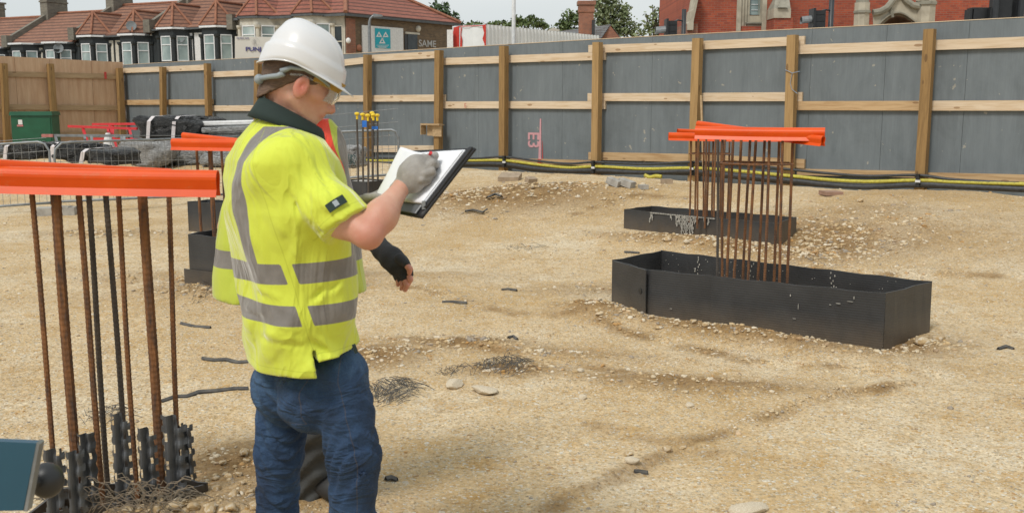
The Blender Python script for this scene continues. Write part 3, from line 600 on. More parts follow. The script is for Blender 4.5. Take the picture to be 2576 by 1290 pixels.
def rebar(m_parent, top, bot, r=.009, mat='rust'):
    m = MB(); top, bot = np.array(top), np.array(bot); L = np.linalg.norm(top - bot); n = int(L / (.013 + r * .5))
    pts = []; rs = []; br = 1.0
    for i in range(n * 2 + 1):
        f = i / (n * 2); w_ = .0025 * math.sin(f * 5 + top[0] * 40); pts.append(bot + (top - bot) * f + np.array([w_, w_ * .6, 0])); rs.append(r + (.0008 if i % 2 else -.0006))
    m.tube(pts, rs, 8); return m.build('rebar', M[mat], m_parent, smooth=False)
def channel(a, b, h, label, wdt=.05, group=None, rest=0.):
    """inverted keyhole channel of thin plastic from a to b (top centre points)"""
    a, b = np.array(a), np.array(b); d = (b - a) / np.linalg.norm(b - a); r = np.cross(d, UP); r /= np.linalg.norm(r); u = np.cross(r, d)
    rad = wdt * .5; out = []
    for k in range(15): t = math.radians(-55 + 290 * k / 14); out.append((rad * math.cos(t), -rad + rad * math.sin(t)))
    q = [(rad * .78, -h * .74), (rad * .82, -h * .76), (rad * 1.15, -h)]
    prof = [(rad * 1.18, -h), (rad * .80, -h * .73)] + [(rad * math.cos(t), -rad + rad * math.sin(t)) for t in np.radians(np.linspace(-20, 200, 14))] + [(-rad * .80, -h * .73), (-rad * 1.18, -h)]
    th_ = .0045; inn = [(x * (1 - th_ / rad) if abs(x) > 1e-6 else 0, y - (th_ if y > -rad else 0)) for x, y in prof]; m = MB(); V = []; n = len(prof); NS = 10; L_ = np.linalg.norm(b - a)
    for e in range(NS + 1):
        f = e / NS; c = a + (b - a) * f - UP * (.004 * math.sin(math.pi * f) * L_); V += [c + r * x + u * y for x, y in prof] + [c + r * x + u * y for x, y in inn]
    F = []
    for e in range(NS):
        o = 2 * n * e; o2 = o + 2 * n
        for i in range(n - 1): F += [(o + i, o + i + 1, o2 + i + 1, o2 + i), (o + n + i + 1, o + n + i, o2 + n + i, o2 + n + i + 1)]
        F += [(o, o2, o2 + n, o + n), (o + n - 1, o + 2 * n - 1, o2 + 2 * n - 1, o2 + n - 1)]
    for o in (0, 2 * n * NS):
        for i in range(n - 1): F.append((o + i, o + n + i, o + n + i + 1, o + i + 1) if o == 0 else (o + i + 1, o + n + i + 1, o + n + i, o + i))
    m.add(V, F); return tag(m.build('cap_channel', M['orange'], smooth=False), label, 'rebar cap', group)
def ring(parent, pts, r=.006, mat='rust', name='link'):
    m = MB(); m.tube(list(pts) + [pts[0]], r, 6); m.build(name, M[mat], parent)
def marks(parent, lst, mat, name='splash_mark', off=.006):
    """small lumps of cement splashed on a panel: (point, along, w, h)"""
    m = MB()
    for p, d, w_, h in lst:
        o = np.cross(d, UP); q = p + o * off; n = 7; V = [q + d * (w_ / 2 * math.cos(2 * math.pi * k / n) * random.uniform(.6, 1)) + UP * (h / 2 * math.sin(2 * math.pi * k / n) * random.uniform(.7, 1)) for k in range(n)]; m.prism(V, o * .002)
    m.build(name, M['splash'], parent)['kind'] = 'stuff'

# --- C: the near box at the right
pc = P(2229, 738, 6.55); zC = pc[2]
fwC, RC = formwork('near long black plastic formwork box with a chamfered left end, right of centre', [(1626, 678), (2229, 738), (2345, 708), (1664, 630), (1540, 654)], zC, {0: [(0, .305), (.30, 1)], 4: [(0, 1.0)]}, zb=-.16)
dC = (RC[1] - RC[0]); dC /= np.linalg.norm(dC)
mk = []
for px, py, w_, h in ((2010, 770, .006, .05), (2090, 765, .02, .006), (2110, 762, .04, .006), (2140, 757, .05, .006), (2150, 748, .008, .03), (1690, 775, .03, .006), (2000, 800, .03, .006), (1990, 742, .01, .02)):
    t = ((RC[0] - CAM).dot(np.cross(dC, UP))) / ray(px, py).dot(np.cross(dC, UP)); mk.append((CAM + ray(px, py) * t, dC, w_, h))
marks(fwC, mk, 'splash', off=.016)
d4 = RC[0] - RC[4]; L4 = np.linalg.norm(d4); d4 /= L4; o4 = np.cross(d4, UP); m = MB(); a = RC[4] + d4 * .04 + o4 * .016; b = RC[0] + d4 * .035 + o4 * .020; m.prism([a + UP * .003, b + UP * .004, np.array([b[0], b[1], -.1]), np.array([a[0], a[1], -.1])], o4 * .008); m.build('corner_flap', M['form'], fwC); q = b - d4 * .07 - UP * .17 + o4 * .0095; m = MB(); m.tube([q, q + o4 * .002], .022, 12); m.build('hole', M['black'], fwC)
dI = (RC[3] - RC[2]); dI /= np.linalg.norm(dI); mk = []
for _ in range(110):
    u = random.random(); zz = random.uniform(.03, zC - .02); mk.append((RC[2] + (RC[3] - RC[2]) * u - UP * (zC - zz), dI, random.uniform(.004, .012), random.uniform(.004, .012)))
for k in range(3):
    u0 = (.32, .62, .84)[k]
    for j in range(9): mk.append((RC[2] + (RC[3] - RC[2]) * (u0 + random.uniform(-.01, .01)) - UP * (.02 + .02 * j), dI, .012, .022))
marks(fwC, mk, 'splash', off=-.016)
cgC = thing('rebar_cage', 'rusty rebar cage standing in the near black formwork box', 'rebar cage', P(1900, 800, 7.3))
LC = [(1807, 355, 1804, 7.22, 'rustgrey'), (1817, 355, 1817, 7.55, 'rust'), (1844, 355, 1829, 7.15, 'rust'), (1865, 355, 1847, 7.1, 'rust'), (1887, 355, 1869, 7.4, 'rust'), (1902, 355, 1882, 7.08, 'rust'), (1925, 357, 1906, 7.35, 'rust'), (1936, 357, 1924, 7.04, 'rust'),
      (1960, 360, 1948, 7.3, 'rust'), (1969, 360, 1961, 7.0, 'rust'), (1995, 362, 1980, 7.15, 'rust')]
for xt, yt, xb, Y, mt in LC:
    Yf = np.interp(xb, [1626, 2229], [RC[0][1], RC[1][1]]); Y = Yf + .10 + .42 * (Y - 7.0) / .55; a = P(xt, yt - 12, Y); b = P(xb, 700, Y); b = a + (b - a) * (a[2] + .12) / (a[2] - b[2]); b[1] = a[1]; rebar(cgC, a, b, .0105 if mt == 'rust' else .0105, mt)
zl = P(1900, 411, 7.1)[2]
ring(cgC, [PZ(1812, 411, zl), PZ(1900, 415, zl), PZ(1996, 414, zl), PZ(1985, 409.5, zl), PZ(1820, 406, zl)], .007)
ring(cgC, [PZ(1812, 415, zl - .012), PZ(1900, 413, zl - .012), PZ(1970, 412, zl - .012), PZ(1900, 409, zl - .012)], .006)
zl2 = P(1900, 498, 7.2)[2]
channel(P(1750, 317, 7.28), P(2076, 321, 7.0), .092, 'orange plastic cap channel on the near rebar cage, front one', .072)
channel(P(1757, 304, 7.9), P(2072, 342, 6.92), .072, 'orange plastic cap channel on the near rebar cage, crossing behind the front one', .05)
# --- D: the far box
gD = GP(1569, 574); zD = P(1570, 526, gD[1])[2]
fwD, RD = formwork('far long black plastic formwork box with cement drips on its front', [(1570, 526), (1941, 561), (1950, 562), (2004, 546), (1638, 518)], zD, {0: [(0, 1)]}, zb=gD[2] - .12)
dD = RD[1] - RD[0]; LD = np.linalg.norm(dD); dD /= LD; mk = []
def onD(px, py):
    nn = np.cross(dD, UP); return CAM + ray(px, py) * ((RD[0] - CAM).dot(nn) / ray(px, py).dot(nn))
for px in list(range(1700, 1760, 4)) + [1690, 1775, 1783, 1642, 1638, 1720, 1730, 1726]:
    y0 = 541 + (px - 1640) * .08
    for j in range(random.randint(2, 5) + (5 if 1715 < px < 1745 else 0)): mk.append((onD(px + random.uniform(-2, 2), y0 + j * 5), dD, random.uniform(.01, .03), .045))
for px in range(1640, 1800, 6): mk.append((onD(px, 535 + (px - 1640) * .095), dD, .06, .018))
marks(fwD, mk, 'splash', off=.012)
cgD = thing('rebar_cage', 'rusty rebar cage standing in the far black formwork box', 'rebar cage', P(1760, 560, 11.2))
YD = np.mean([p[1] for p in RD])
for xt, xb, dy in ((1739, 1735, 0), (1751, 1749, .3), (1757, 1754, -.2), (1771, 1769, .2), (1777, 1774, -.2), (1784, 1779, .3), (1794, 1791, 0), (1800, 1796, -.2), (1815, 1812, .2), (1824, 1818, -.1), (1836, 1830, .1)):
    a = P(xt, 345, YD + dy); b = P(xb, 541, YD + dy); b = a + (b - a) * (a[2] - .2) / (a[2] - b[2]); rebar(cgD, a, b, .0108, 'rust')
zl = P(1780, 386, YD)[2]; ring(cgD, [PZ(1734, 387, zl), PZ(1780, 388, zl), PZ(1842, 388, zl), PZ(1835, 386, zl), PZ(1745, 385, zl)], .008)
channel(P(1682, 333, YD), P(1960, 336, YD - .1), .09, 'orange plastic cap channel on the far rebar cage, lower left one', .07); channel(P(1705, 324, YD + .2), P(1940, 330, YD + .5), .08, 'orange plastic cap channel on the far rebar cage, rear one', .05)
# --- B: the two boxes behind the man
gB = GP(478, 712); zB = P(473, 589, gB[1])[2]
fwB, RB = formwork('tall black plastic formwork box just behind the man, at his elbow', [(473, 589), (700, 610), (860, 592), (548, 574)], zB, {0: [(0, 1)]}, zb=gB[2] - .1)
m = MB(); a, b = RB[0], RB[1]; d = (b - a) / np.linalg.norm(b - a); o = np.cross(d, UP); q = a - UP * (zB - gB[2] - .13); m.prism([q + o * .03 - d * .03, q + o * .03 + d * 1.0, q + o * .03 + d * 1.0 - UP * .3, q + o * .03 - d * .03 - UP * .3], o * .008); m.build('skirt_panel', M['form'], fwB)
gB2 = GP(472, 578); zB2 = P(471, 505, gB2[1])[2]
formwork('farther black formwork box seen above the tall one behind the man', [(471, 507), (720, 518), (800, 508), (520, 502)], zB2, {}, zb=gB2[2] - .1)
cgB = thing('rebar_cage', 'rusty rebar cage rising from the tall black box behind the man', 'rebar cage', P(600, 650, gB[1] + .4))
for xt, xb, Y, r in ((494, 508, .35, .013), (528, 541, .25, .021), (556, 570, .4, .011), (590, 602, .3, .013), (640, 650, .4, .013), (690, 700, .4, .013)):
    a = P(xt, 374, gB[1] + Y); b = P(xb, 600, gB[1] + Y); b = a + (b - a) * (a[2] - .05) / (a[2] - b[2]); rebar(cgB, a, b, r)
YB = gB[1] + .35
channel(P(434, 348, YB - .1), P(760, 350, YB - .4), .10, 'orange plastic cap channel left of the man, front one of the middle pair', .07); channel(P(461, 333, YB + .5), P(740, 360, YB - .1), .07, 'orange plastic cap channel left of the man, rear slanting one of the middle pair', .055)
# --- E: small column with yellow caps
YE = 13.2; zE = P(922, 457, YE)[2]
fwE, RE = formwork('small square black formwork box filled with concrete, behind the folder', [(862, 453), (922, 458), (971, 452), (912, 448)], zE, {}, zb=.05, fill=zE - .02)
cgE = thing('rebar_cage', 'six upright rebars with yellow mushroom caps behind the man', 'rebar cage', P(922, 455, YE + .2))
for xt, yt, xb, dy, tape in ((898, 287, 901, .1, 0), (912, 289, 914, .0, 0), (925, 291, 926, -.1, 1), (936, 285, 937, .45, 0), (939, 290, 938, .1, 2), (949, 291, 951, .25, 2)):
    a = P(xt, yt, YE + dy); b = P(xb, 452, YE + dy); b = a + (b - a) * (a[2] - zE + .15) / (a[2] - b[2]); rebar(cgE, a, b, .013, 'rustgrey')
    m = MB(); m.tube([a - UP * .07, a - UP * .01], .016, 10); m.tube([a - UP * .015, a, a + UP * .016, a + UP * .024], [.026, .034, .030, .012], 12); m.build('cap', M['yellowcap'], cgE)
a = P(917, 312, YE - .1); m = MB(); m.box(a, (.06, .012, .085)); m.build('tape', M['bluetape'], cgE); a = P(943, 322, YE); m = MB(); m.box(a, (.08, .012, .04)); m.build('tape', M['bluetape'], cgE)
# --- A: the near left one
YA = 3.85; zA = P(523, 1214, YA - .05)[2]
fwA, RA = formwork('low black formwork box at the lower left under the nearest rebars', [(60, 1300), (418, 1246), (523, 1214), (478, 1203), (150, 1225)], zA, {}, zb=-.12)
cgA = thing('rebar_cage', 'nearest rusty rebars standing at the left edge of the picture', 'rebar cage', P(260, 1230, YA))
for xt, xb, yb, Y, r, mt in ((75, 137, 1160, 3.68, .0105, 'rust'), (138, 188, 1150, 3.70, .0195, 'rust'), (192, 257, 1222, 3.74, .012, 'rust'), (218, 272, 1219, 3.84, .0115, 'rustgrey'), (264, 311, 1100, 3.88, .0115, 'rustgrey'), (293, 345, 1238, 3.78, .0105, 'rust'), (357, 403, 1197, 3.80, .0195, 'rust'), (421, 449, 1150, 3.86, .0105, 'rust')):
    a = P(xt, 440, Y); b = P(xb, yb, Y); b[2] = min(b[2], .2); k = (a[2] + .05) / (a[2] - b[2]); a0 = a.copy(); b = a + (P(xb, yb, Y) - a) * (a[2] + .05) / (a[2] - P(xb, yb, Y)[2]); rebar(cgA, a0, b, r, mt)
channel(P(-420, 403, 3.62), P(548, 428, 3.70), .098, 'near orange plastic cap channel across the left of the picture', .066); channel(P(-380, 375, 3.42), P(430, 424, 4.0), .07, 'near orange plastic cap channel slanting behind the front one', .05)
def ribstrip(px, yt, yb, wpx, Y, label, serr=True, lean=14, fold=1):
    a = P(px, yt, Y); b = P(px + lean, yb, Y); h = a[2] - b[2]; w_ = wpx * Y / FPX; nx = 14; nz = int(h / .0085); m = MB(); F = []; V = []; th = .002
    for j in range(nz + 1):
        c = b + (a - b) * j / nz
        for i in range(nx + 1):
            e = 1 + (.10 if (i in (0, nx) and (j // 3) % 2) else 0); x = (i / nx - .5) * w_ * e; q = i / nx; dep = .022 * abs(math.sin(q * math.pi * 2.0)) * (1 if fold else .4) - (.012 if q > .5 else 0); V.append(c + np.array([x, -dep + .0035 * math.sin(j * .9) * (q > .5), 0]))
    for j in range(nz):
        for i in range(nx):
            if (i in (2, 3) and j % 13 in (3, 4, 5, 6)) or (i in (10, 11) and (j + 6) % 13 in (2, 3, 4)) or (serr and i in (0, nx - 1) and j % 6 < 3) or (j > nz - 5 and i > 9 and nz % 2): continue
            q = j * (nx + 1) + i; F.append((q, q + 1, q + nx + 2, q + nx + 1))
    m.add(V, F); m.add([v + np.array([0, th, 0]) for v in V], [tuple(reversed(f)) for f in F]); return tag(m.build('ribbed_steel_strip', M['galvdull'], smooth=False), label, 'metal strip')
ribstrip(132, 1127, 1340, 50, 3.45, 'perforated grey metal strip standing beside the black ball, leftmost'); ribstrip(186, 1132, 1340, 42, 3.42, 'perforated grey metal strip in front of the thick left rebar'); ribstrip(214, 1088, 1270, 40, 3.66, 'slotted grey metal strip left of the thin rebars', False)
ribstrip(300, 1037, 1290, 44, 3.62, 'tall perforated grey metal strip in the middle of the near cage'); ribstrip(366, 1073, 1280, 44, 3.66, 'perforated grey metal strip just left of the thick right rebar'); ribstrip(434, 1042, 1260, 58, 3.7, 'wide perforated grey metal strip at the right of the near cage'); ribstrip(466, 1068, 1250, 30, 3.86, 'narrow jagged grey metal strip, rightmost of the near cage')

m = MB()
for _ in range(75):
    px, py = random.uniform(215, 440), random.uniform(1215, 1292); q = P(px, py, random.uniform(3.42, 3.62)); a_ = random.choice((.45, 2.6)) + random.gauss(0, .25); L = random.uniform(.05, .16)
    m.tube([q + np.array([math.cos(a_) * L * k, random.uniform(-.006, .006), math.sin(a_) * L * k * .6 - .10 * (k - .5) ** 2 + .01 * math.sin(k * 9)]) for k in (0, .25, .5, .75, 1)], .0016, 4)
tag(m.build('wire_netting', simple('rusty_netting', (.24, .19, .13), (.13, .10, .07), 20)), 'rusty wire netting draped over the front of the lower left box', 'netting')
# ================================================================== SITE STORES AT THE LEFT
def lumpy(name, c, size, ang, mat, label=None, cat=None, parent=None, seed=0, amp=.06, nseg=40, pinch=.12, sag=0.):
    """film-wrapped bundle: a soft-edged box with creases and bumps"""
    r2 = np.random.default_rng(seed); nu, nv = nseg, nseg; V = []; F = []
    th_ = np.linspace(0, 2 * math.pi, nu, endpoint=False); ph = np.linspace(-math.pi / 2, math.pi / 2, nv); ex = .42
    sp = lambda a, e: np.sign(a) * np.abs(a) ** e
    k1 = r2.normal(size=(5, 3)) * 3.2; k2 = r2.random(5) * 6
    for p in ph:
        for t in th_:
            q = np.array([sp(math.cos(p), ex) * sp(math.cos(t), ex), sp(math.cos(p), ex) * sp(math.sin(t), ex), sp(math.sin(p), ex)])
            b = 1 + amp * sum(math.sin(k1[i].dot(q) + k2[i]) for i in range(5)) / 2.2 + amp * .45 * math.sin(k1[0].dot(q) * 4 + 5 * q[2]) * math.sin(k1[1].dot(q) * 5) + amp * .30 * (r2.random() - .5)
            v = q * b * np.array(size) / 2; v[2] -= sag * (v[0] / size[0] * 2) ** 2; V.append(v)
    ca, sa = math.cos(ang), math.sin(ang); R_ = np.array([[ca, -sa, 0], [sa, ca, 0], [0, 0, 1]]); V = [R_ @ v + np.array(c) for v in V]
    F = [(j * nu + i, j * nu + (i + 1) % nu, (j + 1) * nu + (i + 1) % nu, (j + 1) * nu + i) for j in range(nv - 1) for i in range(nu)]
    o = mesh_np(name, V, F, mat, parent, True)
    if label: tag(o, label, cat)
    return o
def bundle(x0, x1, yt, yb, Y, mat, label, depth=1.0, seed=0, straps=(), amp=.06, ang=-.3, sag=0, name='wrapped_pallet', cat='wrapped pallet'):
    a = P(x0, yb, Y); b = P(x1, yt, Y); c = (a + b) / 2; L = abs(b[0] - a[0]) ; h = b[2] - a[2]; c = np.array([c[0], Y + depth * .45, c[2]])
    th = thing(name, label, cat, (c[0], c[1], a[2])); lumpy('wrapping', c, (L, depth, h), ang, M[mat], parent=th, seed=seed, amp=amp, sag=sag)
    ca, sa = math.cos(ang), math.sin(ang)
    for sx in straps:
        X = (sx - .5) * L; m = MB(); pr = [(-.5, -.46), (-.52, .3), (-.42, .5), (0, .53), (.42, .5), (.5, .3)]; V = []
        for u, v in pr:
            for e in (-.045, .045): x, y = X + e + (.1 * v), u * depth * 1.05; V.append(c + np.array([ca * x - sa * y, sa * x + ca * y, v * h * 1.04]))
        m.add(V, [(2 * i, 2 * i + 1, 2 * i + 3, 2 * i + 2) for i in range(len(pr) - 1)]); m.add([v + np.array([0, .004, -.004]) for v in V], [(2 * i + 2, 2 * i + 3, 2 * i + 1, 2 * i) for i in range(len(pr) - 1)]); m.build('strap', M['tape'], th)
    return th
bundle(338, 530, 294, 356, 21.5, 'blackfilm', 'big black film wrapped bundle with two white straps on top of the pale wrapped pallets', 1.3, 3, (.3, .68), .12)
bundle(300, 430, 360, 420, 20.5, 'whitefilm', 'pale film wrapped pallet below the big black bundle, left one', 1.2, 5, (), .13)
bundle(430, 560, 358, 422, 20.9, 'clearfilm', 'pale film wrapped pallet below the big black bundle, right one', 1.2, 6, (), .13); bundle(500, 640, 380, 425, 20.2, 'clearfilm', 'clear film wrapped pallet behind the front orange channels of the middle pair', 1.1, 17, (), .12)
bundle(8, 128, 361, 402, 19.5, 'blackfilm', 'black film wrapped bundle low at the left behind the mesh barrier', 1.0, 8, (.2,), .12)
bundle(142, 226, 360, 408, 19.0, 'blackfilm', 'black film wrapped bundle behind the rounded barrier corner', 1.0, 9, (.1,), .13)
bundle(222, 306, 376, 412, 18.2, 'blackfilm', 'small sagging black film bundle in the middle of the stores', .9, 10, (.02,), .11, sag=.05)
bundle(-60, 18, 364, 400, 20.0, 'clearfilm', 'clear film wrapped pallet at the left edge', 1.0, 12, (), .06)
bundle(846, 906, 372, 424, 15.6, 'whitefilm', 'white film wrapped load behind the yellow capped rebars', .8, 14, (), .10, ang=0)
m = MB()
for k in range(22):
    x = 850 + random.random() * 44; a = P(x, 386 + random.random() * 5, 15.1); m.tube([a, a + np.array([random.uniform(-.05, .05), -.04, -.05]), a + np.array([random.uniform(-.06, .06), -.03, -.12 - .06 * random.random()])], .006, 4)
tag(m.build('cable_ends', simple('teal_and_black_wires', (.10, .16, .15), (.02, .02, .02), 60)), 'tuft of teal and black cable ends on the white wrapped load', 'cable ends')
def pipes(x0, y0, x1, y1, Y, n, r, label, mat, group=None):
    t_ = thing('pipe_bundle', label, 'pipes', P((x0 + x1) / 2, y1, Y))
    for i in range(n):
        a = P(x0, y0 - (i // 4) * 4, Y + (i % 4) * r * 2.1); b = P(x1, y1 - (i // 4) * 4, Y + (i % 4) * r * 2.1 - .6); m = MB(); m.tube([a, b], r, 10); m.build('pipe', mat, t_, smooth=True)
pipes(500, 314, 700, 309, 21.5, 8, .04, 'white pipes stacked at the right of the big black bundle, upper lot', M['white'])
pipes(510, 330, 700, 322, 21.0, 8, .045, 'grey wrapped pipes stacked under the white pipes', M['clearfilm']); 
bundle(520, 700, 330, 350, 21.2, 'clearfilm', 'clear wrapped layer under the grey pipes', 1.0, 21, (), .08)
# timber boards on the ground among the stores and red barrier frames
RB_ = [((172, 318), (340, 322)), ((232, 312), (338, 313)), ((236, 350), (340, 352))]
def bar(m, a, b, Y0, Y1, w_, h): m.beam(P(*a, Y0), P(*b, Y1), w_, h)
rf = thing('red_trestle', 'red trestle with splayed legs among the stores, front one of the red two', 'trestle', P(260, 400, 23.0)); m = MB(); bar(m, (172, 318), (345, 324), 23, 22.4, .05, .055); m.build('rail', M['redplastic'], rf)
for a, b in (((208, 322), (226, 376)), ((272, 324), (272, 376)), ((325, 324), (334, 360)), ((278, 324), (294, 376))): m = MB(); bar(m, a, b, 22.9, 22.5, .05, .06); m.build('leg', M['redplastic'], rf)
rf = thing('red_trestle', 'red trestle standing behind the front red one', 'trestle', P(290, 400, 24.0)); m = MB(); bar(m, (233, 313), (345, 312), 24, 23.5, .05, .055); m.build('rail', M['redplastic'], rf); m = MB(); bar(m, (236, 350), (345, 352), 23.4, 23, .05, .06); m.build('rail', M['redplastic'], rf)
for a, b in (((276, 318), (276, 384)), ((284, 318), (284, 384))): m = MB(); bar(m, a, b, 23.8, 23.2, .05, .06); m.build('leg', M['redplastic'], rf)
gf = thing('trestle', 'grey metal trestle rail with red ends in front of the red frames', 'trestle', P(220, 400, 21.8)); m = MB(); bar(m, (106, 341), (335, 342), 21.8, 21.8, .05, .055); m.build('rail', M['galv'], gf); m = MB(); bar(m, (106, 341.5), (134, 341.7), 21.76, 21.76, .06, .065); m.build('end_sleeve', simple('faded_red', (.5, .2, .18), (.4, .14, .12), 20), gf)
for a, b in (((139, 344), (146, 366)), ((230, 343), (233, 376)), ((305, 344), (308, 370)), ((313, 344), (312, 370)), ((213, 344), (214, 352))): m = MB(); bar(m, a, b, 21.8, 21.6, .05, .05); m.build('leg', M['galv'], gf)
m = MB(); q = P(274, 378, 22.2); m.tube([q, q + UP * .1, q + UP * .38], [.16, .13, .05], 12); cone = thing('traffic_cone', 'white banded red traffic cone half hidden under the red frames', 'cone', q); m.build('cone', M['white'], cone); m = MB(); m.tube([q, q + UP * .08], [.17, .145], 12); m.box(q, (.36, .36, .03)); m.build('base', M['redplastic'], cone)
# green cabinet
gc = GP(80, 366); q0 = P(29, 362, 26.2); q1 = P(131, 362, 26.2); W = q1[0] - q0[0]; top = P(80, 284, 26.2)[2]; gz = .25; ca, sa = math.cos(.16), math.sin(.16); AXC = (np.array([ca, sa, 0]), np.array([-sa, ca, 0]), UP); cc = np.array([(q0[0] + q1[0]) / 2, 26.5, 0])
cb = thing('utility_cabinet', 'dark green metal utility cabinet standing against the tan hoarding', 'cabinet', (cc[0], cc[1], gz)); m = MB(); m.box(cc + UP * (gz + (top - gz) / 2), (W * .94, .7, top - gz), AXC); m.build('body', M['greencab'], cb)
m = MB(); m.box(cc + UP * (top - .02), (W * 1.0, .78, .10), AXC, .96); m.build('lid', M['greencab'], cb); m = MB(); m.box(cc - AXC[1] * .36 + AXC[0] * .07 + UP * (gz + (top - gz) * .46), (W * .74, .02, (top - gz) * .84), AXC); m.build('door', M['greencab'], cb)
m = MB(); m.box(cc - AXC[1] * .38 - AXC[0] * W * .25 + UP * (top - .24), (.10, .01, .12), AXC); m.build('sticker', M['white'], cb); m = MB(); m.box(cc - AXC[1] * .38 - AXC[0] * W * .26 + UP * (top - .33), (.15, .01, .045), AXC); m.build('sticker', simple('pink_sticker', (.55, .2, .2), None), cb)

# mesh pedestrian barriers
def barrier(label, pts, Y, legs, bottom, spacing=.105):
    """pts: photo points of the top tube from one foot over the top to the other; Y depth along it"""
    th = thing('mesh_barrier', label, 'barrier', P(*legs[0], Y[0])); W_ = [P(a, b, y) for (a, b), y in zip(pts, Y)]; m = MB(); m.tube(W_, .018, 8); m.build('frame', M['galv'], th, smooth=True)
    if bottom: a, b = P(*bottom[0], bottom[2]), P(*bottom[1], bottom[3]); m = MB(); m.tube([a, b], .018, 8); m.build('bottom_rail', M['galv'], th, smooth=True)
    a, b = (P(*bottom[0], bottom[2]), P(*bottom[1], bottom[3])); d = b - a; d[2] = 0; L = np.linalg.norm(d); n = int(L / spacing); m = MB(); Wt = np.array(W_); o = np.argsort(Wt[:, 0]); h = 0
    xs = Wt[o, 0]; zs = Wt[o, 2]
    for i in range(n):
        q = a + (b - a) * (i + .5) / n; zt = np.interp(q[0], xs, zs); m.tube([q, np.array([q[0], q[1], zt])], .0032, 4, False)
    for k in range(1, 6): z = k * .19; m.tube([a + UP * z, b + UP * z], .0032, 4, False)
    m.build('mesh', M['wire'], th); return th
barrier('grey mesh barrier with a rounded corner at the left edge of the picture', [(-220, 368), (0, 363), (95, 357), (112, 362), (124, 380), (126, 420), (130, 515)], [14.6, 14.6, 14.6, 14.6, 14.6, 14.6, 14.6], [(130, 528)], ((-220, 534), (128, 510), 14.6, 14.6))
bb = barrier('long grey mesh barrier with a rounded corner left of the middle orange channels', [(150, 528), (147, 480), (137, 400), (139, 376), (155, 360), (200, 357), (430, 350), (640, 343)], [14.3, 14.3, 14.3, 14.3, 14.4, 14.5, 15.6, 16.6], [(150, 528)], ((150, 507), (640, 486), 14.3, 16.6))
m = MB(); q = GP(143, 540); m.box(q + UP * .05, (.52, .24, .12), ((.97, .24, 0), (-.24, .97, 0), UP)); m.box(q + UP * .11 + np.array([.1, 0, 0]), (.2, .16, .03)); tag(m.build('concrete_block', M['concrete']), 'grey concrete block under the long mesh barrier', 'concrete block')
barrier('grey mesh barrier behind the yellow capped rebars', [(700, 338), (848, 332), (985, 327), (996, 331), (1002, 345), (1003, 400), (1006, 452)], [15.2, 14.9, 14.6, 14.6, 14.6, 14.6, 14.6], [(1006, 452)], ((700, 460), (1004, 438), 15.2, 14.6))
# blue tablet board with round black knob, on a stand at the lower left
YT = 1.9; tb = thing('survey_board', 'blue board with metal edge and round black knob at the lower left corner', 'survey board', P(-60, 1300, YT))
def tpt(x, y, dy=0.): return P(x, y, YT + dy)
m = MB(); m.prism([tpt(-320, 1095), tpt(92, 1114), tpt(60, 1283), tpt(-350, 1290)], (0, .018, 0)); m.build('board', simple('blue_board_paint', (.018, .085, .135), (.014, .066, .105), 2, rough=.4), tb)
m = MB(); m.prism([tpt(92, 1112), tpt(99, 1117), tpt(68, 1286), tpt(58, 1284)], (0, .022, 0)); m.build('edge_trim', M['galv'], tb)
def uvs(c, r, sc=(1, 1, 1), n=18):
    V = [np.array(c) + np.array([math.cos(2 * math.pi * i / n) * math.sin(math.pi * j / n) * sc[0], math.sin(2 * math.pi * i / n) * math.sin(math.pi * j / n) * sc[1], math.cos(math.pi * j / n) * sc[2]]) * r for j in range(n + 1) for i in range(n)]
    return V, [(j * n + i, (j + 1) * n + i, (j + 1) * n + (i + 1) % n, j * n + (i + 1) % n) for j in range(n) for i in range(n)]
V, F = uvs(P(118, 1207, YT + .12), .035, (1, 1, 1.1)); mesh_np('knob', V, F, M['black'], tb, True)
m = MB(); m.tube([P(118, 1207, YT + .12), P(60, 1215, YT + .06)], .014, 10); m.build('knob_stem', M['black'], tb)
m = MB(); b0 = P(-120, 1290, YT + .05); m.tube([b0, np.array([b0[0], b0[1], .02])], .02, 10); 
for k in range(3): a = 2.1 * k + .5; m.tube([np.array([b0[0], b0[1], .35]), np.array([b0[0] + .3 * math.cos(a), b0[1] + .3 * math.sin(a), .0])], .012, 8)
m.build('stand', M['darkmetal'], tb)
# ================================================================== STREET BEYOND
def brick(name, c1, c2, mort, sc=14, rough=.9, rotz=0, msize=.02, rowh=.25, bw=.5, wear=.5):
    t = NT(name, rough); tc = t.n('ShaderNodeTexCoord'); mp = t.n('ShaderNodeMapping'); mp.inputs['Rotation'].default_value = (0, 0, rotz); t.l(tc.outputs['Object'], mp.inputs[0])
    sp = t.n('ShaderNodeSeparateXYZ'); t.l(mp.outputs[0], sp.inputs[0]); cb = t.n('ShaderNodeCombineXYZ'); t.l(sp.outputs[0], cb.inputs[0]); t.l(sp.outputs[2], cb.inputs[1])
    b = t.n('ShaderNodeTexBrick'); b.inputs['Scale'].default_value = sc; b.inputs['Color1'].default_value = (*c1, 1); b.inputs['Color2'].default_value = (*c2, 1); b.inputs['Mortar'].default_value = (*mort, 1)
    b.inputs['Mortar Size'].default_value = msize; b.inputs['Row Height'].default_value = rowh; b.inputs['Brick Width'].default_value = bw; t.l(cb.outputs[0], b.inputs[0])
    n = t.noise(mp.outputs[0], 1.6, 5, .7); c = t.mix(wear, b.outputs[0], t.ramp(n, [(.3, (.55, .55, .55)), (.7, (1.3, 1.3, 1.3))]), 'MULTIPLY'); t.col(c); return t.m
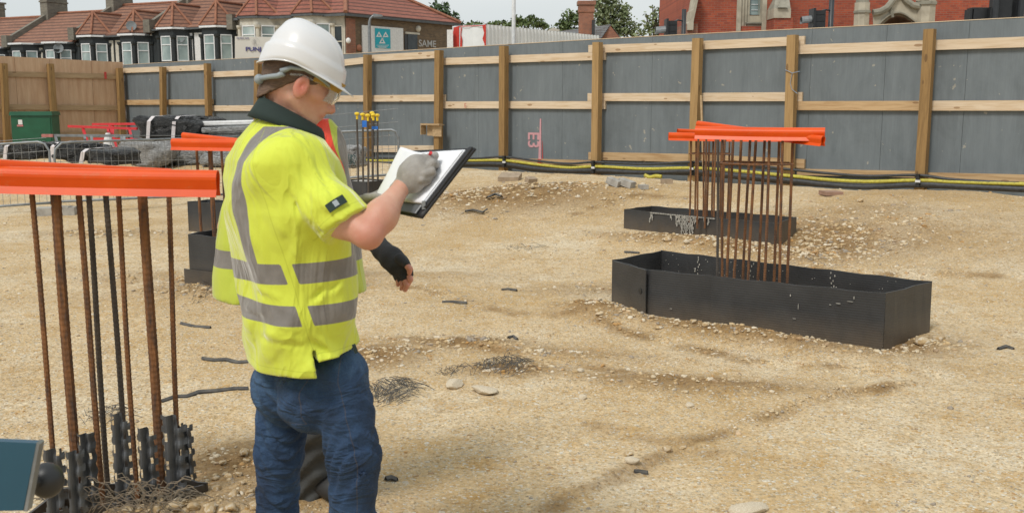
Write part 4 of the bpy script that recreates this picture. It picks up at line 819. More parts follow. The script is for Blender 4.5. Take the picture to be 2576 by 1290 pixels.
def tiles(name, c1, c2, pitch=.17, rotz=0):
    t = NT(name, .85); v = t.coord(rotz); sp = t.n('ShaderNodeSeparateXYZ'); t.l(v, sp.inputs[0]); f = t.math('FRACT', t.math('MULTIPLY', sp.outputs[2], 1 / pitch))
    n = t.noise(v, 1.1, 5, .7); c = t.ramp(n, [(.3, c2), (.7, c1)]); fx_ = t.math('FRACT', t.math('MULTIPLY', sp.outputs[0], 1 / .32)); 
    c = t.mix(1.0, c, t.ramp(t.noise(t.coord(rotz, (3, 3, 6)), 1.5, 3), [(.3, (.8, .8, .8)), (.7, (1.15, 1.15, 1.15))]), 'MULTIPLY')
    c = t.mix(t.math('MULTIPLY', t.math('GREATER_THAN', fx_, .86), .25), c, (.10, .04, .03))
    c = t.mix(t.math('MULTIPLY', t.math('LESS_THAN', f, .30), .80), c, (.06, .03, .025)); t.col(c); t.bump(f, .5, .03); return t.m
A25 = math.radians(25); FD = np.array([-math.cos(A25), math.sin(A25), 0]); FN = np.array([math.sin(A25), math.cos(A25), 0])   # along the terrace (leftwards), away
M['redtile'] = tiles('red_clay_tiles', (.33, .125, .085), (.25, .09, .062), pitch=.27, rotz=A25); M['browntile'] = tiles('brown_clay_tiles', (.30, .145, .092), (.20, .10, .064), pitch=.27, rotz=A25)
M['ridge'] = simple('ridge_tile', (.33, .15, .09), (.24, .10, .06), 4, rough=.9); M['stock'] = brick('yellow_stock_brick', (.20, .135, .075), (.125, .088, .055), (.16, .14, .12), 4.0, rotz=-math.radians(51), rowh=.3, bw=.9)
M['redbrick'] = brick('red_church_brick', (.40, .085, .038), (.27, .055, .032), (.26, .13, .09), 4.2, rowh=.34, bw=1.0, msize=.035); M['chimbrick'] = brick('orange_chimney_brick', (.33, .13, .075), (.24, .10, .065), (.24, .18, .14), 4.0, rowh=.32, bw=.95, msize=.03)
M['greybrick'] = brick('grey_parapet_brick', (.21, .19, .15), (.15, .135, .11), (.2, .19, .16), 4, rowh=.3, bw=.8); M['darkwall'] = simple('black_painted_masonry', (.022, .028, .03), (.014, .018, .02), 3, rough=.6)
M['cream'] = simple('cream_masonry', (.58, .55, .47), (.46, .43, .36), 3, rough=.85); M['stone'] = simple('weathered_limestone', (.50, .45, .35), (.34, .30, .23), 2.5, rough=.9, bump=.3); M['stonedark'] = simple('grey_limestone', (.32, .30, .24), (.20, .19, .15), 3, rough=.9, bump=.3)
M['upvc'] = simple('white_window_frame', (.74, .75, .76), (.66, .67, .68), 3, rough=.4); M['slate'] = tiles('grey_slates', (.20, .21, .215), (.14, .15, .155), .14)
def glassm():
    t = NT('window_glass', .12); v = t.coord(0, (1, 1, .6)); t.col(t.ramp(t.noise(v, .9, 3), [(.35, (.19, .25, .25)), (.6, (.34, .42, .41)), (.75, (.52, .58, .57))])); return t.m
M['glass'] = glassm(); M['darkglass'] = simple('dark_window_glass', (.035, .045, .05), (.015, .02, .022), 2, rough=.1)
M['drain'] = simple('grey_gutter', (.10, .11, .115), (.07, .075, .08), 4)
def rebase(mb, name, mat, parent, **k): return mb.build(name, mat, parent, **k)
A0 = np.array([P(867, 42, 66)[0], 66.0, 0]); ZE0 = 7.24
def HP(q, p, z, o=A0): return o + FD * q - FN * p + UP * z      # q along the terrace to the left, p towards the camera
def window(parent, a, b, z0, z1, out, transom=.35, frame='upvc', glass='glass', fw=.07, open_=None):
    a, b = np.array(a, float), np.array(b, float); a[2] = b[2] = 0; d = (b - a) / np.linalg.norm(b - a); m = MB()
    def bx_(u0, u1, v0, v1, dp=.05, o_=.012):
        c = a + d * (u0 + u1) / 2 + UP * (v0 + v1) / 2 + out * (o_ + dp / 2); m.box(c, (abs(u1 - u0), dp, abs(v1 - v0)), (d, out, UP))
    L = np.linalg.norm(b - a); bx_(0, fw, z0, z1); bx_(L - fw, L, z0, z1); bx_(fw, L - fw, z1 - fw, z1); bx_(fw, L - fw, z0, z0 + fw)
    if transom: zt = z1 - (z1 - z0) * transom; bx_(fw, L - fw, zt - fw / 2, zt + fw / 2)
    f = m.build('window', M[frame], parent); g_ = MB(); c = (a + b) / 2 + UP * (z0 + z1) / 2 + out * .02; g_.box(c, (L - fw, .012, z1 - z0 - fw), (d, out, UP)); g_.build('pane', M[glass], f); return f
def bay(parent, qc, ze, wall, roof, wz, ridge=True, hw=1.38, fwid=.66, proj=.95, open_=False):
    pts = [(qc - hw, .0), (qc - fwid, proj), (qc + fwid, proj), (qc + hw, .0)]; W = [HP(q, p, 0) for q, p in pts]
    m = MB(); m.prism([HP(q, p, .3) for q, p in pts], UP * (ze - .36)); b = m.build('bay', M[wall], parent)
    for i in range(3):
        a_, b_ = W[i], W[i + 1]; d = b_ - a_; L = np.linalg.norm(d); d /= L; o = np.cross(d, UP); o = o if o.dot(-FN) > 0 else -o; mg = .20 if i == 1 else .2
        window(b, a_ + d * mg, b_ - d * mg, ze - 2.35, ze - .62, o)
        if i in (1, 2) or True:
            for e in (a_, b_): mm = MB(); mm.tube([e + o * .03 + UP * (ze - 2.4), e + o * .03 + UP * (ze - .85), e + o * .03 + UP * (ze - .75), e + o * .03 + UP * (ze - .6)], [.11, .11, .2, .22], 8); mm.build('pillar', M[wall], b)
    ee = [(qc - hw - .15, -.1), (qc - fwid - .08, proj + .18), (qc + fwid + .08, proj + .18), (qc + hw + .15, -.1)]
    m = MB(); m.prism([HP(q, p, ze - .16) for q, p in ee], UP * .13); m.build('gutter', M['upvc' if wall == 'darkwall' else 'drain'], b)
    if ridge:
        E = [HP(q, p, ze) for q, p in ee]; ap = HP(qc, .15, ze + 1.65); rb = HP(qc, -2.55, ze + 1.65); m = MB(); m.face([E[1], ap, E[2]]); m.face([E[0], rb, ap, E[1]] if 0 else [E[0], ap, E[1]]); m.face([E[0], rb, ap]); m.face([E[2], ap, E[3]]); m.face([ap, rb, E[3]]); m.face([E[0], E[1], E[2], E[3]]); r_ = m.build('bay_roof', M[roof], parent)
        for e in E: mm = MB(); mm.tube([e + UP * .03, ap + UP * .05], .09, 6); mm.build('hip', M['ridge'], r_)
        mm = MB(); mm.tube([ap + UP * .04, rb + UP * .04], .09, 6); mm.build('ridge', M['ridge'], r_)
def dish(q, p, z, label):
    c = HP(q, p, z); t_ = thing('satellite_dish', label, 'satellite dish', HP(q, p - .3, z)); m = MB(); n = 16; dr = np.array([.25, -.9, .25]); dr /= np.linalg.norm(dr); u = np.cross(dr, UP); u /= np.linalg.norm(u); v = np.cross(u, dr); V = [c]; R_ = .36
    for j, (rr, dd) in enumerate(((.5, .02), (1, .08))): V += [c + (u * math.cos(2 * math.pi * k / n) + v * math.sin(2 * math.pi * k / n)) * R_ * rr + dr * dd for k in range(n)]
    F = [(0, 1 + k, 1 + (k + 1) % n) for k in range(n)] + [(1 + k, 1 + n + k, 1 + n + (k + 1) % n, 1 + (k + 1) % n) for k in range(n)]; m.add(V, F); m.add([q_ - dr * .015 for q_ in V], [tuple(reversed(f)) for f in F]); m.build('dish', M['drain'] if 0 else simple('dish_grey', (.20, .22, .23), (.15, .165, .17), 4), t_)
    m = MB(); m.tube([c, c - dr * .12 - UP * .1, HP(q, p - .45, z - .1)], .02, 5); m.tube([c - v * .3, c + dr * .38 - v * .15], .012, 5); m.build('arm', M['galv'], t_)
def chimney(parent, q, p, z0, z1, L, w_=.75, pots=3, mat='greybrick'):
    m = MB(); c = HP(q, p, 0); m.box(c + UP * (z0 + z1) / 2, (w_, L, z1 - z0), (FD, FN, UP)); m.box(c + UP * (z1 - .45), (w_ + .12, L + .12, .12), (FD, FN, UP)); m.box(c + UP * (z1 + .02), (w_ + .2, L + .2, .14), (FD, FN, UP)); ch = m.build('chimney', M[mat], parent)
    for k in range(pots): mm = MB(); e = c + FN * ((k + .5) / pots - .5) * L * .8 + UP * z1; mm.tube([e, e + UP * .28], [.13, .11], 8); mm.build('chimney_pot', M['ridge'], ch)
# brown-roofed pairs of terraced houses; each house a thing
PQ = [8.93, 16.5, 24.0, 31.2, 38.6, 46.2, 54]
ZES = [6.75, 6.42, 6.05, 5.85, 5.6, 5.4]
words = ['nearest to the red roofed corner house', 'second from', 'third', 'fourth', 'fifth', 'sixth']
HL = ['brown roofed house with dark bay joined to the red roofed corner building', 'brown roofed house with dark bay and a tilted open window left of the joined one', 'brown roofed house with dark bay, right one under the tallest left chimney roof', 'brown roofed house whose dark bay has a netted window, below the middle chimney',
      'flat bayed brown roofed house with a satellite dish, just left of the last pyramid bay', 'flat bayed brown roofed house above the corner post of the tan hoarding', 'far brown roofed house, inner of the leftmost pair', 'far brown roofed house at the left edge of the picture', 'farthest brown roofed house beyond the left edge, inner', 'farthest brown roofed house beyond the left edge, outer']
bays = {0: (10.45, 14.35), 1: (18.05, 22.1), 2: (25.8, 29.4), 3: (33.0, 36.6), 4: (40.8, 44.4)}
RISE, DEP = 2.6, 4.3
hi = 0
for k in range(5):
    qa, qb = PQ[k], PQ[k + 1]; ze = ZES[k]; qm = (qa + qb) / 2
    for j, (u0, u1) in enumerate(((qa, qm), (qm, qb))):
        hs = thing('terraced_house', HL[hi], 'house', HP((u0 + u1) / 2, -2, 1.0)); hi += 1
        m = MB(); m.prism([HP(u0 + .003, 0, .4), HP(u1 - .003, 0, .4), HP(u1 - .003, -2 * DEP, .4), HP(u0 + .003, -2 * DEP, .4)], UP * (ze - .4)); m.prism([HP(u0 + .003, 0, ze), HP(u0 + .003, -DEP, ze + RISE - .08), HP(u0 + .003, -2 * DEP, ze)], FD * (u1 - u0 - .006)); m.build('wall', M['darkwall'], hs)
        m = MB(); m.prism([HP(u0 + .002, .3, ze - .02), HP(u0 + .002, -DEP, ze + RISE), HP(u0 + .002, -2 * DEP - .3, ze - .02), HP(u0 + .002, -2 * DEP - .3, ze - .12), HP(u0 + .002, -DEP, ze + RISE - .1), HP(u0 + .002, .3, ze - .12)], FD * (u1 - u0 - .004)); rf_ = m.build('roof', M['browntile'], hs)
        m = MB(); m.tube([HP(u0, -DEP, ze + RISE + .03), HP(u1, -DEP, ze + RISE + .03)], .11, 6); m.build('ridge', M['ridge'], rf_)
        m = MB(); m.beam(HP(u0, .36, ze - .12), HP(u1, .36, ze - .12), .12, .12); m.build('gutter', M['drain'], rf_)
        qc = bays[k][j]; bay(hs, qc, ze, 'darkwall', 'browntile', 0, ridge=(k < 2))
        # the pale strip of wall with its narrow window beside the bay
        qs = u1 - .95 if j == 0 else u0 + .95
        m = MB(); qq = qm - .55 if j == 0 else qm + .55; m.box(HP(qq, .03, ze - 1.6), (.9, .05, 2.4), (FD, FN, UP)); m.build('render_strip', M['cream' if k else 'white'], hs)
        if j == 1:
            m = MB(); m.prism([HP(qb - .15, .45, ze - .1), HP(qb - .15, .45, ze + .35), HP(qb - .15, -DEP, ze + RISE + .4), HP(qb - .15, -DEP, ze + RISE - .3)], FD * .32); m.prism([HP(qb - .15, -2 * DEP, ze - .1), HP(qb - .15, -2 * DEP, ze + .35), HP(qb - .15, -DEP, ze + RISE + .4), HP(qb - .15, -DEP, ze + RISE - .3)], FD * .32); m.box(HP(qb, .35, ze + .15), (.6, .5, .9), (FD, FN, UP)); m.build('parapet', M['greybrick'], hs)
            chimney(hs, qb, -DEP, ze + RISE - .6, ze + RISE + (1.35 if k != 1 else 1.5), 2.0, .8)
        elif k == 0: 
            m = MB(); m.box(HP(qa + .05, .35, ze + .2), (.5, .5, 1.0), (FD, FN, UP)); m.prism([HP(qa - .1, .45, ze), HP(qa - .1, .45, ze + .4), HP(qa - .1, -DEP, ze + RISE + .45), HP(qa - .1, -DEP, ze + RISE)], FD * .3); m.build('parapet', M['greybrick'], hs); chimney(hs, qa + .1, -DEP, ze + RISE - .6, ze + RISE + 1.6, 2.0, .8)
dish(13.5, .55, 6.0, 'satellite dish between the two dark bays nearest the corner building'); dish(17.5, 1.0, 6.9, 'satellite dish at the roof edge between the two pairs of pyramid bays'); dish(25.0, .9, 5.5, 'satellite dish left of the pyramid bays, over the corner of the grey hoarding') ; dish(21.6, .7, 5.6, 'satellite dish between the second pair of dark bays')
for q, zz, lb in ((32.2, 12.0, 'thin aerial mast on the leftmost chimney but one'), (39.7, 12.0, 'thin aerial mast on the leftmost chimney')): m = MB(); m.tube([HP(q, -DEP, 9.0), HP(q + .1, -DEP, zz + 2)], .03, 5); tag(m.build('aerial_mast', M['galv']), lb, 'aerial')
# corner building with red hipped roof
cbld = thing('corner_building', 'red roofed corner building with cream bays and a brown brick side wall', 'building', A0 + UP)
B0 = P(1142, 66, 74.3); B0[2] = 0; D0 = HP(8.9, 0, 0); C0 = D0 + (B0 - A0); ze = ZE0
sd = (B0 - A0); LS = np.linalg.norm(sd); sd = sd / LS; so_ = np.cross(sd, UP)
m = MB(); m.prism([HP(.02, .0, .4), D0 + UP * .4, C0 + UP * .4, HP(.02, .0, .4) + (B0 - A0)], UP * (ze - .45)); m.build('wall', M['cream'], cbld)
m = MB(); m.prism([A0 + UP * .4 + so_ * .06, B0 + UP * .4 + so_ * .06, B0 + UP * .4, A0 + UP * .4], UP * (ze - .5)); m.build('side_wall', M['stock'], cbld)
m = MB(); m.box(A0 + sd * .42 + so_ * .08 + UP * (ze / 2), (.8, .06, ze - .6), (sd, so_, UP)); m.build('quoin_pier', M['chimbrick'], cbld)
ov = .35; eA, eB, eC, eD = A0 - FD * .35 - FN * .4, B0 - FD * .35 + FN * .4, C0 + FN * .4, D0 - FN * .4; mid1 = (A0 + B0) / 2 + FD * 4.6; mid2 = (D0 + C0) / 2; zr = ze + 3.3
m = MB(); E = [q + UP * ze for q in (eA, eB, eC, eD)]; T1, T2 = mid1 + UP * zr, mid2 + UP * zr; m.face([E[0], E[3], T2, T1]); m.face([E[0], T1, E[1]]); m.face([E[1], T1, T2, E[2]]); m.face([E[3], E[2], T2]); m.face([E[0], E[1], E[2], E[3]]); rr = m.build('roof', M['redtile'], cbld)
for e in E[:2]: m = MB(); m.tube([e + UP * .04, T1 + UP * .06], .15, 6); m.build('hip', M['ridge'], rr)
m = MB(); m.tube([T1, T2], .15, 6); m.build('ridge', M['ridge'], rr); m = MB(); m.beam(E[0] - UP * .12, E[1] - UP * .12, .14, .16); m.beam(E[0] - UP * .12 - FN * .03, E[3] - UP * .12 - FN * .03, .14, .16); m.build('gutter', M['drain'], rr)
bay(cbld, 7.0, ze, 'cream', 'redtile', 0, hw=1.6, fwid=.75, proj=1.0); bay(cbld, 2.55, ze, 'cream', 'redtile', 0, hw=1.6, fwid=.75, proj=1.0)
window(cbld, HP(.85, 0, 0), HP(.15, 0, 0), ze - 2.8, ze - .75, -FN, .5, 'cream', 'darkglass')
def SW(px, py, off=.07):   # meets the side wall plane
    d = ray(px, py); a = A0 + so_ * off; return CAM + d * ((a - CAM).dot(so_) / d.dot(so_))
def swbox(x0, y0, x1, y1, name, mat, dp=.08, off=.07, parent=None):
    a, b = SW(x0, y0, off), SW(x1, y0, off); a[2] = b[2] = 0; z1 = SW((x0 + x1) / 2, y0, off)[2]; z0 = SW((x0 + x1) / 2, y1, off)[2]; m = MB(); m.box((a + b) / 2 + UP * (z0 + z1) / 2 + so_ * dp / 2, (np.linalg.norm(b - a), dp, z1 - z0), (sd, so_, UP)); return m.build(name, M[mat], parent or cbld)
swbox(1025, 86, 1049, 140, 'door', 'darkglass', .04); swbox(1019, 82, 1055, 87, 'lintel', 'cream', .05); swbox(1017, 88, 1024, 140, 'door_jamb', 'darkmetal', .03)
sg = thing('wall_sign', 'white board with a teal panel of three triangles on the brick side wall', 'sign', SW(960, 120, .12))
swbox(909, 68, 1012, 140, 'board', 'white', .08, .09, sg); swbox(943, 73, 981, 122, 'panel', 'teal', .03, .18, sg)
m = MB()
def swp(px, py): return SW(px, py, .215)
def tri(cx, cy, s_):
    o3 = [(cx, cy - s_ * 1.1), (cx + s_, cy + s_ * .75), (cx - s_, cy + s_ * .75)]; i3 = [(cx, cy - s_ * .35), (cx + s_ * .42, cy + s_ * .36), (cx - s_ * .42, cy + s_ * .36)]
    V = [swp(*q) for q in o3 + i3]; m.add(V, [(0, 1, 4, 3), (1, 2, 5, 4), (2, 0, 3, 5)]); m.add([v + so_ * .004 for v in V], [(3, 4, 1, 0), (4, 5, 2, 1), (5, 3, 0, 2)])
tri(953.5, 88, 7.5); tri(970, 88.5, 7.5); tri(961.5, 104, 8.2); m.prism([swp(958, 95), swp(962, 97), swp(966, 95), swp(963.5, 98), swp(963, 102), swp(960, 102), swp(960.5, 98)], so_ * .004); m.build('triangle_emblem', M['white'], sg)
m = MB()
for x0, x1, y in ((947, 978, 114), (950, 975, 117.5), (953, 972, 120)): m.prism([swp(x0, y), swp(x1, y), swp(x1, y + 1.1), swp(x0, y + 1.1)], so_ * .003)
m.build('small_print', M['white'], sg)
p = SW(1053, 117, .10); text('graffiti', 'SAME', .66, p, sd, UP, simple('pale_graffiti', (.55, .55, .54), (.42, .42, .41), 6), cbld, .004, 1.15, .004)
for px, py, r, nm, mt in ((876, 103, .17, 'alarm_box', 'white'), (903, 121, .2, 'alarm_box', 'ridge'), (1052, 73, .2, 'security_light', 'cream')): V, F = uvs(SW(px, py, .15), r, (1, .7, 1.1), 10); mesh_np(nm, V, F, M[mt], cbld, True)
# street lamp, flag pole, PUNJ sign
sl_ = thing('street_lamp', 'grey curved street lamp in front of the teal sign', 'street lamp', P(929, 200, 45)); a = P(929, 50, 45); m = MB(); a0 = np.array([a[0], 45, 1.0]); m.tube([a0, a0 + UP * 1.2, P(929, 75, 45), P(929.5, 56, 45), P(932, 47, 45), P(938, 41, 45), P(943, 39, 45)], [.09, .08, .07, .06, .05, .05, .045], 8); m.build('pole', M['galv'], sl_, smooth=True)
m = MB(); a, b = P(940, 38, 45), P(961, 39.5, 45); m.prism([a + UP * .05 - np.array([0, .12, 0]), b + UP * .02 - np.array([0, .1, 0]), b - UP * .05 - np.array([0, .1, 0]), a - UP * .1 - np.array([0, .12, 0])], (0, .26, 0)); m.build('lamp_head', M['galv'], sl_)
m = MB(); a = P(1292, 108, 38); m.tube([np.array([a[0], 38, .9]), np.array([a[0], 38, 4]), np.array([a[0] + .02, 38, 10])], [.085, .075, .06], 12); tag(m.build('pole', M['white'], smooth=True), 'tall plain white pole rising in front of the white container', 'pole')
ps = thing('shop_sign', 'cream sign board reading PUNJ beside the man\'s helmet', 'sign', P(660, 180, 36)); Ys = 36
def SG(px, py, d=0.): return P(px, py, Ys - d)
m = MB(); m.prism([SG(591, 92), SG(790, 96), SG(790, 152), SG(591, 152)], (0, .08, 0)); m.build('board', simple('cream_sign', (.62, .59, .53), (.56, .53, .47), 1, rough=.5), ps)
for x in (610, 770): m = MB(); q = P(x, 150, Ys + .15); m.tube([np.array([q[0], q[1], 1.0]), q], .05, 8); m.build('post', M['darkmetal'], ps)
sc_ = Ys / FPX; navy = simple('navy_lettering', (.05, .045, .20), None); text('lettering', 'PUNJ', 13.6 * sc_, SG(617.5, 128.7, .03), (1, 0, 0), UP, navy, ps, .004, 1.30, .004)
text('phone_number', '020 8597 3630', 5.6 * sc_, SG(595, 98.7, .03), (1, 0, 0), UP, navy, ps, .003, .9); text('emblem', 'R', 17 * sc_, SG(637, 112, .03), (1, 0, 0), UP, simple('faint_grey', (.42, .40, .37), None), ps, .003, .8)
m = MB(); c = SG(643, 106, .03); n = 20; ro, ri = 9.5 * sc_, 9 * sc_; V = [c + np.array([math.cos(t) * ro, 0, math.sin(t) * ro]) for t in np.linspace(0, 6.283, n, endpoint=False)] + [c + np.array([math.cos(t) * ri, 0, math.sin(t) * ri]) for t in np.linspace(0, 6.283, n, endpoint=False)]
m.add(V, [(k, (k + 1) % n, n + (k + 1) % n, n + k) for k in range(n)]); m.build('emblem_ring', simple('faint_grey_b', (.45, .43, .40), None), ps)
# white container, two high
M['corr'] = None
def corrug():
    t = NT('white_corrugated_steel', .5); v = t.coord(); c = t.ramp(t.noise(v, .8, 4), [(.3, (.62, .65, .66)), (.7, (.74, .77, .78))]); t.col(c); return t.m
M['corr'] = corrug(); M['oldred'] = simple('worn_red_paint', (.50, .035, .02), (.42, .03, .02), 3, rough=.6)
c0, c1 = P(1223, 62, 59.6), P(1507, 91, 69.7); c0[2] = c1[2] = 0; dl = (c1 - c0); LL = np.linalg.norm(dl); dl /= LL; dn = np.array([dl[1], -dl[0], 0]); dn = dn if dn[1] < 0 else -dn; lft = P(1138, 66, 61); lft[2] = 0; el = lft - c0; EL = np.linalg.norm(el); el /= EL; ztop = P(1223, 62, 59.6)[2]
def corrwall(a, d, L, z0, z1, out, pitch=.36, dp=.06):
    m = MB(); n = int(L / pitch) * 4; prof = [0, 0, 1, 1]; V = []; F = []
    for i in range(n + 1): q = a + d * L * i / n + out * dp * prof[i % 4]; V += [q + UP * z0, q + UP * z1]
    F = [(2 * i, 2 * i + 2, 2 * i + 3, 2 * i + 1) for i in range(n)]; m.add(V, F); V2 = [v - out * .05 for v in V]; m.add(V2, [tuple(reversed(f)) for f in F]); return m
for kk, (z0, z1, lb) in enumerate(((ztop - 2.9, ztop, 'long white corrugated container with a red painted left end, above the hoarding'), (ztop - 5.85, ztop - 2.95, 'lower white container carrying the long one, behind the hoarding'))):
    ct = thing('shipping_container', lb, 'container', c0 + UP * z0); corrwall(c0, dl, LL, z0, z1, dn).build('long_side', M['corr'], ct); eo = np.cross(el, UP); eo = eo if eo[1] < 0 else -eo; corrwall(c0, el, EL, z0, z1 - .02, eo, .9).build('end_wall', M['corr'], ct)
    m = MB(); m.prism([c0 + UP * (z1 - .06), c1 + UP * (z1 - .06), c1 + el * EL + UP * (z1 - .06), c0 + el * EL + UP * (z1 - .06)], UP * .06); m.build('roof', M['corr'], ct)
    if kk == 0:
        def ew(px, py, o_=.09): d = ray(px, py); a = c0 + eo * o_; return CAM + d * ((a - CAM).dot(eo) / d.dot(eo))
        def patch(pts): m = MB(); m.prism([ew(*q) for q in pts], eo * .01); m.build('red_patch', M['oldred'], ct)
        patch([(1136, 84), (1141, 79), (1141, 70), (1155, 66), (1155, 128), (1136, 128)]); patch([(1159, 70), (1162, 70), (1160, 88), (1163, 100), (1162, 128), (1157, 128), (1158, 95)]); patch([(1213, 64), (1222.5, 62), (1222.5, 128), (1216, 128), (1219, 112), (1214, 98), (1218, 84), (1215, 72)]); patch([(1155, 66), (1213, 64), (1213, 66), (1155, 68)])
m = MB(); a = P(1131, 90, 60); m.box(np.array([a[0], 60.5, 3.0]), (.35, .3, ztop * 1.95 - 6.2)); tag(m.build('gate_post', M['white']), 'white post between the brick side wall and the container', 'post')
# small house with chimney
hs = thing('cottage', 'small slate roofed brick house behind the container', 'house', P(1480, 200, 84)); Yh = 84
def HH(px, py, d=0.): return P(px, py, Yh + d)
m = MB(); m.prism([HH(1511, 100), HH(1538, 64), HH(1563, 100), HH(1563, 180), HH(1511, 180)], (.0, 5, 0)); m.build('gable_wall', M['chimbrick'], hs)
m = MB(); m.add([HH(1400, 80, 2.5), HH(1536, 62, 0), HH(1509, 101, -.5), HH(1380, 112, -.5)], [(0, 1, 2, 3)]); m.add([HH(1400, 80, 2.6) - UP * .1, HH(1536, 62, .1) - UP * .1, HH(1509, 101, -.4) - UP * .1, HH(1380, 112, -.4) - UP * .1], [(3, 2, 1, 0)]); m.prism([HH(1536, 62), HH(1566, 101), HH(1566, 104), HH(1536, 66)], (0, 5, 0)); m.build('roof', M['slate'], hs)
m = MB(); m.prism([HH(1380, 112), HH(1511, 101), HH(1511, 180), HH(1380, 180)], (0, 4, 0)); m.build('wall', M['chimbrick'], hs)
m = MB(); m.prism([HH(1380, 75, 3), HH(1393, 70, 3), HH(1409, 76, 3), HH(1405, 80, 3), HH(1384, 80, 3)], (0, 2, 0)); m.build('dormer', M['cream'], hs)
Yc = 80; c = P(1475, 88, Yc); zt = P(1475, 3, Yc)[2]; wc = 35 * Yc / FPX; m = MB(); m.box(np.array([c[0], Yc + .5, (zt + 1) / 2]), (wc, 1.1, zt - 1)); m.box(np.array([c[0], Yc + .5, zt - .15]), (wc + .3, 1.4, .3)); m.box(np.array([c[0], Yc + .5, zt - .6]), (wc + .12, 1.22, .5)); ch = thing('chimney_stack', 'tall orange brick chimney stack rising above the slate roof', 'chimney', (c[0], Yc, 1)); m.build('stack', M['chimbrick'], ch); m = MB(); q = P(1493, 60, Yc - .3); m.tube([np.array([q[0], Yc - .3, 2]), P(1493, 51, Yc - .3)], .13, 8); m.build('flue_pipe', M['darkmetal'], ch)
# church
chh = thing('church', 'red brick church with limestone window, buttresses and porch at the right', 'church', P(2150, 200, 38)); Yk = 38
def K(px, py, d=0.): return P(px, py, Yk + d)
def kbox(x0, y0, x1, y1, d0, d1, name, mat, parent=None):
    a, b = K(x0, y0, d0), K(x1, y1, d0); m = MB(); zb2 = .8 if y1 >= 190 else b[2]; m.box(np.array([(a[0] + b[0]) / 2, Yk + (d0 + d1) / 2, (a[2] + zb2) / 2]), (abs(b[0] - a[0]), abs(d1 - d0), abs(a[2] - zb2))); return m.build(name, M[mat], parent or chh)
kbox(1752, -160, 1858, 190, 0, 9, 'wall', 'redbrick'); kbox(1926, -160, 1950, 190, 0, 9, 'wall', 'redbrick'); kbox(1858, 66, 1926, 190, .06, 9, 'wall', 'redbrick'); kbox(1858, -160, 1926, 66, .5, 9, 'wall', 'redbrick'); kbox(1986, -160, 2760, 190, 1.2, 9, 'wall', 'redbrick')
kbox(1947, 45, 1989, 190, -.9, 1.4, 'buttress', 'redbrick'); bt = kbox(1947, 22, 1989, 46, -.95, 1.4, 'buttress_cap', 'stone'); m = MB(); m.prism([K(1947, 22, -.95), K(1989, 22, -.95), K(1985, -6, -.3), K(1951, -6, -.3)], (0, 1.5, 0)); m.prism([K(1955, 20, -.99), K(1968, -4, -.6), K(1981, 20, -.99)], (0, -.06, 0)); m.build('buttress_gable', M['stonedark'], chh)
m = MB(); m.prism([K(1755, -20, -.5), K(1750, 0, -.5), K(1746, 22, -.5), K(1742, 26, -.5), K(1740, 52, -.5), K(1735, 54, -.5), K(1730, 60, -.5), K(1730, 76, -.5), K(1744, 76, -.5), K(1745, 54, -.5), K(1751, 26, -.5), K(1756, 0, -.5), K(1762, -20, -.5)], (0, 1.2, 0)); m.build('stepped_quoins', M['stone'], chh); kbox(1727, 60, 1752, 190, -.3, 2, 'buttress', 'chimbrick')
for x0, x1, d in ((1857, 1863, -.02), (1863, 1870, .08), (1870, 1877, .18), (1877, 1884, .28)): kbox(x0, -80, x1, 79, d, .6, 'window_jamb', 'stone')
kbox(1922, -80, 1927, 79, -.02, .6, 'window_jamb', 'stone'); w1 = kbox(1884, -80, 1922, 38, .42, .5, 'window', 'stone')
for x0, x1 in ((1890, 1907), (1913, 1922)):
    kbox(x0, -80, x1, 38, .40, .43, 'pane', 'glass', w1); m = MB()
    for y in (12, 26, -2): a, b = K(x0, y, .38), K(x1, y, .38); m.beam(a, b, .012, .02)
    m.build('glazing_bar', M['upvc'], w1)
kbox(1880, 40, 1922, 56, .3, .6, 'sill', 'stone'); kbox(1878, 56, 1922, 60, .0, .6, 'sill', 'stonedark'); kbox(1880, 62, 1922, 79, .1, .6, 'tracery_panel', 'stone')
m = MB()
for cx in (1886, 1897, 1908, 1917):
    V = [K(cx + 4 * math.cos(t), 71 + 4 * math.sin(t), .09) for t in np.linspace(0, 6.28, 8, endpoint=False)]; m.prism(V, (0, -.02, 0))
m.build('tracery', M['stonedark'], chh)
# porch
def octo(x0, x1, y0, y1, d, name, mat='stone'):
    a, b = K(x0, y0, d), K(x1, y0, d); r = (b[0] - a[0]) / 2 * 1.06; c = (a + b) / 2; z1 = a[2]; z0 = .8 if y1 > 190 else K(x0, y1, d)[2]; m = MB(); m.tube([np.array([c[0], c[1] + r, z0]), np.array([c[0], c[1] + r, z1])], r, 8); m.build(name, M[mat], chh)
octo(2158, 2195, 6, 200, -1.6, 'turret'); octo(2156, 2198, 26, 32, -1.65, 'turret_moulding', 'stonedark'); octo(2160, 2192, -6, 8, -1.58, 'turret_cap', 'stonedark'); octo(2317, 2364, 0, 200, -1.6, 'turret'); octo(2314, 2368, 3, 11, -1.65, 'turret_moulding', 'stonedark'); octo(2317, 2362, -40, 1, -1.6, 'turret')
arch = [(2209, 75)] + [(2209 + (2260 - 2209) * u, 62 - 32 * math.sin(u * math.pi / 2) ** .9) for u in np.linspace(0, 1, 7)] + [(2260 + (2312 - 2260) * u, 30 + 30 * (1 - math.cos(u * math.pi / 2)) ** .9) for u in np.linspace(.12, 1, 7)] + [(2312, 75)]
gab = [(2196, 190), (2196, 33), (2215, 30), (2232, 20), (2246, 2), (2256, -14), (2262, -22), (2268, -14), (2280, 2), (2296, 14), (2318, 18), (2318, 190)]
outer = gab; m = MB()
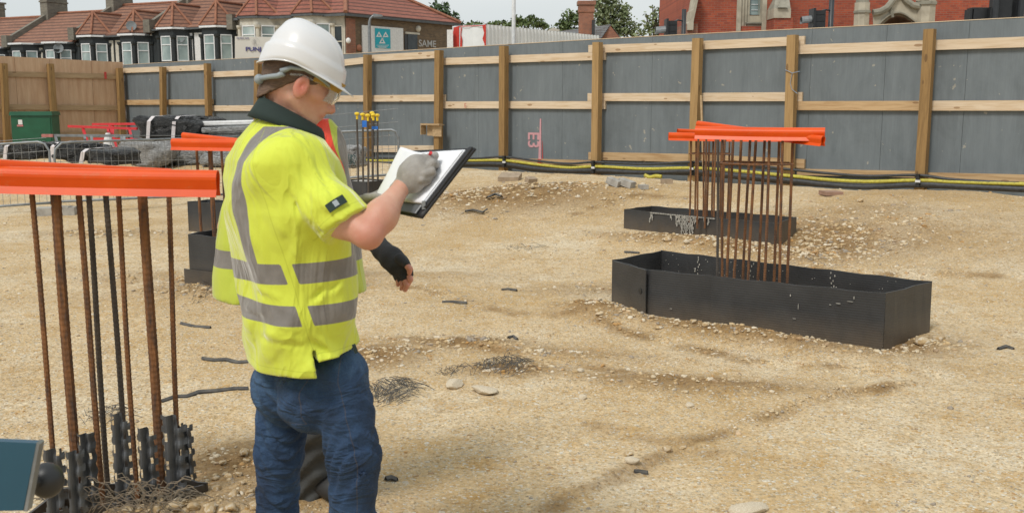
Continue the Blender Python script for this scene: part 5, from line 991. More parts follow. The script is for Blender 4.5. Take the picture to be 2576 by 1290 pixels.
def strip_between(outp, inp, d0, d1, mat, name):
    mm = MB(); n = len(outp); A_ = [K(*q, d0) for q in outp]; B_ = [K(*q, d0) for q in inp]
    mm.add(A_ + B_, [(i, i + 1, n + i + 1, n + i) for i in range(n - 1)]); A2 = [K(*q, d1) for q in inp]; mm.add(B_ + A2, [(i, i + 1, n + i + 1, n + i) for i in range(n - 1)]); mm.build(name, M[mat], chh)
n = 40
def resamp(pl, n):
    pl = np.array(pl, float); L = np.r_[0, np.cumsum(np.hypot(*np.diff(pl, axis=0).T))]; t = np.linspace(0, L[-1], n); return np.stack([np.interp(t, L, pl[:, 0]), np.interp(t, L, pl[:, 1])], -1)
ar = [(2209, 190)] + arch + [(2312, 190)]
strip_between(resamp(gab, 60), resamp(ar, 60), -1.3, -.2, 'stone', 'porch_front')
def scaled(pl, k, cx=2260, cy=75): return [(cx + (x - cx) * k, cy + (y - cy) * k if y < 100 else y) for x, y in pl]
strip_between(resamp(scaled(ar, 1.0), 60), resamp(scaled(ar, .93), 60), -1.36, -1.0, 'stonedark', 'arch_moulding'); strip_between(resamp(scaled(ar, .90), 60), resamp(scaled(ar, .80), 60), -1.0, -.5, 'stonedark', 'arch_moulding')
M['door'] = simple('old_oak', (.16, .09, .045), (.10, .055, .03), 6)
m = MB(); m.prism([K(*q, -.1) for q in scaled(arch, .95)], (0, .1, 0)); m.build('tympanum', M['door'], chh)
gl = resamp(gab[1:-1], 40); m = MB(); 
for dd, rr_ in ((0, .12),): m.tube([K(x, y, -1.35) for x, y in gl], rr_, 8)
m.build('gable_coping', M['stonedark'], chh)
m = MB(); m.tube([K(2240, 20, -1.34), K(2246, 44, -1.34)], .05, 5); m.build('carving', M['stonedark'], chh)
kbox(2560, -20, 2566, 25, .5, 1.3, 'window_jamb', 'stone')
# traffic lights
def signal(x, y0, y1, wpx, Y, label, pole_x, pole_w, ptop):
    t_ = thing('traffic_light', label, 'traffic light', P(pole_x, 200, Y)); a = P(x - wpx / 2, y0, Y); b = P(x + wpx / 2, y1, Y); w_ = b[0] - a[0]; m = MB(); cx = (a[0] + b[0]) / 2; h = a[2] - b[2]; h2 = max(h, 1.15)
    m.box(np.array([cx, Y, a[2] - h2 / 2]), (w_ * .78, .30, h2)); m.box(np.array([cx - w_ * .42, Y, a[2] - h2 / 2]), (w_ * .16, .42, h2 + .1)); 
    for k in range(7): m.box(np.array([cx + w_ * .0, Y - .155, a[2] - .08 - k * .16]), (w_ * .6, .02, .035))
    m.build('signal_head', M['black'], t_)
    for k in range(3):
        zz = a[2] - .22 - k * .36; m = MB(); n = 12; V = []; s_ = -1
        for u in (0, 1): V += [np.array([cx + s_ * (w_ * .5 + u * .24), Y + .11 * math.cos(t), zz - u * .03 + .11 * math.sin(t)]) for t in np.linspace(-.5, math.pi + .5, n)]
        m.add(V, [(i, i + 1, n + i + 1, n + i) for i in range(n - 1)]); m.add([v - np.array([0, 0, .006]) for v in V], [(n + i, n + i + 1, i + 1, i) for i in range(n - 1)]); m.build('visor', M['galv'] if k == 0 else M['black'], t_)
    m = MB(); q = P(pole_x, ptop, Y + .1); m.tube([np.array([q[0], Y + .1, .9]), q], pole_w * Y / FPX / 2, 12); m.build('pole', M['darkmetal'], t_, smooth=True)
    m = MB(); m.tube([P(x, y0 + 3, Y), P((x + pole_x) / 2, y0 - 3, Y), P(pole_x, y0, Y + .1)], .02, 6); m.tube([np.array([cx, Y, a[2] - h2]), np.array([q[0], Y + .1, a[2] - h2])], .03, 6); m.build('bracket', M['darkmetal'], t_)
signal(1689, 54, 90, 30, 25, 'black traffic light with a grey visor left of the church', 1721, 11, 24); signal(2058, 28, 72, 34, 25, 'black traffic light with a grey visor in front of the church wall', 2094, 13, -30)
t_ = thing('traffic_light', 'cluster of black signal heads at the upper right corner', 'traffic light', P(2530, 200, 24)); 
for x0, y0, x1, y1, d in ((2434, 25, 2440, 60, 0), (2440, 21, 2484, 60, .0), (2484, 24, 2500, 60, -.15), (2498, -20, 2535, 60, .1), (2536, -20, 2556, 60, .3)):
    a, b = P(x0, y0, 24 + d), P(x1, y1, 24 + d); m = MB(); m.box(np.array([(a[0] + b[0]) / 2, 24 + d, (a[2] + b[2]) / 2]), (b[0] - a[0], .3, a[2] - b[2])); m.build('signal_head', M['black'], t_)
m = MB(); q = P(2506, 0, 23.7); m.tube([np.array([q[0], 23.7, .9]), q + UP * 1], .07, 10); q = P(2570, 0, 24); m.tube([np.array([q[0], 24, .9]), q + UP * 1], .08, 10); m.build('pole', M['darkmetal'], t_)
# trees
def leafm(name, a, b, c): 
    t = NT(name, .6); v = t.coord(); n = t.noise(v, 1.3, 4, .7); n2 = t.noise(v, 9, 2); t.col(t.mix(.5, t.ramp(n, [(.35, a), (.55, b), (.7, c)]), t.ramp(n2, [(.35, a), (.65, c)]))); t.b.inputs['Transmission Weight'].default_value = 0; return t.m
M['leafA'] = leafm('leaves_green', (.040, .075, .022), (.10, .16, .045), (.20, .24, .09)); M['leafB'] = leafm('leaves_pale', (.06, .10, .035), (.15, .20, .08), (.34, .36, .20)); M['leafC'] = leafm('conifer_needles', (.025, .055, .025), (.05, .095, .04), (.10, .15, .06)); M['bark'] = simple('bark', (.12, .09, .06), (.07, .055, .04), 6, rough=.95)
def tree(label, blobs, Y, dens, mat, leaf=.22, trunk=None, name='broadleaf_tree', flowers=0, fill=.55):
    c0_ = P(blobs[0][0], blobs[0][1], Y); tr = thing(name, label, 'tree', (c0_[0], Y, .8)); V = []; tot = 0; C = []
    for bx_, by_, rx, ry in blobs:
        c = P(bx_, by_, Y); sx, sz = rx * Y / FPX, ry * Y / FPX; sy = max(sx, sz) * .8; n = int(dens * sx * sz * 10)
        d = rng.normal(size=(n, 3)); d /= np.linalg.norm(d, axis=1)[:, None]; r = rng.random(n) ** .45
        lump = 1 + .22 * np.sin(d[:, 0] * 5 + bx_) * np.sin(d[:, 2] * 6 + by_) + .15 * np.sin(d[:, 1] * 9 + d[:, 0] * 7)
        pts = c + d * (r * lump)[:, None] * np.array([sx, sy, sz]); k = np.sin(pts[:, 0] * 4.1) * np.sin(pts[:, 2] * 4.7 + 1) * np.sin(pts[:, 1] * 3.9 + 2); pts = pts[k > -fill * rng.random(len(pts))]; C.append(pts)
    C = np.concatenate(C); n = len(C); a = rng.normal(size=(n, 3)); a /= np.linalg.norm(a, axis=1)[:, None]; b = np.cross(a, rng.normal(size=(n, 3))); b /= np.linalg.norm(b, axis=1)[:, None]
    s_ = (leaf * (.6 + .8 * rng.random(n)))[:, None]; V = np.stack([C - a * s_ * .5, C + b * s_ * .28, C + a * s_ * .5, C - b * s_ * .28], 1).reshape(-1, 3); F = np.arange(4 * n).reshape(-1, 4)
    mesh_np('crown', V, F, M[mat], tr); m = MB(); tx, tz = c0_[0], c0_[2]; tw = trunk or .28; m.tube([np.array([tx, Y, .5]), np.array([tx + .1, Y, tz * .5]), np.array([tx, Y, tz])], [tw, tw * .7, tw * .3], 8)
    for bx_, by_, rx, ry in blobs[1:] + blobs[:1]:
        q = P(bx_, by_ - ry * .4, Y); m.tube([np.array([tx, Y, tz * .45]), np.array([(tx + q[0]) / 2, Y + .1, (tz * .6 + q[2]) / 2]), q], [tw * .4, tw * .2, .03], 6)
    m.build('trunk', M['bark'], tr); return tr
tree('dark conifer with upswept tips behind the right end of the red roof', [(1098, 36, 14, 30), (1082, 28, 9, 18), (1118, 32, 16, 22), (1136, 50, 20, 12), (1110, 60, 24, 14), (1158, 62, 10, 6), (1100, 14, 5, 12), (1122, 14, 6, 10), (1146, 36, 9, 6)], 92, 26, 'leafC', .42, name='conifer_tree', fill=.9)
tree('low round tree just right of the conifer, above the container end', [(1196, 62, 18, 11), (1180, 66, 12, 8), (1210, 64, 12, 7)], 100, 40, 'leafA', .35); tree('low tree above the corrugated wall, left of the white pole', [(1248, 62, 22, 9), (1232, 66, 14, 7), (1264, 58, 10, 6)], 100, 40, 'leafA', .35)
tree('wide dark tree behind the white pole', [(1320, 58, 30, 16), (1292, 62, 20, 12), (1345, 58, 22, 14), (1370, 66, 16, 10), (1334, 46, 10, 7), (1300, 50, 14, 9), (1362, 60, 14, 9), (1388, 78, 14, 8), (1280, 68, 14, 8)], 95, 40, 'leafA', .35)
tree('green tree left of the tall brick chimney stack', [(1432, 55, 26, 28), (1420, 75, 20, 18), (1450, 45, 16, 20), (1410, 66, 12, 16), (1445, 80, 22, 14)], 92, 42, 'leafA', .33)
tree('large flowering green tree right of the tall brick chimney stack', [(1540, 30, 40, 36), (1515, 50, 26, 36), (1565, 55, 32, 34), (1530, 5, 32, 22), (1590, 75, 22, 22), (1548, 80, 40, 20), (1500, 20, 16, 22), (1575, 25, 14, 16), (1603, 88, 16, 12)], 90, 44, 'leafB', .32)
tree('sparse pale tree with open branches left of the church', [(1650, 45, 24, 26), (1632, 66, 24, 24), (1672, 60, 22, 22), (1648, 82, 34, 16), (1690, 72, 16, 14), (1625, 38, 8, 8), (1660, 24, 10, 10), (1680, 36, 9, 9), (1696, 52, 7, 10), (1642, 22, 6, 7), (1610, 84, 16, 12)], 60, 26, 'leafB', .26, fill=1.1)
tree('dark shrub beside the church buttress behind the hoarding', [(1700, 84, 20, 10)], 55, 30, 'leafA', .25)
# ================================================================== PEOPLE (implicit surfaces meshed here)
def cap(p, a, b, ra, rb=None):
    rb = ra if rb is None else rb; a, b = np.array(a), np.array(b); ab = b - a; t = np.clip((p - a) @ ab / (ab @ ab), 0, 1); return np.linalg.norm(p - a - t[:, None] * ab, axis=1) - (ra + (rb - ra) * t)
def chain(p, pts, rs, k=.004):
    d = cap(p, pts[0], pts[1], rs[0], rs[1])
    for i in range(1, len(pts) - 1): d = smin(d, cap(p, pts[i], pts[i + 1], rs[i], rs[i + 1]), k)
    return d
def ell(p, c, r, A=None):
    q = p - np.array(c); q = q @ np.array(A).T if A is not None else q; r = np.array(r); k0 = np.linalg.norm(q / r, axis=1); k1 = np.linalg.norm(q / (r * r), axis=1) + 1e-9; return k0 * (k0 - 1) / k1
def smin(a, b, k): h = np.clip(.5 + .5 * (b - a) / k, 0, 1); return b * (1 - h) + a * h - k * h * (1 - h)
def smax(a, b, k): return -smin(-a, -b, k)
def snet(f, lo, hi, h, B=10):
    lo = np.array(lo, float); hi = np.array(hi, float); nb = np.ceil((hi - lo) / (h * B)).astype(int); n = nb * B + 1; V = np.ones(n, np.float32)
    bi = np.stack(np.meshgrid(*[np.arange(k) for k in nb], indexing='ij'), -1).reshape(-1, 3); cen = lo + (bi + .5) * B * h; fc = f(cen); near = np.abs(fc) < B * h * .87 * 1.9 + .02
    loc = np.stack(np.meshgrid(*[np.arange(B + 1)] * 3, indexing='ij'), -1).reshape(-1, 3)
    for b, v in zip(bi[~near], fc[~near]):
        if v < 0: s = b * B; V[s[0]:s[0] + B + 1, s[1]:s[1] + B + 1, s[2]:s[2] + B + 1] = -1
    nb_ = bi[near]
    for k in range(0, len(nb_), 150):
        ch = nb_[k:k + 150]; idx = (ch[:, None, :] * B + loc[None]).reshape(-1, 3); V[idx[:, 0], idx[:, 1], idx[:, 2]] = f(lo + idx * h)
    ins = V < 0; cs = ins[:-1, :-1, :-1].astype(np.int8) * 0
    for i in (0, 1):
        for j in (0, 1):
            for k in (0, 1): cs = cs + ins[i:n[0] - 1 + i, j:n[1] - 1 + j, k:n[2] - 1 + k]
    ac = np.argwhere((cs > 0) & (cs < 8)); vid = -np.ones(cs.shape, int); vid[ac[:, 0], ac[:, 1], ac[:, 2]] = np.arange(len(ac)); acc = np.zeros((len(ac), 3)); cnt = np.zeros(len(ac))
    co = [(i, j, k) for i in (0, 1) for j in (0, 1) for k in (0, 1)]
    for a in co:
        for ax in range(3):
            if a[ax]: continue
            b = list(a); b[ax] = 1; va = V[ac[:, 0] + a[0], ac[:, 1] + a[1], ac[:, 2] + a[2]]; vb = V[ac[:, 0] + b[0], ac[:, 1] + b[1], ac[:, 2] + b[2]]; m = (va < 0) != (vb < 0); t = va[m] / (va[m] - vb[m] + 1e-12)
            q = np.tile(np.array(a, float), (m.sum(), 1)); q[:, ax] += t; acc[m] += q; cnt[m] += 1
    W = lo + (ac + acc / cnt[:, None]) * h; F = []
    for ax in range(3):
        u, v = (ax + 1) % 3, (ax + 2) % 3; sl0 = [slice(None)] * 3; sl1 = [slice(None)] * 3; sl0[ax] = slice(0, -1); sl1[ax] = slice(1, None); x = ins[tuple(sl0)] != ins[tuple(sl1)]; e = np.argwhere(x)
        e = e[(e[:, u] > 0) & (e[:, v] > 0) & (e[:, u] < n[u] - 1) & (e[:, v] < n[v] - 1)]; s_ = ins[e[:, 0], e[:, 1], e[:, 2]]
        def g_(du, dv): q = e.copy(); q[:, u] -= du; q[:, v] -= dv; return vid[q[:, 0], q[:, 1], q[:, 2]]
        Q = np.stack([g_(1, 1), g_(0, 1), g_(0, 0), g_(1, 0)], -1); Q[~s_] = Q[~s_][:, ::-1]; F.append(Q)
    F = np.concatenate(F); F = F[(F >= 0).all(1)]; return W, F
def body_mesh(name, f, lo, hi, h, mat, parent, attrs=None):
    V, F = snet(f, lo, hi, h); at = {k: g_(V) for k, g_ in (attrs or {}).items()}; return mesh_np(name, V, F, mat, parent, True, at)
def wav(p, k, s): k = np.array(k); return np.sin(p @ k + s)
# ---- materials of the figures
def skin(name, c1, c2):
    t = NT(name, .5); v = t.coord(); c = t.ramp(t.noise(v, 9, 4, .6), [(.35, c2), (.62, c1)]); c = t.mix(t.math('MULTIPLY', t.math('SUBTRACT', t.noise(v, 32, 6, .7), .45, True), 1.6, True), c, (.50, .20, .14)); c = t.mix(t.attr('flush'), c, (.52, .15, .10)); t.col(c); t.bump(t.noise(v, 130, 5, .7), .35, .003)
    t.b.inputs['Subsurface Weight'].default_value = .15; t.b.inputs['Subsurface Radius'].default_value = (.012, .004, .002); return t.m
M['skin'] = skin('skin', (.60, .35, .255), (.53, .275, .19)); M['hair'] = None
def hair(name, c1, c2):
    t = NT(name, .7); v = t.coord(0, (14, 14, 60)); n = t.noise(v, 5, 4); t.col(t.ramp(n, [(.35, c2), (.65, c1)])); t.bump(n, .4, .004); return t.m
M['hair'] = hair('short_brown_hair', (.17, .105, .068), (.085, .052, .036))
def hivis(name, base_c, stripe=(.20, .185, .17), extra=None, weave=True):
    t = NT(name, .75); t.b.inputs['Sheen Weight'].default_value = .45; t.b.inputs['Sheen Roughness'].default_value = .4; v = t.coord(); n = t.noise(v, 3, 3); c = t.ramp(n, [(.3, tuple(q * .93 for q in base_c)), (.7, base_c)])
    if extra is not None: c = t.mix(t.math('LESS_THAN', t.attr('open'), 0), c, extra)
    sn = t.noise(v, 22, 4); sc_ = t.ramp(sn, [(.3, tuple(q * .85 for q in stripe)), (.7, tuple(q * 1.12 for q in stripe))]); st = t.math('LESS_THAN', t.attr('stripe'), 0); c = t.mix(st, c, sc_)
    sm = t.math('LESS_THAN', t.math('ABSOLUTE', t.attr('seam')), .0016); c = t.mix(t.math('MULTIPLY', sm, .45), c, (.42, .48, .03)); t.col(c)
    vo = t.n('ShaderNodeTexVoronoi'); vo.inputs['Scale'].default_value = 260; t.l(v, vo.inputs[0]); rg = t.math('ABSOLUTE', t.math('SUBTRACT', t.noise(t.coord(.5, (1.3, 1.3, .55)), 4.5, 3, .5, .9), .5)); rg = t.math('MULTIPLY', t.math('SUBTRACT', .10, rg, True), 9.0); t.bump(t.math('ADD', t.math('ADD', t.math('MULTIPLY', vo.outputs[0], .03), rg), t.noise(t.coord(.5, (1, 1, .45)), 13, 4, .5, .8)), .5, .014); return t.m
LIME = (.63, .71, .060)
M['shirt'] = hivis('lime_polo_fabric', LIME); M['vest'] = hivis('lime_vest_fabric', (.50, .58, .06), extra=(.78, .065, .03)); M['collar'] = simple('dark_green_collar', (.018, .036, .030), (.011, .022, .019), 5, rough=.85, bump=.2)
def denim():
    t = NT('blue_denim', .85); v = t.coord(0, (1, 1, .5)); n = t.noise(v, 5, 5, .65); c = t.ramp(n, [(.3, (.007, .020, .050)), (.52, (.018, .048, .108)), (.70, (.06, .12, .21))]); n2 = t.noise(t.coord(), 320, 2); c = t.mix(.5, c, t.ramp(n2, [(.3, (.6, .6, .6)), (.7, (1.5, 1.5, 1.5))]), 'MULTIPLY')
    c = t.mix(t.math('MULTIPLY', t.math('LESS_THAN', t.math('ABSOLUTE', t.attr('seam')), .0011), .4), c, (.10, .075, .055)); t.col(c); rg = t.math('ABSOLUTE', t.math('SUBTRACT', t.noise(t.coord(.4, (1, 1, 2.2)), 5.5, 3, .5, .9), .5)); rg = t.math('MULTIPLY', t.math('SUBTRACT', .10, rg, True), 6.0); t.bump(t.math('ADD', rg, t.noise(t.coord(0, (1, 1, 2.2)), 8, 5, .6, 1.0)), .55, .018); return t.m
M['denim'] = denim(); M['work'] = simple('dark_grey_work_trousers', (.060, .062, .060), (.030, .031, .031), 4, rough=.85, bump=.5, bs=10, bd=.02); M['boot'] = simple('black_boot_leather', (.03, .03, .03), (.018, .018, .018), 8, rough=.6, bump=.3)
M['knit'] = simple('grey_knit_glove', (.36, .34, .315), (.25, .235, .215), 26, rough=.9, bump=.5, bs=190, bd=.003); M['blackglove'] = simple('black_glove_fabric', (.022, .023, .025), (.012, .012, .013), 20, rough=.75, bump=.4, bs=120, bd=.003)
def shell():
    t = NT('white_helmet_shell', .32); t.col((.66, .66, .665)); t.b.inputs['Coat Weight'].default_value = .3; return t.m
M['shell'] = shell(); M['liner'] = simple('helmet_liner', (.38, .36, .22), (.3, .28, .18), 4, rough=.8); M['hgrey'] = simple('grey_helmet_harness', (.30, .34, .36), (.24, .28, .30), 8, rough=.5); M['sweat'] = simple('ochre_sweatband', (.45, .26, .04), (.32, .18, .03), 10, rough=.8)
def lens():
    t = NT('clear_lens', .06); t.b.inputs['Transmission Weight'].default_value = .85; t.b.inputs['IOR'].default_value = 1.1; t.col((.85, .88, .9)); return t.m
M['lens'] = lens(); M['paper'] = simple('white_paper', (.80, .81, .84), (.77, .78, .81), 2, rough=.8)

# ------------------------------------------------------------------ the man in front
man = thing('person', 'man in white hard hat, lime polo and blue jeans writing in a folder', 'person', (P(770, 1290, 2.85)[0], 2.87, float(H(-.6, 2.87))))
TH = math.radians(30); Fd = np.array([math.cos(TH), math.sin(TH), 0]); Rd = np.array([math.sin(TH), -math.cos(TH), 0])
SL = [(960, 768, 150, 2.87), (900, 764, 152, 2.86), (800, 748, 153, 2.85), (700, 743, 154, 2.84), (600, 733, 162, 2.83), (520, 721, 165, 2.82), (450, 712, 158, 2.82), (400, 709, 143, 2.82), (355, 712, 112, 2.82), (318, 716, 84, 2.82), (292, 720, 68, 2.82)]
kx = math.sqrt(Rd[0] ** 2 + (.68 * Fd[0]) ** 2); sl_ = []
for py, px, hw, Y in SL: c = P(px, py, Y); sl_.append((c[2], c[0], c[1], hw * Y / FPX / kx))
sl_ = np.array(sorted(sl_))
def torso_uv(p, sl=sl_, F_=Fd, R_=Rd):
    z = p[:, 2]; cx = np.interp(z, sl[:, 0], sl[:, 1]); cy = np.interp(z, sl[:, 0], sl[:, 2]); a = np.interp(z, sl[:, 0], sl[:, 3]); q = np.stack([p[:, 0] - cx, p[:, 1] - cy], -1); return q @ R_[:2], q @ F_[:2], a
def torso(p, grow_=0., ratio=.68, n=2.25, sl=sl_, F_=Fd, R_=Rd):
    u, v, a = torso_uv(p, sl, F_, R_); a = a + grow_; b = a * ratio; k = (np.abs(u / a) ** n + np.abs(v / b) ** n) ** (1 / n); d = (k - 1) * b * .95; return np.maximum(np.maximum(d, p[:, 2] - sl[-1, 0]), sl[0, 0] - p[:, 2])
Sh, El, Wr = P(752, 400, 2.66), P(926, 590, 2.57), P(1012, 468, 2.69); SlE = P(870, 566, 2.605)
ShL, ElL, WrL = P(650, 400, 3.0), P(770, 590, 3.12), P(915, 515, 2.97)
aD = (SlE - Sh) / np.linalg.norm(SlE - Sh)
zhem_b, zhem_f = P(740, 936, 2.70)[2], P(870, 893, 2.72)[2]
def wr_shirt(p):
    u, v, a = torso_uv(p); z = p[:, 2]; w_ = .0045 * wav(p, (14, 9, 22), 0 + 1.5 * 0) * wav(p, (5, -8, 6), 1) + .0055 * np.sin(34 * (z - .5 * u) + 3 * np.sin(9 * u + 2)) * np.exp(-((z - .93) / .12) ** 2)
    w_ += .0065 * np.sin(26 * (z * .6 + u * 1.1) + 2 * np.sin(7 * z)) * np.exp(-((z - 1.12) / .14) ** 2); w_ += .0065 * np.sin(30 * (u * .8 - z * .55) + 1.2 * np.sin(11 * z)) * ss((p[:, 2] - 1.2) / .15); return w_
CP_ = P(722, 318, 2.80); _t = math.radians(19); CN_ = np.array([math.cos(math.radians(20)) * math.sin(_t), math.sin(math.radians(20)) * math.sin(_t), math.cos(_t)])
CR = [((708, 438, 2.64), (806, 606, 2.60), .007, .010), ((778, 375, 2.66), (738, 412, 2.62), .002, .007), ((740, 410, 2.62), (712, 470, 2.64), .002, .008), ((760, 470, 2.60), (835, 560, 2.54), .006, .012), ((800, 590, 2.56), (850, 560, 2.54), .004, .008), ((775, 470, 2.66), (830, 590, 2.60), .008, .011), ((742, 420, 2.66), (772, 520, 2.66), .007, .013), ((800, 430, 2.60), (860, 520, 2.55), .005, .012), ((770, 560, 2.66), (730, 640, 2.68), .007, .014), ((700, 560, 2.68), (760, 640, 2.66), .006, .013), ((620, 560, 2.72), (660, 660, 2.70), .006, .014), ((640, 730, 2.70), (740, 765, 2.66), .006, .011), ((650, 845, 2.70), (790, 870, 2.66), .006, .013), ((820, 720, 2.66), (780, 760, 2.66), .006, .011), ((770, 840, 2.66), (830, 900, 2.66), .005, .011), ((860, 700, 2.70), (820, 740, 2.66), .005, .010), ((600, 470, 2.78), (640, 560, 2.72), .006, .014), ((840, 560, 2.55), (885, 570, 2.52), .005, .008), ((800, 500, 2.58), (850, 560, 2.54), .006, .010), ((735, 620, 2.66), (770, 670, 2.65), .006, .010), ((660, 400, 2.74), (640, 480, 2.74), .004, .014), ((610, 780, 2.76), (680, 800, 2.68), .005, .010)]
CRW = [(P(*a), P(*b), d, w_) for a, b, d, w_ in CR]
def creases(p):
    o = np.zeros(len(p))
    for a, b, d, w_ in CRW:
        ab = b - a; t = np.clip((p - a) @ ab / (ab @ ab), 0, 1); q = p - a - t[:, None] * ab; q = q + 0; per = np.hypot(q[:, 0], q[:, 2]); per = np.sqrt(per ** 2 + (q[:, 1] * .25) ** 2) * 1.25; s_ = np.sin(math.pi * np.clip((p - a) @ ab / (ab @ ab), .02, .98)); sd = q[:, 0] * -ab[2] + q[:, 2] * ab[0]; sd /= math.hypot(ab[0], ab[2]) + 1e-9
        o += 1.35 * d * s_ * (np.exp(-(per / w_) ** 2) - .8 * np.exp(-((sd - w_ * 1.7) / w_) ** 2) * np.exp(-(per / (w_ * 3)) ** 2))
    return o
def f_shirt(p):
    u, v, a = torso_uv(p); az = np.degrees(np.arctan2(v, u)); d = torso(p); d = smin(d, cap(p, P(700, 388, 2.75), P(730, 400, 2.66), .075, .068), .09); d = smin(d, cap(p, P(690, 400, 2.95), ShL, .08, .075), .06)
    s = cap(p, Sh, SlE + aD * .03, .056, .078); s = np.maximum(s, (p - SlE) @ aD); d = smin(d, s, .024); sL = cap(p, ShL, ShL + (ElL - ShL) * .62, .07, .074); sL = np.maximum(sL, (p - ShL) @ ((ElL - ShL) / np.linalg.norm(ElL - ShL)) - .19); d = smin(d, sL, .03)
    d = d + wr_shirt(p) * 1.0 + .003 * np.sin(60 * ((p - Sh) @ aD) + 6 * (p[:, 2])) * np.exp(-((p - Sh) @ aD - .18) ** 2 / .006) * (p[:, 0] > Sh[0])
    d = smax(d, (p - CP_) @ CN_ * 1.0, .012); d = d + creases(p); front = az > -8; zh = np.where(front, zhem_f + .02 * np.sin(np.radians(az)), zhem_b - .01 * np.cos(np.radians(az + 90))); d = np.maximum(d, zh - p[:, 2]); d = np.maximum(d, -(np.maximum(np.abs(az + 8) * math.pi / 180 * .2 - .005, p[:, 2] - (zhem_f + .03)))); return d
zb1, zb2 = P(700, 690, 2.66)[2], P(700, 797, 2.66)[2]
strU = [(P(px, py, 2.70)) for px, py in ((690, 690), (676, 610), (664, 540), (660, 470), (668, 410), (690, 350), (712, 325))]
su = np.array([torso_uv(np.array([q]))[0][0] for q in strU]); sz = np.array([q[2] for q in strU])
o_ = np.argsort(sz); 
def a_stripe(p):
    u, v, a = torso_uv(p); az = np.degrees(np.arctan2(v, u)); z = p[:, 2]; arm = (p - Sh) @ aD; onarm = (cap(p, Sh + aD * .08, SlE, .07, .09) < .012); gap = np.minimum(np.abs(az + 20 + (zb1 - z) * -70) * math.pi / 180 * .2 - .014, 9)
    h1 = np.maximum(np.abs(z - zb1 - .01 * np.sin(np.radians(az + 60))) - .0285, -gap); h2 = np.maximum(np.abs(z - zb2 - .008) - .0285, -gap)
    uc = np.interp(z, sz[o_], su[o_]); vs = np.maximum(np.abs(u - uc) - .031, zb1 - z); vs = np.maximum(np.maximum(vs, v + .0), z - P(0, 318, 2.72)[2]); vf = np.maximum(np.maximum(np.maximum(np.abs(u - .145) - .03, zb1 - z), .02 - v), z - zb1 - .16); d = np.minimum(np.minimum(h1, h2), np.minimum(vs, vf)); return np.where(onarm, .05, d)
def a_seam(p):
    u, v, a = torso_uv(p); az = np.degrees(np.arctan2(v, u)); z = p[:, 2]; s1 = (az + 20 + (zb1 - z) * -55) * math.pi / 180 * .2; s1 = np.where(v < .1, s1, .1); hem = np.where(az > -8, z - zhem_f - .022, z - zhem_b - .018); arm = (p - SlE) @ aD + .022; near = cap(p, Sh + aD * .05, SlE, .07, .09) < .012
    yoke = cap(p, P(640, 365, 2.75), P(770, 460, 2.60), .0, .0); return np.where(near, arm, np.where(np.abs(hem) < np.abs(s1), hem, s1))
body_mesh('shirt', f_shirt, (-.98, 2.45, zhem_b - .06), (-.30, 3.2, sl_[-1, 0] + .06), .006, M['shirt'], man, {'stripe': a_stripe, 'seam': a_seam})
# collar
def collar(rings, parent, mat, Fv, tilts, name='collar'):
    V = []; n = 40; U_ = UP
    for lay in (0, 1):
        for (c, a, b), tl in zip(rings, tilts):
            D = Fv * math.cos(tl) - UP * math.sin(tl); R2 = np.cross(D, UP); R2 /= np.linalg.norm(R2)
            for k in range(n): t = 2 * math.pi * k / n; V.append(c + R2 * (a - .006 * lay) * math.cos(t) + D * (b - .006 * lay) * math.sin(t))
    m_ = len(rings); F = []
    for lay in (0, 1):
        for j in range(m_ - 1):
            for k in range(n): q = [lay * m_ * n + j * n + k, lay * m_ * n + j * n + (k + 1) % n, lay * m_ * n + (j + 1) * n + (k + 1) % n, lay * m_ * n + (j + 1) * n + k]; F.append(tuple(q if lay == 0 else q[::-1]))
    for k in range(n): F.append(((m_ - 1) * n + k, (m_ - 1) * n + (k + 1) % n, m_ * n + (m_ - 1) * n + (k + 1) % n, m_ * n + (m_ - 1) * n + k)); F.append((k, m_ * n + k, m_ * n + (k + 1) % n, (k + 1) % n))
    return mesh_np(name, V, F, mat, parent, True)
Fc = np.array([math.cos(math.radians(20)), math.sin(math.radians(20)), 0])
collar([(P(721, 324, 2.80), .112, .112), (P(726, 308, 2.80), .101, .106), (P(731, 295, 2.80), .088, .101), (P(733, 284, 2.80), .077, .095)], man, M['collar'], Fc, [math.radians(q) for q in (19, 22, 26, 29)])
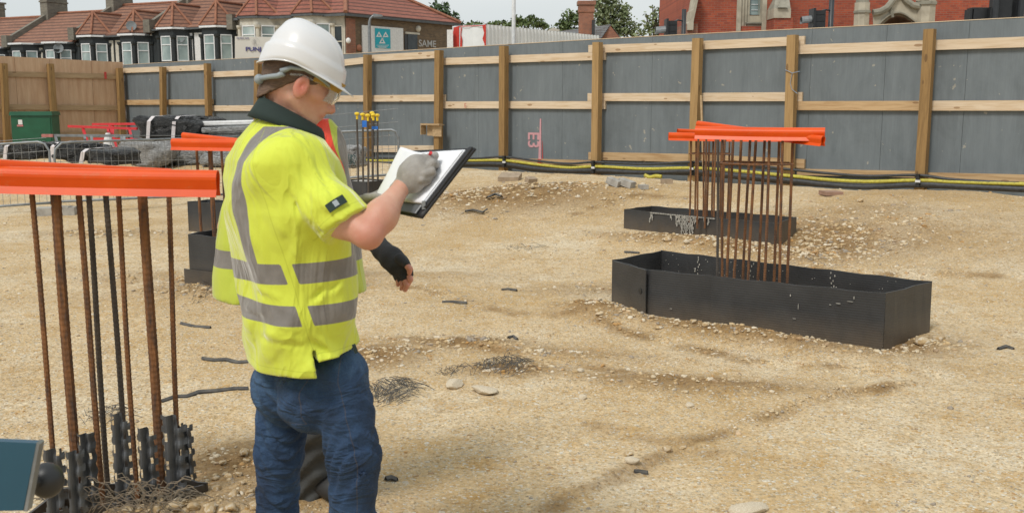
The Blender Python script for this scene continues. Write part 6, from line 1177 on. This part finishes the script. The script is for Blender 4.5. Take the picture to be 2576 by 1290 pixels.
# head frame
HY, HPi = math.radians(8), math.radians(27); hF = np.array([math.cos(HY) * math.cos(HPi), math.sin(HY) * math.cos(HPi), -math.sin(HPi)]); hR = np.array([math.sin(HY), -math.cos(HY), 0]); hU = np.cross(hR, hF); HC = P(764, 196, 2.80); HA = np.stack([hF, hR, hU])
def hp(f, r, u): return HC + hF * f + hR * r + hU * u
def headsdf(p, HC_=None, A=None):
    C_ = HC if HC_ is None else HC_; A_ = HA if A is None else A
    def e(c, r): return ell(p, C_ + A_.T @ np.array(c), r, A_)
    def cp(a, b, ra, rb): return cap(p, C_ + A_.T @ np.array(a), C_ + A_.T @ np.array(b), ra, rb)
    d = e((-.012, 0, .022), (.096, .074, .088)); d = smin(d, e((.030, 0, -.035), (.062, .060, .074)), .03)
    d = smin(d, cp((.066, 0, -.098), (.060, 0, -.070), .020, .030), .03); d = smin(d, cp((.0, .052, -.062), (.055, .028, -.095), .012, .014), .03); d = smin(d, cp((.0, -.052, -.062), (.055, -.028, -.095), .012, .014), .03)
    d = smin(d, cp((.086, 0, -.012), (.106, 0, -.046), .008, .0115), .012); d = smin(d, cp((.099, .011, -.050), (.099, -.011, -.050), .008, .008), .008)
    d = smin(d, cp((.082, .02, .010), (.088, -.02, .010), .009, .009), .012); d = smin(d, cp((.070, .036, -.026), (.045, .055, -.030), .014, .010), .015); d = smin(d, cp((.070, -.036, -.026), (.045, -.055, -.030), .014, .010), .015)
    for s_ in (1, -1): d = smax(d, -e((.086, s_ * .030, -.010), (.010, .014, .009)), .008); d = smin(d, e((.072, s_ * .030, -.011), (.012, .012, .011)), .003)
    d = smin(d, e((.088, 0, -.070), (.010, .019, .0045)), .005); d = smin(d, e((.085, 0, -.080), (.010, .017, .0055)), .005)
    for s_ in (1, -1):
        ea = e((.010, s_ * .081, -.024), (.021, .0070, .034)); ea = smax(ea, -e((.015, s_ * .091, -.020), (.0115, .0090, .020)), .002); ea = smin(ea, e((.016, s_ * .082, -.028), (.005, .005, .008)), .003); d = smin(d, ea, .005); d = smin(d, e((.012, s_ * .079, -.050), (.009, .005, .010)), .004)
    return d
NB = P(722, 318, 2.83)
zt_ = sl_[-1, 0]
Hip_R, Kn_R, An_R = P(848, 945, 2.80), P(890, 1145, 2.77), P(880, 1585, 2.82); Hip_L, Kn_L, An_L = P(722, 945, 2.98), P(701, 1150, 2.99), P(692, 1560, 3.04)
def f_body(p):
    d = headsdf(p); d = smin(d, cap(p, hp(-.035, 0, -.045), NB, .054, .060), .025); d = smin(d, np.maximum(torso(p, -.03), zhem_b + .10 - p[:, 2]), .02); d = smin(d, ell(p, P(785, 905, 2.90), (.12, .12, .14)), .03); d = smin(d, cap(p, Sh, SlE - aD * .02, .046, .050), .02); d = smin(d, cap(p, SlE - aD * .02, El, .047, .037), .02); d = smin(d, cap(p, El, El + (Wr - El) * .38, .036, .0395), .018); d = smin(d, cap(p, El + (Wr - El) * .38, Wr, .0395, .0215), .03); d = smin(d, cap(p, Wr, P(1045, 436, 2.71), .024, .026), .01)
    d = smin(d, cap(p, ShL, ElL, .048, .040), .02); d = smin(d, cap(p, ElL, WrL, .040, .027), .02)
    for a, b, c in ((Hip_R, Kn_R, An_R), (Hip_L, Kn_L, An_L)): d = smin(d, cap(p, a, b, .07, .05), .03); d = smin(d, cap(p, b, c, .05, .04), .02)
    return d
def a_flush(p):
    q = (p - HC) @ HA.T; ear = np.exp(-(((q[:, 0] - .010) / .024) ** 2 + ((q[:, 2] + .024) / .03) ** 2)) * (np.abs(q[:, 1]) > .068); ch = np.exp(-(((q[:, 0] - .055) / .03) ** 2 + ((q[:, 2] + .045) / .03) ** 2)) * .35; no = np.exp(-np.sum(((q - np.array([.112, 0, -.048])) / .02) ** 2, 1)) * .6; el = np.exp(-np.sum(((p - El) / .05) ** 2, 1)) * .6
    lip = np.exp(-(((q[:, 0] - .092) / .012) ** 2 + ((q[:, 2] + .075) / .009) ** 2)) * .8; return np.clip(ear * .9 + ch + no + el + lip, 0, 1)
body_mesh('body', f_body, (-1.0, 2.42, .05), (-.16, 3.25, 1.9), .0052, M['skin'], man, {'flush': a_flush})
def f_hair(p):
    q = (p - HC) @ HA.T; d = ell(p, hp(-.012, 0, .022), (.101, .079, .093), HA); d = smin(d, cap(p, hp(-.052, 0, -.02), hp(-.040, 0, -.080), .055, .0575), .03); f, r, u = q.T
    line = -.012 + np.where(f < -.005, (f + .005) * 1.15, 0) + np.where(f > .012, .0 , 0); line = np.where((f > .026) & (f < .046), -.020, line); line = np.where(f >= .046, .02 + (f - .046) * 1.2, line); return np.maximum(np.maximum(d, (line - u) * .8 + .002 * np.sin(f * 300) * np.cos(r * 260)), u - .06)
body_mesh('hair', f_hair, HC - .17, HC + .17, .004, M['hair'], man)
for s_ in (1, -1): m = MB(); m.tube([hp(.083, s_ * .018, .008), hp(.078, s_ * .034, .011), hp(.066, s_ * .046, .006)], [.003, .004, .002], 6); m.build('eyebrow', M['hair'], man)
# helmet
def helmet(parent, hp_, sc=1.0, name='hard_hat'):
    nP, nE = 72, 22; Hh = .138; V = []; f0 = -.016; AFb, AFf, AR = .105, .120, .108
    def pt(ph, el, off=0.):
        cf, sf = math.cos(ph), math.sin(ph); back = max(0, -cf) ** 2; rim = .024 - .040 * back + .006 * math.sin(ph) ** 2; ce = math.cos(el) ** .66; se = math.sin(el) ** 1.0
        f = f0 + (AFf if cf > 0 else AFb) * cf * ce - .022 * se; r = AR * sf * ce; u = rim + (Hh - rim) * se
        rd = math.hypot(f - f0, r); 
        if el > .15: w_ = min(1, (el - .15) / .4); u += w_ * (.0075 * math.exp(-((abs(r)) / .012) ** 2) + .0070 * math.exp(-((abs(r) - .038) / .008) ** 2)) * (1 if f > -.11 else .3)
        bb = .0065 if el < .40 else 0.; f += bb * cf; r += bb * sf
        k = 1 - off / .13; return hp_(f0 + (f - f0) * k * sc, r * k * sc, (u - off * .8 * (el > .3)) * sc)
    def flange(ph, j):
        cf = math.cos(ph); fl = (.008 + .032 * max(0, cf) ** 1.2 + .002 * max(0, -cf)) * j; back = max(0, -cf) ** 2; rim = .024 - .040 * back + .006 * math.sin(ph) ** 2; dr = (.004 + .004 * max(0, cf) ** 2) * j
        return hp_((f0 + ((AFf if cf > 0 else AFb) + fl) * cf) * sc, (AR + fl * .7) * math.sin(ph) * sc, (rim - dr) * sc)
    rows_ = [[flange(2 * math.pi * k / nP, 1.0) for k in range(nP)], [flange(2 * math.pi * k / nP, .5) for k in range(nP)]] + [[pt(2 * math.pi * k / nP, math.pi / 2 * j / nE) for k in range(nP)] for j in range(nE)]
    inn = [[pt(2 * math.pi * k / nP, math.pi / 2 * j / nE, .004) for k in range(nP)] for j in range(nE)][::-1]; top = pt(0, math.pi / 2)
    fl2 = [[q - (hp_(0, 0, 1) - hp_(0, 0, 0)) * .003 for q in rows_[1]], [q - (hp_(0, 0, 1) - hp_(0, 0, 0)) * .003 for q in rows_[0]]]
    V = [q for r in rows_ for q in r]; n0 = len(rows_); F = [(j * nP + k, j * nP + (k + 1) % nP, (j + 1) * nP + (k + 1) % nP, (j + 1) * nP + k) for j in range(n0 - 1) for k in range(nP)]
    V.append(top); ti = len(V) - 1; F += [((n0 - 1) * nP + k, (n0 - 1) * nP + (k + 1) % nP, ti) for k in range(nP)]; b = len(V); I = inn + fl2; V += [q for r in I for q in r]
    F += [(b + j * nP + k, b + j * nP + (k + 1) % nP, b + (j + 1) * nP + (k + 1) % nP, b + (j + 1) * nP + k) for j in range(len(I) - 1) for k in range(nP)]; e = b + (len(I) - 1) * nP; F += [(e + k, e + (k + 1) % nP, (k + 1) % nP, k) for k in range(nP)]
    hh = mesh_np(name, V, F, M['shell'], parent, True); return hh
hat = thing('hard_hat', 'white ridged hard hat worn by the man with the folder', 'hard hat', hp(0, 0, .02)); helmet(hat, hp, name='shell')
def band(fr, r, mat, name, par, seg=8): m = MB(); m.tube([hp(*q) for q in fr], r, seg); return m.build(name, mat, par, True)
band([(-.092, -.05, -.054), (-.102, -.02, -.058), (-.102, .02, -.056), (-.095, .045, -.051), (-.080, .066, -.040), (-.058, .079, -.026), (-.046, .086, -.012)], [.005, .007, .008, .0075, .007, .0075, .009], M['hgrey'], 'harness', hat)
band([(-.055, .086, -.012), (-.035, .089, .010), (.0, .090, .022), (.04, .084, .02), (.075, .068, .012)], [.008, .006, .005, .004, .004], M['hgrey'], 'harness', hat)
V, F = uvs(hp(-.102, .032, -.058), .014, (1, 1, 1), 12); mesh_np('ratchet_knob', V, F, M['hgrey'], hat, True)
m = MB(); fr = [(.035, .086), (.065, .074), (.09, .056), (.108, .030), (.112, 0), (.108, -.03), (.09, -.056)]
V = [hp(f, r, .034) for f, r in fr] + [hp(f * .96, r * .98, .004 + .0 * f) for f, r in fr]; n = len(fr); m.add(V, [(i, i + 1, n + i + 1, n + i) for i in range(n - 1)]); m.add([v - hF * .003 for v in V], [(n + i, n + i + 1, i + 1, i) for i in range(n - 1)]); m.build('sweatband', M['sweat'], hat, True)
gl_ = thing('safety_glasses', 'clear safety glasses on the face of the man with the folder', 'glasses', hp(.1, 0, -.01)); m = MB(); V = []; n = 13
for i in range(n):
    t = -1 + 2 * i / (n - 1); V += [hp(.108 - .030 * t * t, .062 * t, .012), hp(.112 - .030 * t * t, .060 * t, -.008), hp(.106 - .030 * t * t, .052 * t, -.032 + .012 * math.exp(-(t / .18) ** 2))]
m.add(V, [(3 * i + k, 3 * i + k + 1, 3 * i + k + 4, 3 * i + k + 3) for i in range(n - 1) for k in range(2)]); m.add([v - hF * .002 for v in V], [(3 * i + k + 3, 3 * i + k + 4, 3 * i + k + 1, 3 * i + k) for i in range(n - 1) for k in range(2)]); m.build('lens', M['lens'], gl_, True)
for s_ in (1, -1): m = MB(); m.tube([hp(.078, s_ * .062, .008), hp(.04, s_ * .080, .006), hp(.0, s_ * .084, .006), (hp(-.03, s_ * .084, -.008))], .0028, 6); m.build('temple', M['lens'], gl_)
# jeans
PF = math.radians(42); pF = np.array([math.cos(PF), math.sin(PF), 0]); pR = np.array([math.sin(PF), -math.cos(PF), 0]); PC = P(785, 950, 2.90)
def f_jeans(p):
    q = (p - PC) @ np.stack([pF, pR, UP]).T; A_ = np.stack([pF, pR, UP]); d = ell(p, PC + UP * .03, (.112, .158, .20), A_); d = np.maximum(d, (p[:, 2] - PC[2] - .17))
    for a, b, c, ra, rb, rc, rd in ((Hip_R, Kn_R, An_R, .092, .074, .066, .056), (Hip_L, Kn_L, An_L, .090, .070, .061, .054)):
        l = cap(p, a, b, ra, rb); cf = b + (c - b) * .35; l = smin(l, cap(p, b, cf, rb, rc), .02); l = smin(l, cap(p, cf, c, rc, rd), .02); d = smin(d, l, .022)
    for s_ in (1, -1): d = smin(d, ell(p, PC - pF * .065 + pR * s_ * .078 - UP * .03, (.085, .088, .10), A_), .03)
    z = p[:, 2]; side = (p - PC) @ pR; kn = np.exp(-((z - .58) / .10) ** 2) + .5 * np.exp(-((z - .76) / .06) ** 2) * (side > -.3) + .8 * (z < .42)
    d = d + .0068 * kn * np.sin(82 * z + 16 * np.sin(side * 9 + 1) + 5 * np.sin(p[:, 1] * 14)) + .003 * np.sin(46 * z + 40 * side) * np.exp(-((z - .80) / .09) ** 2) + .0022 * wav(p, (50, 20, 60), 0) * wav(p, (11, -17, 9), 2); return np.maximum(d, .07 - z)
def a_jseam(p):
    q = (p - PC) @ np.stack([pF, pR, UP]).T; cx, cz = .078, -.035
    d = np.maximum(np.abs(q[:, 1] - cx) - .062, np.abs(q[:, 2] - cz - .02) - .072); pt_ = (cz - .052 - q[:, 2]) - .45 * (.062 - np.abs(q[:, 1] - cx)); d = np.maximum(d, pt_); d = np.where(q[:, 0] < 0, d, .1)
    kf = np.interp(p[:, 2], [An_R[2], Kn_R[2], Hip_R[2]], [0, 1, 2]); cx_ = np.interp(p[:, 2], [An_R[2], Kn_R[2], Hip_R[2]], [An_R[0], Kn_R[0], Hip_R[0]]); cy_ = np.interp(p[:, 2], [An_R[2], Kn_R[2], Hip_R[2]], [An_R[1], Kn_R[1], Hip_R[1]]); rel = p[:, :2] - np.stack([cx_, cy_], -1); sd_ = rel @ np.array([.9, -.12]) - .028; sd_ = np.where(rel[:, 1] < 0, sd_, .1)
    sd_ = np.where(p[:, 0] > cx_ - .03, sd_, .1); return np.where(np.abs(sd_) < np.abs(d), sd_, d)
body_mesh('jeans', f_jeans, (-1.0, 2.5, .05), (-.14, 3.25, PC[2] + .2), .0065, M['denim'], man, {'seam': a_jseam})
# boots
def boot(parent, an, F_, mat='boot'):
    g_ = float(H(an[0], an[1])); a = np.array([an[0], an[1], g_ + .045]); A_ = np.stack([F_, np.cross(F_, UP), UP])
    def f(p): d = ell(p, a + F_ * .14 - UP * .0, (.085, .052, .045), A_); d = smin(d, cap(p, a - F_ * .02, a + F_ * .12, .045, .042), .03); d = smin(d, cap(p, a, a + UP * .14, .046, .052), .03); return np.maximum(d, g_ - .0 - p[:, 2])
    return body_mesh('boot', f, a - .26, a + .26, .009, M[mat], parent)
boot(man, An_R, pF); boot(man, An_L, np.array([.55, .83, 0]) / np.hypot(.55, .83))
# gloves
def hand(parent, name, mat, palm, fingers, thumb, cuff, h=.0028, k=.0035, extra=None):
    def f(p):
        d = 9.
        for i in range(len(palm) - 1):
            q = cap(p, palm[i][:3], palm[i + 1][:3], palm[i][3], palm[i + 1][3]); d = q if i == 0 else smin(d, q, .014)
        for pts, rs in fingers: d = smin(d, chain(p, pts, rs, .003), k)
        d = smin(d, chain(p, thumb[0], thumb[1], .004), .008); d = smin(d, chain(p, cuff[0], cuff[1], .004), .006)
        if extra: d = extra(p, d)
        return d
    pts = np.array([list(q[:3]) for q in palm] + [list(q) for f_ in fingers for q in f_[0]] + [list(q) for q in thumb[0]] + [list(q) for q in cuff[0]]); return body_mesh(name, f, pts.min(0) - .045, pts.max(0) + .045, h, M[mat], parent)
def p4(px, py, Y, r): q = P(px, py, Y); return (q[0], q[1], q[2], r)
def ln(*a): return [P(*q) for q in a]
hand(man, 'glove', 'knit', [p4(1018, 462, 2.695, .0255), p4(1034, 440, 2.70, .036), p4(1050, 424, 2.71, .036), p4(1062, 436, 2.705, .030), p4(1042, 462, 2.695, .026)],
     [(ln((1060, 412, 2.70), (1080, 398, 2.715), (1093, 392, 2.735), (1092, 402, 2.755)), [.0135, .0125, .0115, .0095]), (ln((1068, 424, 2.69), (1087, 411, 2.70), (1095, 414, 2.73), (1089, 424, 2.75)), [.0135, .0125, .0115, .0095]),
      (ln((1068, 438, 2.68), (1085, 431, 2.69), (1090, 440, 2.72), (1081, 447, 2.745)), [.0125, .012, .011, .009]), (ln((1060, 452, 2.675), (1075, 450, 2.685), (1078, 460, 2.71), (1068, 464, 2.735)), [.0115, .0105, .0095, .008])],
     (ln((1030, 424, 2.72), (1048, 404, 2.735), (1066, 399, 2.745), (1079, 401, 2.755)), [.017, .0145, .013, .0105]), (ln((1003, 480, 2.69), (1010, 471, 2.692)), [.0270, .0262]))
hand(man, 'glove', 'knit', [p4(890, 530, 2.95, .022), p4(904, 516, 2.94, .024), p4(915, 510, 2.93, .022)],
     [(ln((915, 506, 2.93), (938, 494, 2.925), (952, 487, 2.90), (962, 490, 2.875)), [.012, .0115, .0105, .009]), (ln((920, 512, 2.92), (940, 503, 2.915), (955, 499, 2.89), (960, 501, 2.87)), [.012, .0115, .0105, .009]), (ln((920, 519, 2.91), (942, 516, 2.90), (958, 514, 2.88), (966, 515, 2.87)), [.0115, .011, .010, .0085]), (ln((916, 526, 2.90), (936, 526, 2.89), (950, 526, 2.87), (957, 526, 2.86)), [.0105, .0095, .009, .008])],
     (ln((905, 508, 2.93), (922, 498, 2.90), (944, 494, 2.85), (957, 497, 2.82)), [.015, .013, .012, .010]), (ln((880, 536, 2.96), (892, 528, 2.95)), [.026, .026]))
wt_ = MB(); a, b = P(862, 528, 2.535), P(885, 515, 2.548); d_ = (b - a) / np.linalg.norm(b - a)
cpt = P(873, 523, 2.535); nn = np.cross(d_, (cpt - SlE)); nrm = np.array([.1, -.98, .15]); uu = np.cross(nrm, d_); uu /= np.linalg.norm(uu)
# sleeve tag wraps the sleeve surface: small curved patch
V = []; ctr = Sh + aD * ((cpt - Sh) @ aD)
sd2 = np.cross(aD, np.array([0, -1, 0])); sd2 /= np.linalg.norm(sd2); to = np.cross(sd2, aD); to = to if to[1] < 0 else -to
for i in range(9):
    t = math.radians(2 + 36 * i / 8) * 1.0
    dirv = to * math.cos(t) + (sd2 if sd2[2] > 0 else -sd2) * math.sin(t)
    for e in (-.052, -.028): V.append(SlE + aD * e + dirv * .0865)
wt_.add(V, [(2 * i, 2 * i + 1, 2 * i + 3, 2 * i + 2) for i in range(8)]); wt_.add([v - to * .002 for v in V], [(2 * i + 2, 2 * i + 3, 2 * i + 1, 2 * i) for i in range(8)]); tg = wt_.build('sleeve_badge', M['collar'], man, True)
V2 = [q for q in V[6:12]]; m = MB(); m.add([v * 1 + to * .0015 + (aD * .004 if i % 2 == 0 else -aD * .004) for i, v in enumerate(V2)], [(2 * i, 2 * i + 1, 2 * i + 3, 2 * i + 2) for i in range(2)]); m.build('badge_emblem', M['hgrey'], tg, True)
m = MB(); q = P(893, 873, 2.69); m.box(q + np.array([0, 0, -.004]), (.010, .012, .024), ((.9, .3, .3), (-.3, .95, 0), (-.3, 0, .95))); m.build('hem_label', M['collar'], man)
# folder, pages and pen
fo = thing('folder', 'open black zip folder with white pages held by the man', 'folder', P(1060, 520, 2.75)); e1 = (P(1070, 515, 2.66) - P(950, 500, 2.85)); BL = P(950, 500, 2.85); e2 = P(1025, 385, 2.89) - BL; BR = BL + e1; TR = P(1176, 378, 2.73); TL = P(1022, 388, 2.90); nF = np.cross(e1, e2); nF /= np.linalg.norm(nF)
nF = nF if nF[2] > 0 else -nF
def bil(u, v): return BL * (1 - u) * (1 - v) + BR * u * (1 - v) + TL * (1 - u) * v + TR * u * v
def sheet(u0, u1, v0, v1, lift0, lift1, th, name, mat, bend=None, n=16):
    V = []; bend = bend or (lambda u, v: 0)
    for lay in (0, 1):
        for j in range(n + 1):
            for i in range(n + 1): u, v = u0 + (u1 - u0) * i / n, v0 + (v1 - v0) * j / n; V.append(bil(u, v) + nF * (lift0 + bend(u, v) + th * lay))
    N1 = (n + 1) ** 2; F = []
    for j in range(n):
        for i in range(n): q = j * (n + 1) + i; F += [(q, q + n + 1, q + n + 2, q + 1), (N1 + q, N1 + q + 1, N1 + q + n + 2, N1 + q + n + 1)]
    for i in range(n): F += [(i, i + 1, N1 + i + 1, N1 + i), (n * (n + 1) + i, N1 + n * (n + 1) + i, N1 + n * (n + 1) + i + 1, n * (n + 1) + i + 1), (i * (n + 1), N1 + i * (n + 1), N1 + (i + 1) * (n + 1), (i + 1) * (n + 1)), (i * (n + 1) + n, (i + 1) * (n + 1) + n, N1 + (i + 1) * (n + 1) + n, N1 + i * (n + 1) + n)]
    return mesh_np(name, V, F, mat, fo, True)
M['leather'] = simple('black_folder_cover', (.018, .018, .020), (.012, .012, .013), 12, rough=.6, bump=.3)
sheet(-.03, 1.05, -.20, 1.06, -.010, 0, .009, 'cover', M['leather'], lambda u, v: .004 * math.cos(u * 3)); sheet(1.0, 1.05, -.05, 1.05, -.003, 0, .006, 'zip_edge', M['leather'])
sheet(.02, .95, -.17, .0, -.002, 0, .003, 'pocket', simple('grey_pocket', (.12, .13, .135), (.085, .09, .095), 8, rough=.4))
sheet(.01, .985, .0, .99, .0, 0, .006, 'page_block', M['paper'], lambda u, v: .0)
curl = lambda u, v: .006 + .050 * max(0, (.32 - u) / .32) ** 1.0 * (v ** 1.5) * (1 if u > .06 else .8)
sheet(-.02, .98, .0, .97, .002, 0, .0008, 'page', M['paper'], lambda u, v: .006 + .035 * math.exp(-((u - .10) / .11) ** 2) * v ** .7)
m = MB(); m.box(P(1066, 516, 2.655), (.010, .008, .022)); m.build('zip_pull', M['galv'], fo)
pen = thing('pen', 'red pen between the gloved fingers over the page', 'pen', P(1075, 400, 2.74)); m = MB(); m.tube([P(1084, 384, 2.70), P(1074, 404, 2.735), P(1069, 413, 2.768)], [.0046, .0046, .002], 8); m.build('barrel', M['redplastic'], pen)

# ------------------------------------------------------------------ the second person behind him
p2 = thing('person', 'person in a hi-vis vest and black glove standing behind the man with the folder', 'person', (P(770, 1290, 3.8)[0], 3.75, float(H(-.75, 3.75))))
T2 = math.radians(-62); F2 = np.array([math.cos(T2), math.sin(T2), 0]); R2_ = np.array([math.sin(T2), -math.cos(T2), 0])
S2 = [(738, 730, 182, 3.66), (690, 728, 178, 3.66), (600, 727, 172, 3.65), (520, 730, 158, 3.65), (442, 732, 142, 3.65), (400, 738, 134, 3.65), (360, 742, 122, 3.65), (330, 750, 102, 3.65), (300, 760, 66, 3.65)]
k2x = math.sqrt(R2_[0] ** 2 + (.66 * F2[0]) ** 2); s2 = np.array(sorted([(P(px, py, Y)[2], P(px, py, Y)[0], Y, hw * Y / FPX / k2x) for py, px, hw, Y in S2]))
def f_vest(p):
    d = torso(p, 0, .62, 2.3, s2, F2, R2_); d = smin(d, cap(p, P(650, 380, 3.65), P(812, 385, 3.62), .06, .055), .05); return d + .004 * wav(p, (20, 8, 9), 0) * wav(p, (3, 3, 14), 1)
zv1, zv2 = P(560, 640, 3.6)[2], P(560, 720, 3.6)[2] - .12
def a_vs(p): return np.minimum(np.abs(p[:, 2] - zv1) - .032, np.maximum(np.abs((p[:, 0] - P(863, 400, 3.6)[0]) + (p[:, 2] - 1.4) * .16) - .010, zv1 - p[:, 2]))
def a_op(p): x = np.interp(p[:, 2], [P(0, 470, 3.6)[2], P(0, 430, 3.6)[2], P(0, 300, 3.6)[2]], [P(856, 0, 3.6)[0], P(852, 0, 3.6)[0], P(810, 0, 3.6)[0]]); x0 = P(720, 400, 3.6)[0]; return np.maximum(np.maximum(p[:, 0] - x, x0 - p[:, 0]), P(0, 470, 3.6)[2] - p[:, 2])
body_mesh('vest', f_vest, (-1.15, 3.3, s2[0, 0] - .03), (-.3, 4.05, s2[-1, 0] + .05), .01, M['vest'], p2, {'stripe': a_vs, 'open': a_op, 'seam': lambda p: np.full(len(p), .1)})
H2 = P(762, 225, 3.63); yy = math.radians(-50); h2F = np.array([math.cos(yy), math.sin(yy), 0]); h2R = np.array([math.sin(yy), -math.cos(yy), 0]); A2 = np.stack([h2F, h2R, UP])
def f_b2(p):
    d = headsdf(p, H2, A2); d = smin(d, cap(p, H2 - UP * .05, P(760, 315, 3.65), .055, .065), .03); d = smin(d, torso(p, -.04, .62, 2.3, s2, F2, R2_), .02)
    for a, b, c in ((P(640, 392, 3.66), P(579, 572, 3.66), P(650, 660, 3.5)), (P(798, 400, 3.55), P(868, 572, 3.42), P(952, 618, 3.28))): d = smin(d, cap(p, a, b, .052, .042), .02); d = smin(d, cap(p, b, c, .042, .028), .02)
    for a, b, c in L2: d = smin(d, cap(p, a, b, .07, .05), .03); d = smin(d, cap(p, b, c, .05, .04), .02)
    return d
L2 = [(P(700, 745, 3.7), P(705, 980, 3.7), P(712, 1225, 3.9)), (P(790, 745, 3.7), P(795, 1010, 3.66), P(786, 1240, 3.78))]
body_mesh('body', f_b2, (-1.15, 3.1, .05), (-.3, 4.1, 1.85), .008, M['skin'], p2, {'flush': lambda p: np.full(len(p), .25)})
def f_tr(p):
    d = ell(p, P(745, 740, 3.7), (.19, .14, .16)); z = p[:, 2]
    for a, b, c in L2: d = smin(d, cap(p, a, b, .095, .078), .03); d = smin(d, cap(p, b, c, .078, .070), .03)
    return np.maximum(d + .009 * np.sin(70 * z + 9 * np.sin(p[:, 0] * 11)) * (z < .5) + .004 * wav(p, (30, 12, 40), 1), .045 - z)
body_mesh('trousers', f_tr, (-1.2, 3.4, .05), (-.45, 4.05, 1.05), .009, M['work'], p2)
for a, b, c in L2: boot(p2, c, np.array([.8, -.6, 0]))
h2p = lambda f, r, u: H2 + h2F * f + h2R * r + UP * u
hat2 = thing('hard_hat', 'white hard hat on the person standing behind the man', 'hard hat', H2); helmet(hat2, h2p, .95, name='shell')
hand(p2, 'fingerless_glove', 'blackglove', [p4(946, 612, 3.29, .029), p4(962, 630, 3.27, .032), p4(985, 650, 3.24, .038), p4(1003, 668, 3.22, .036), p4(1020, 684, 3.21, .026)],
     [(ln((1018, 672, 3.20), (1030, 690, 3.19)), [.015, .0135]), (ln((1008, 682, 3.20), (1018, 699, 3.19)), [.015, .0135]), (ln((1000, 686, 3.22), (1009, 702, 3.21)), [.0145, .013]), (ln((994, 684, 3.24), (1000, 700, 3.23)), [.013, .012])], (ln((1006, 650, 3.19), (1022, 664, 3.17)), [.018, .014]), (ln((938, 602, 3.30), (950, 614, 3.29)), [.032, .033]))
for pts, rs in ((ln((1028, 688, 3.19), (1032, 702, 3.18), (1028, 713, 3.185)), [.0105, .010, .008]), (ln((1018, 699, 3.19), (1024, 716, 3.18), (1019, 729, 3.19)), [.011, .010, .008]), (ln((1009, 702, 3.21), (1014, 717, 3.20), (1010, 726, 3.21)), [.0105, .0095, .0075]), (ln((1000, 700, 3.23), (1003, 709, 3.22), (1001, 716, 3.22)), [.0095, .0085, .007]), (ln((1020, 663, 3.17), (1031, 676, 3.16), (1030, 686, 3.165)), [.011, .010, .008])):
    body_mesh('finger', lambda p, pts=pts, rs=rs: chain(p, pts, rs, .003), np.array(pts).min(0) - .03, np.array(pts).max(0) + .03, .0035, M['skin'], p2, {'flush': lambda p: np.full(len(p), .45)})
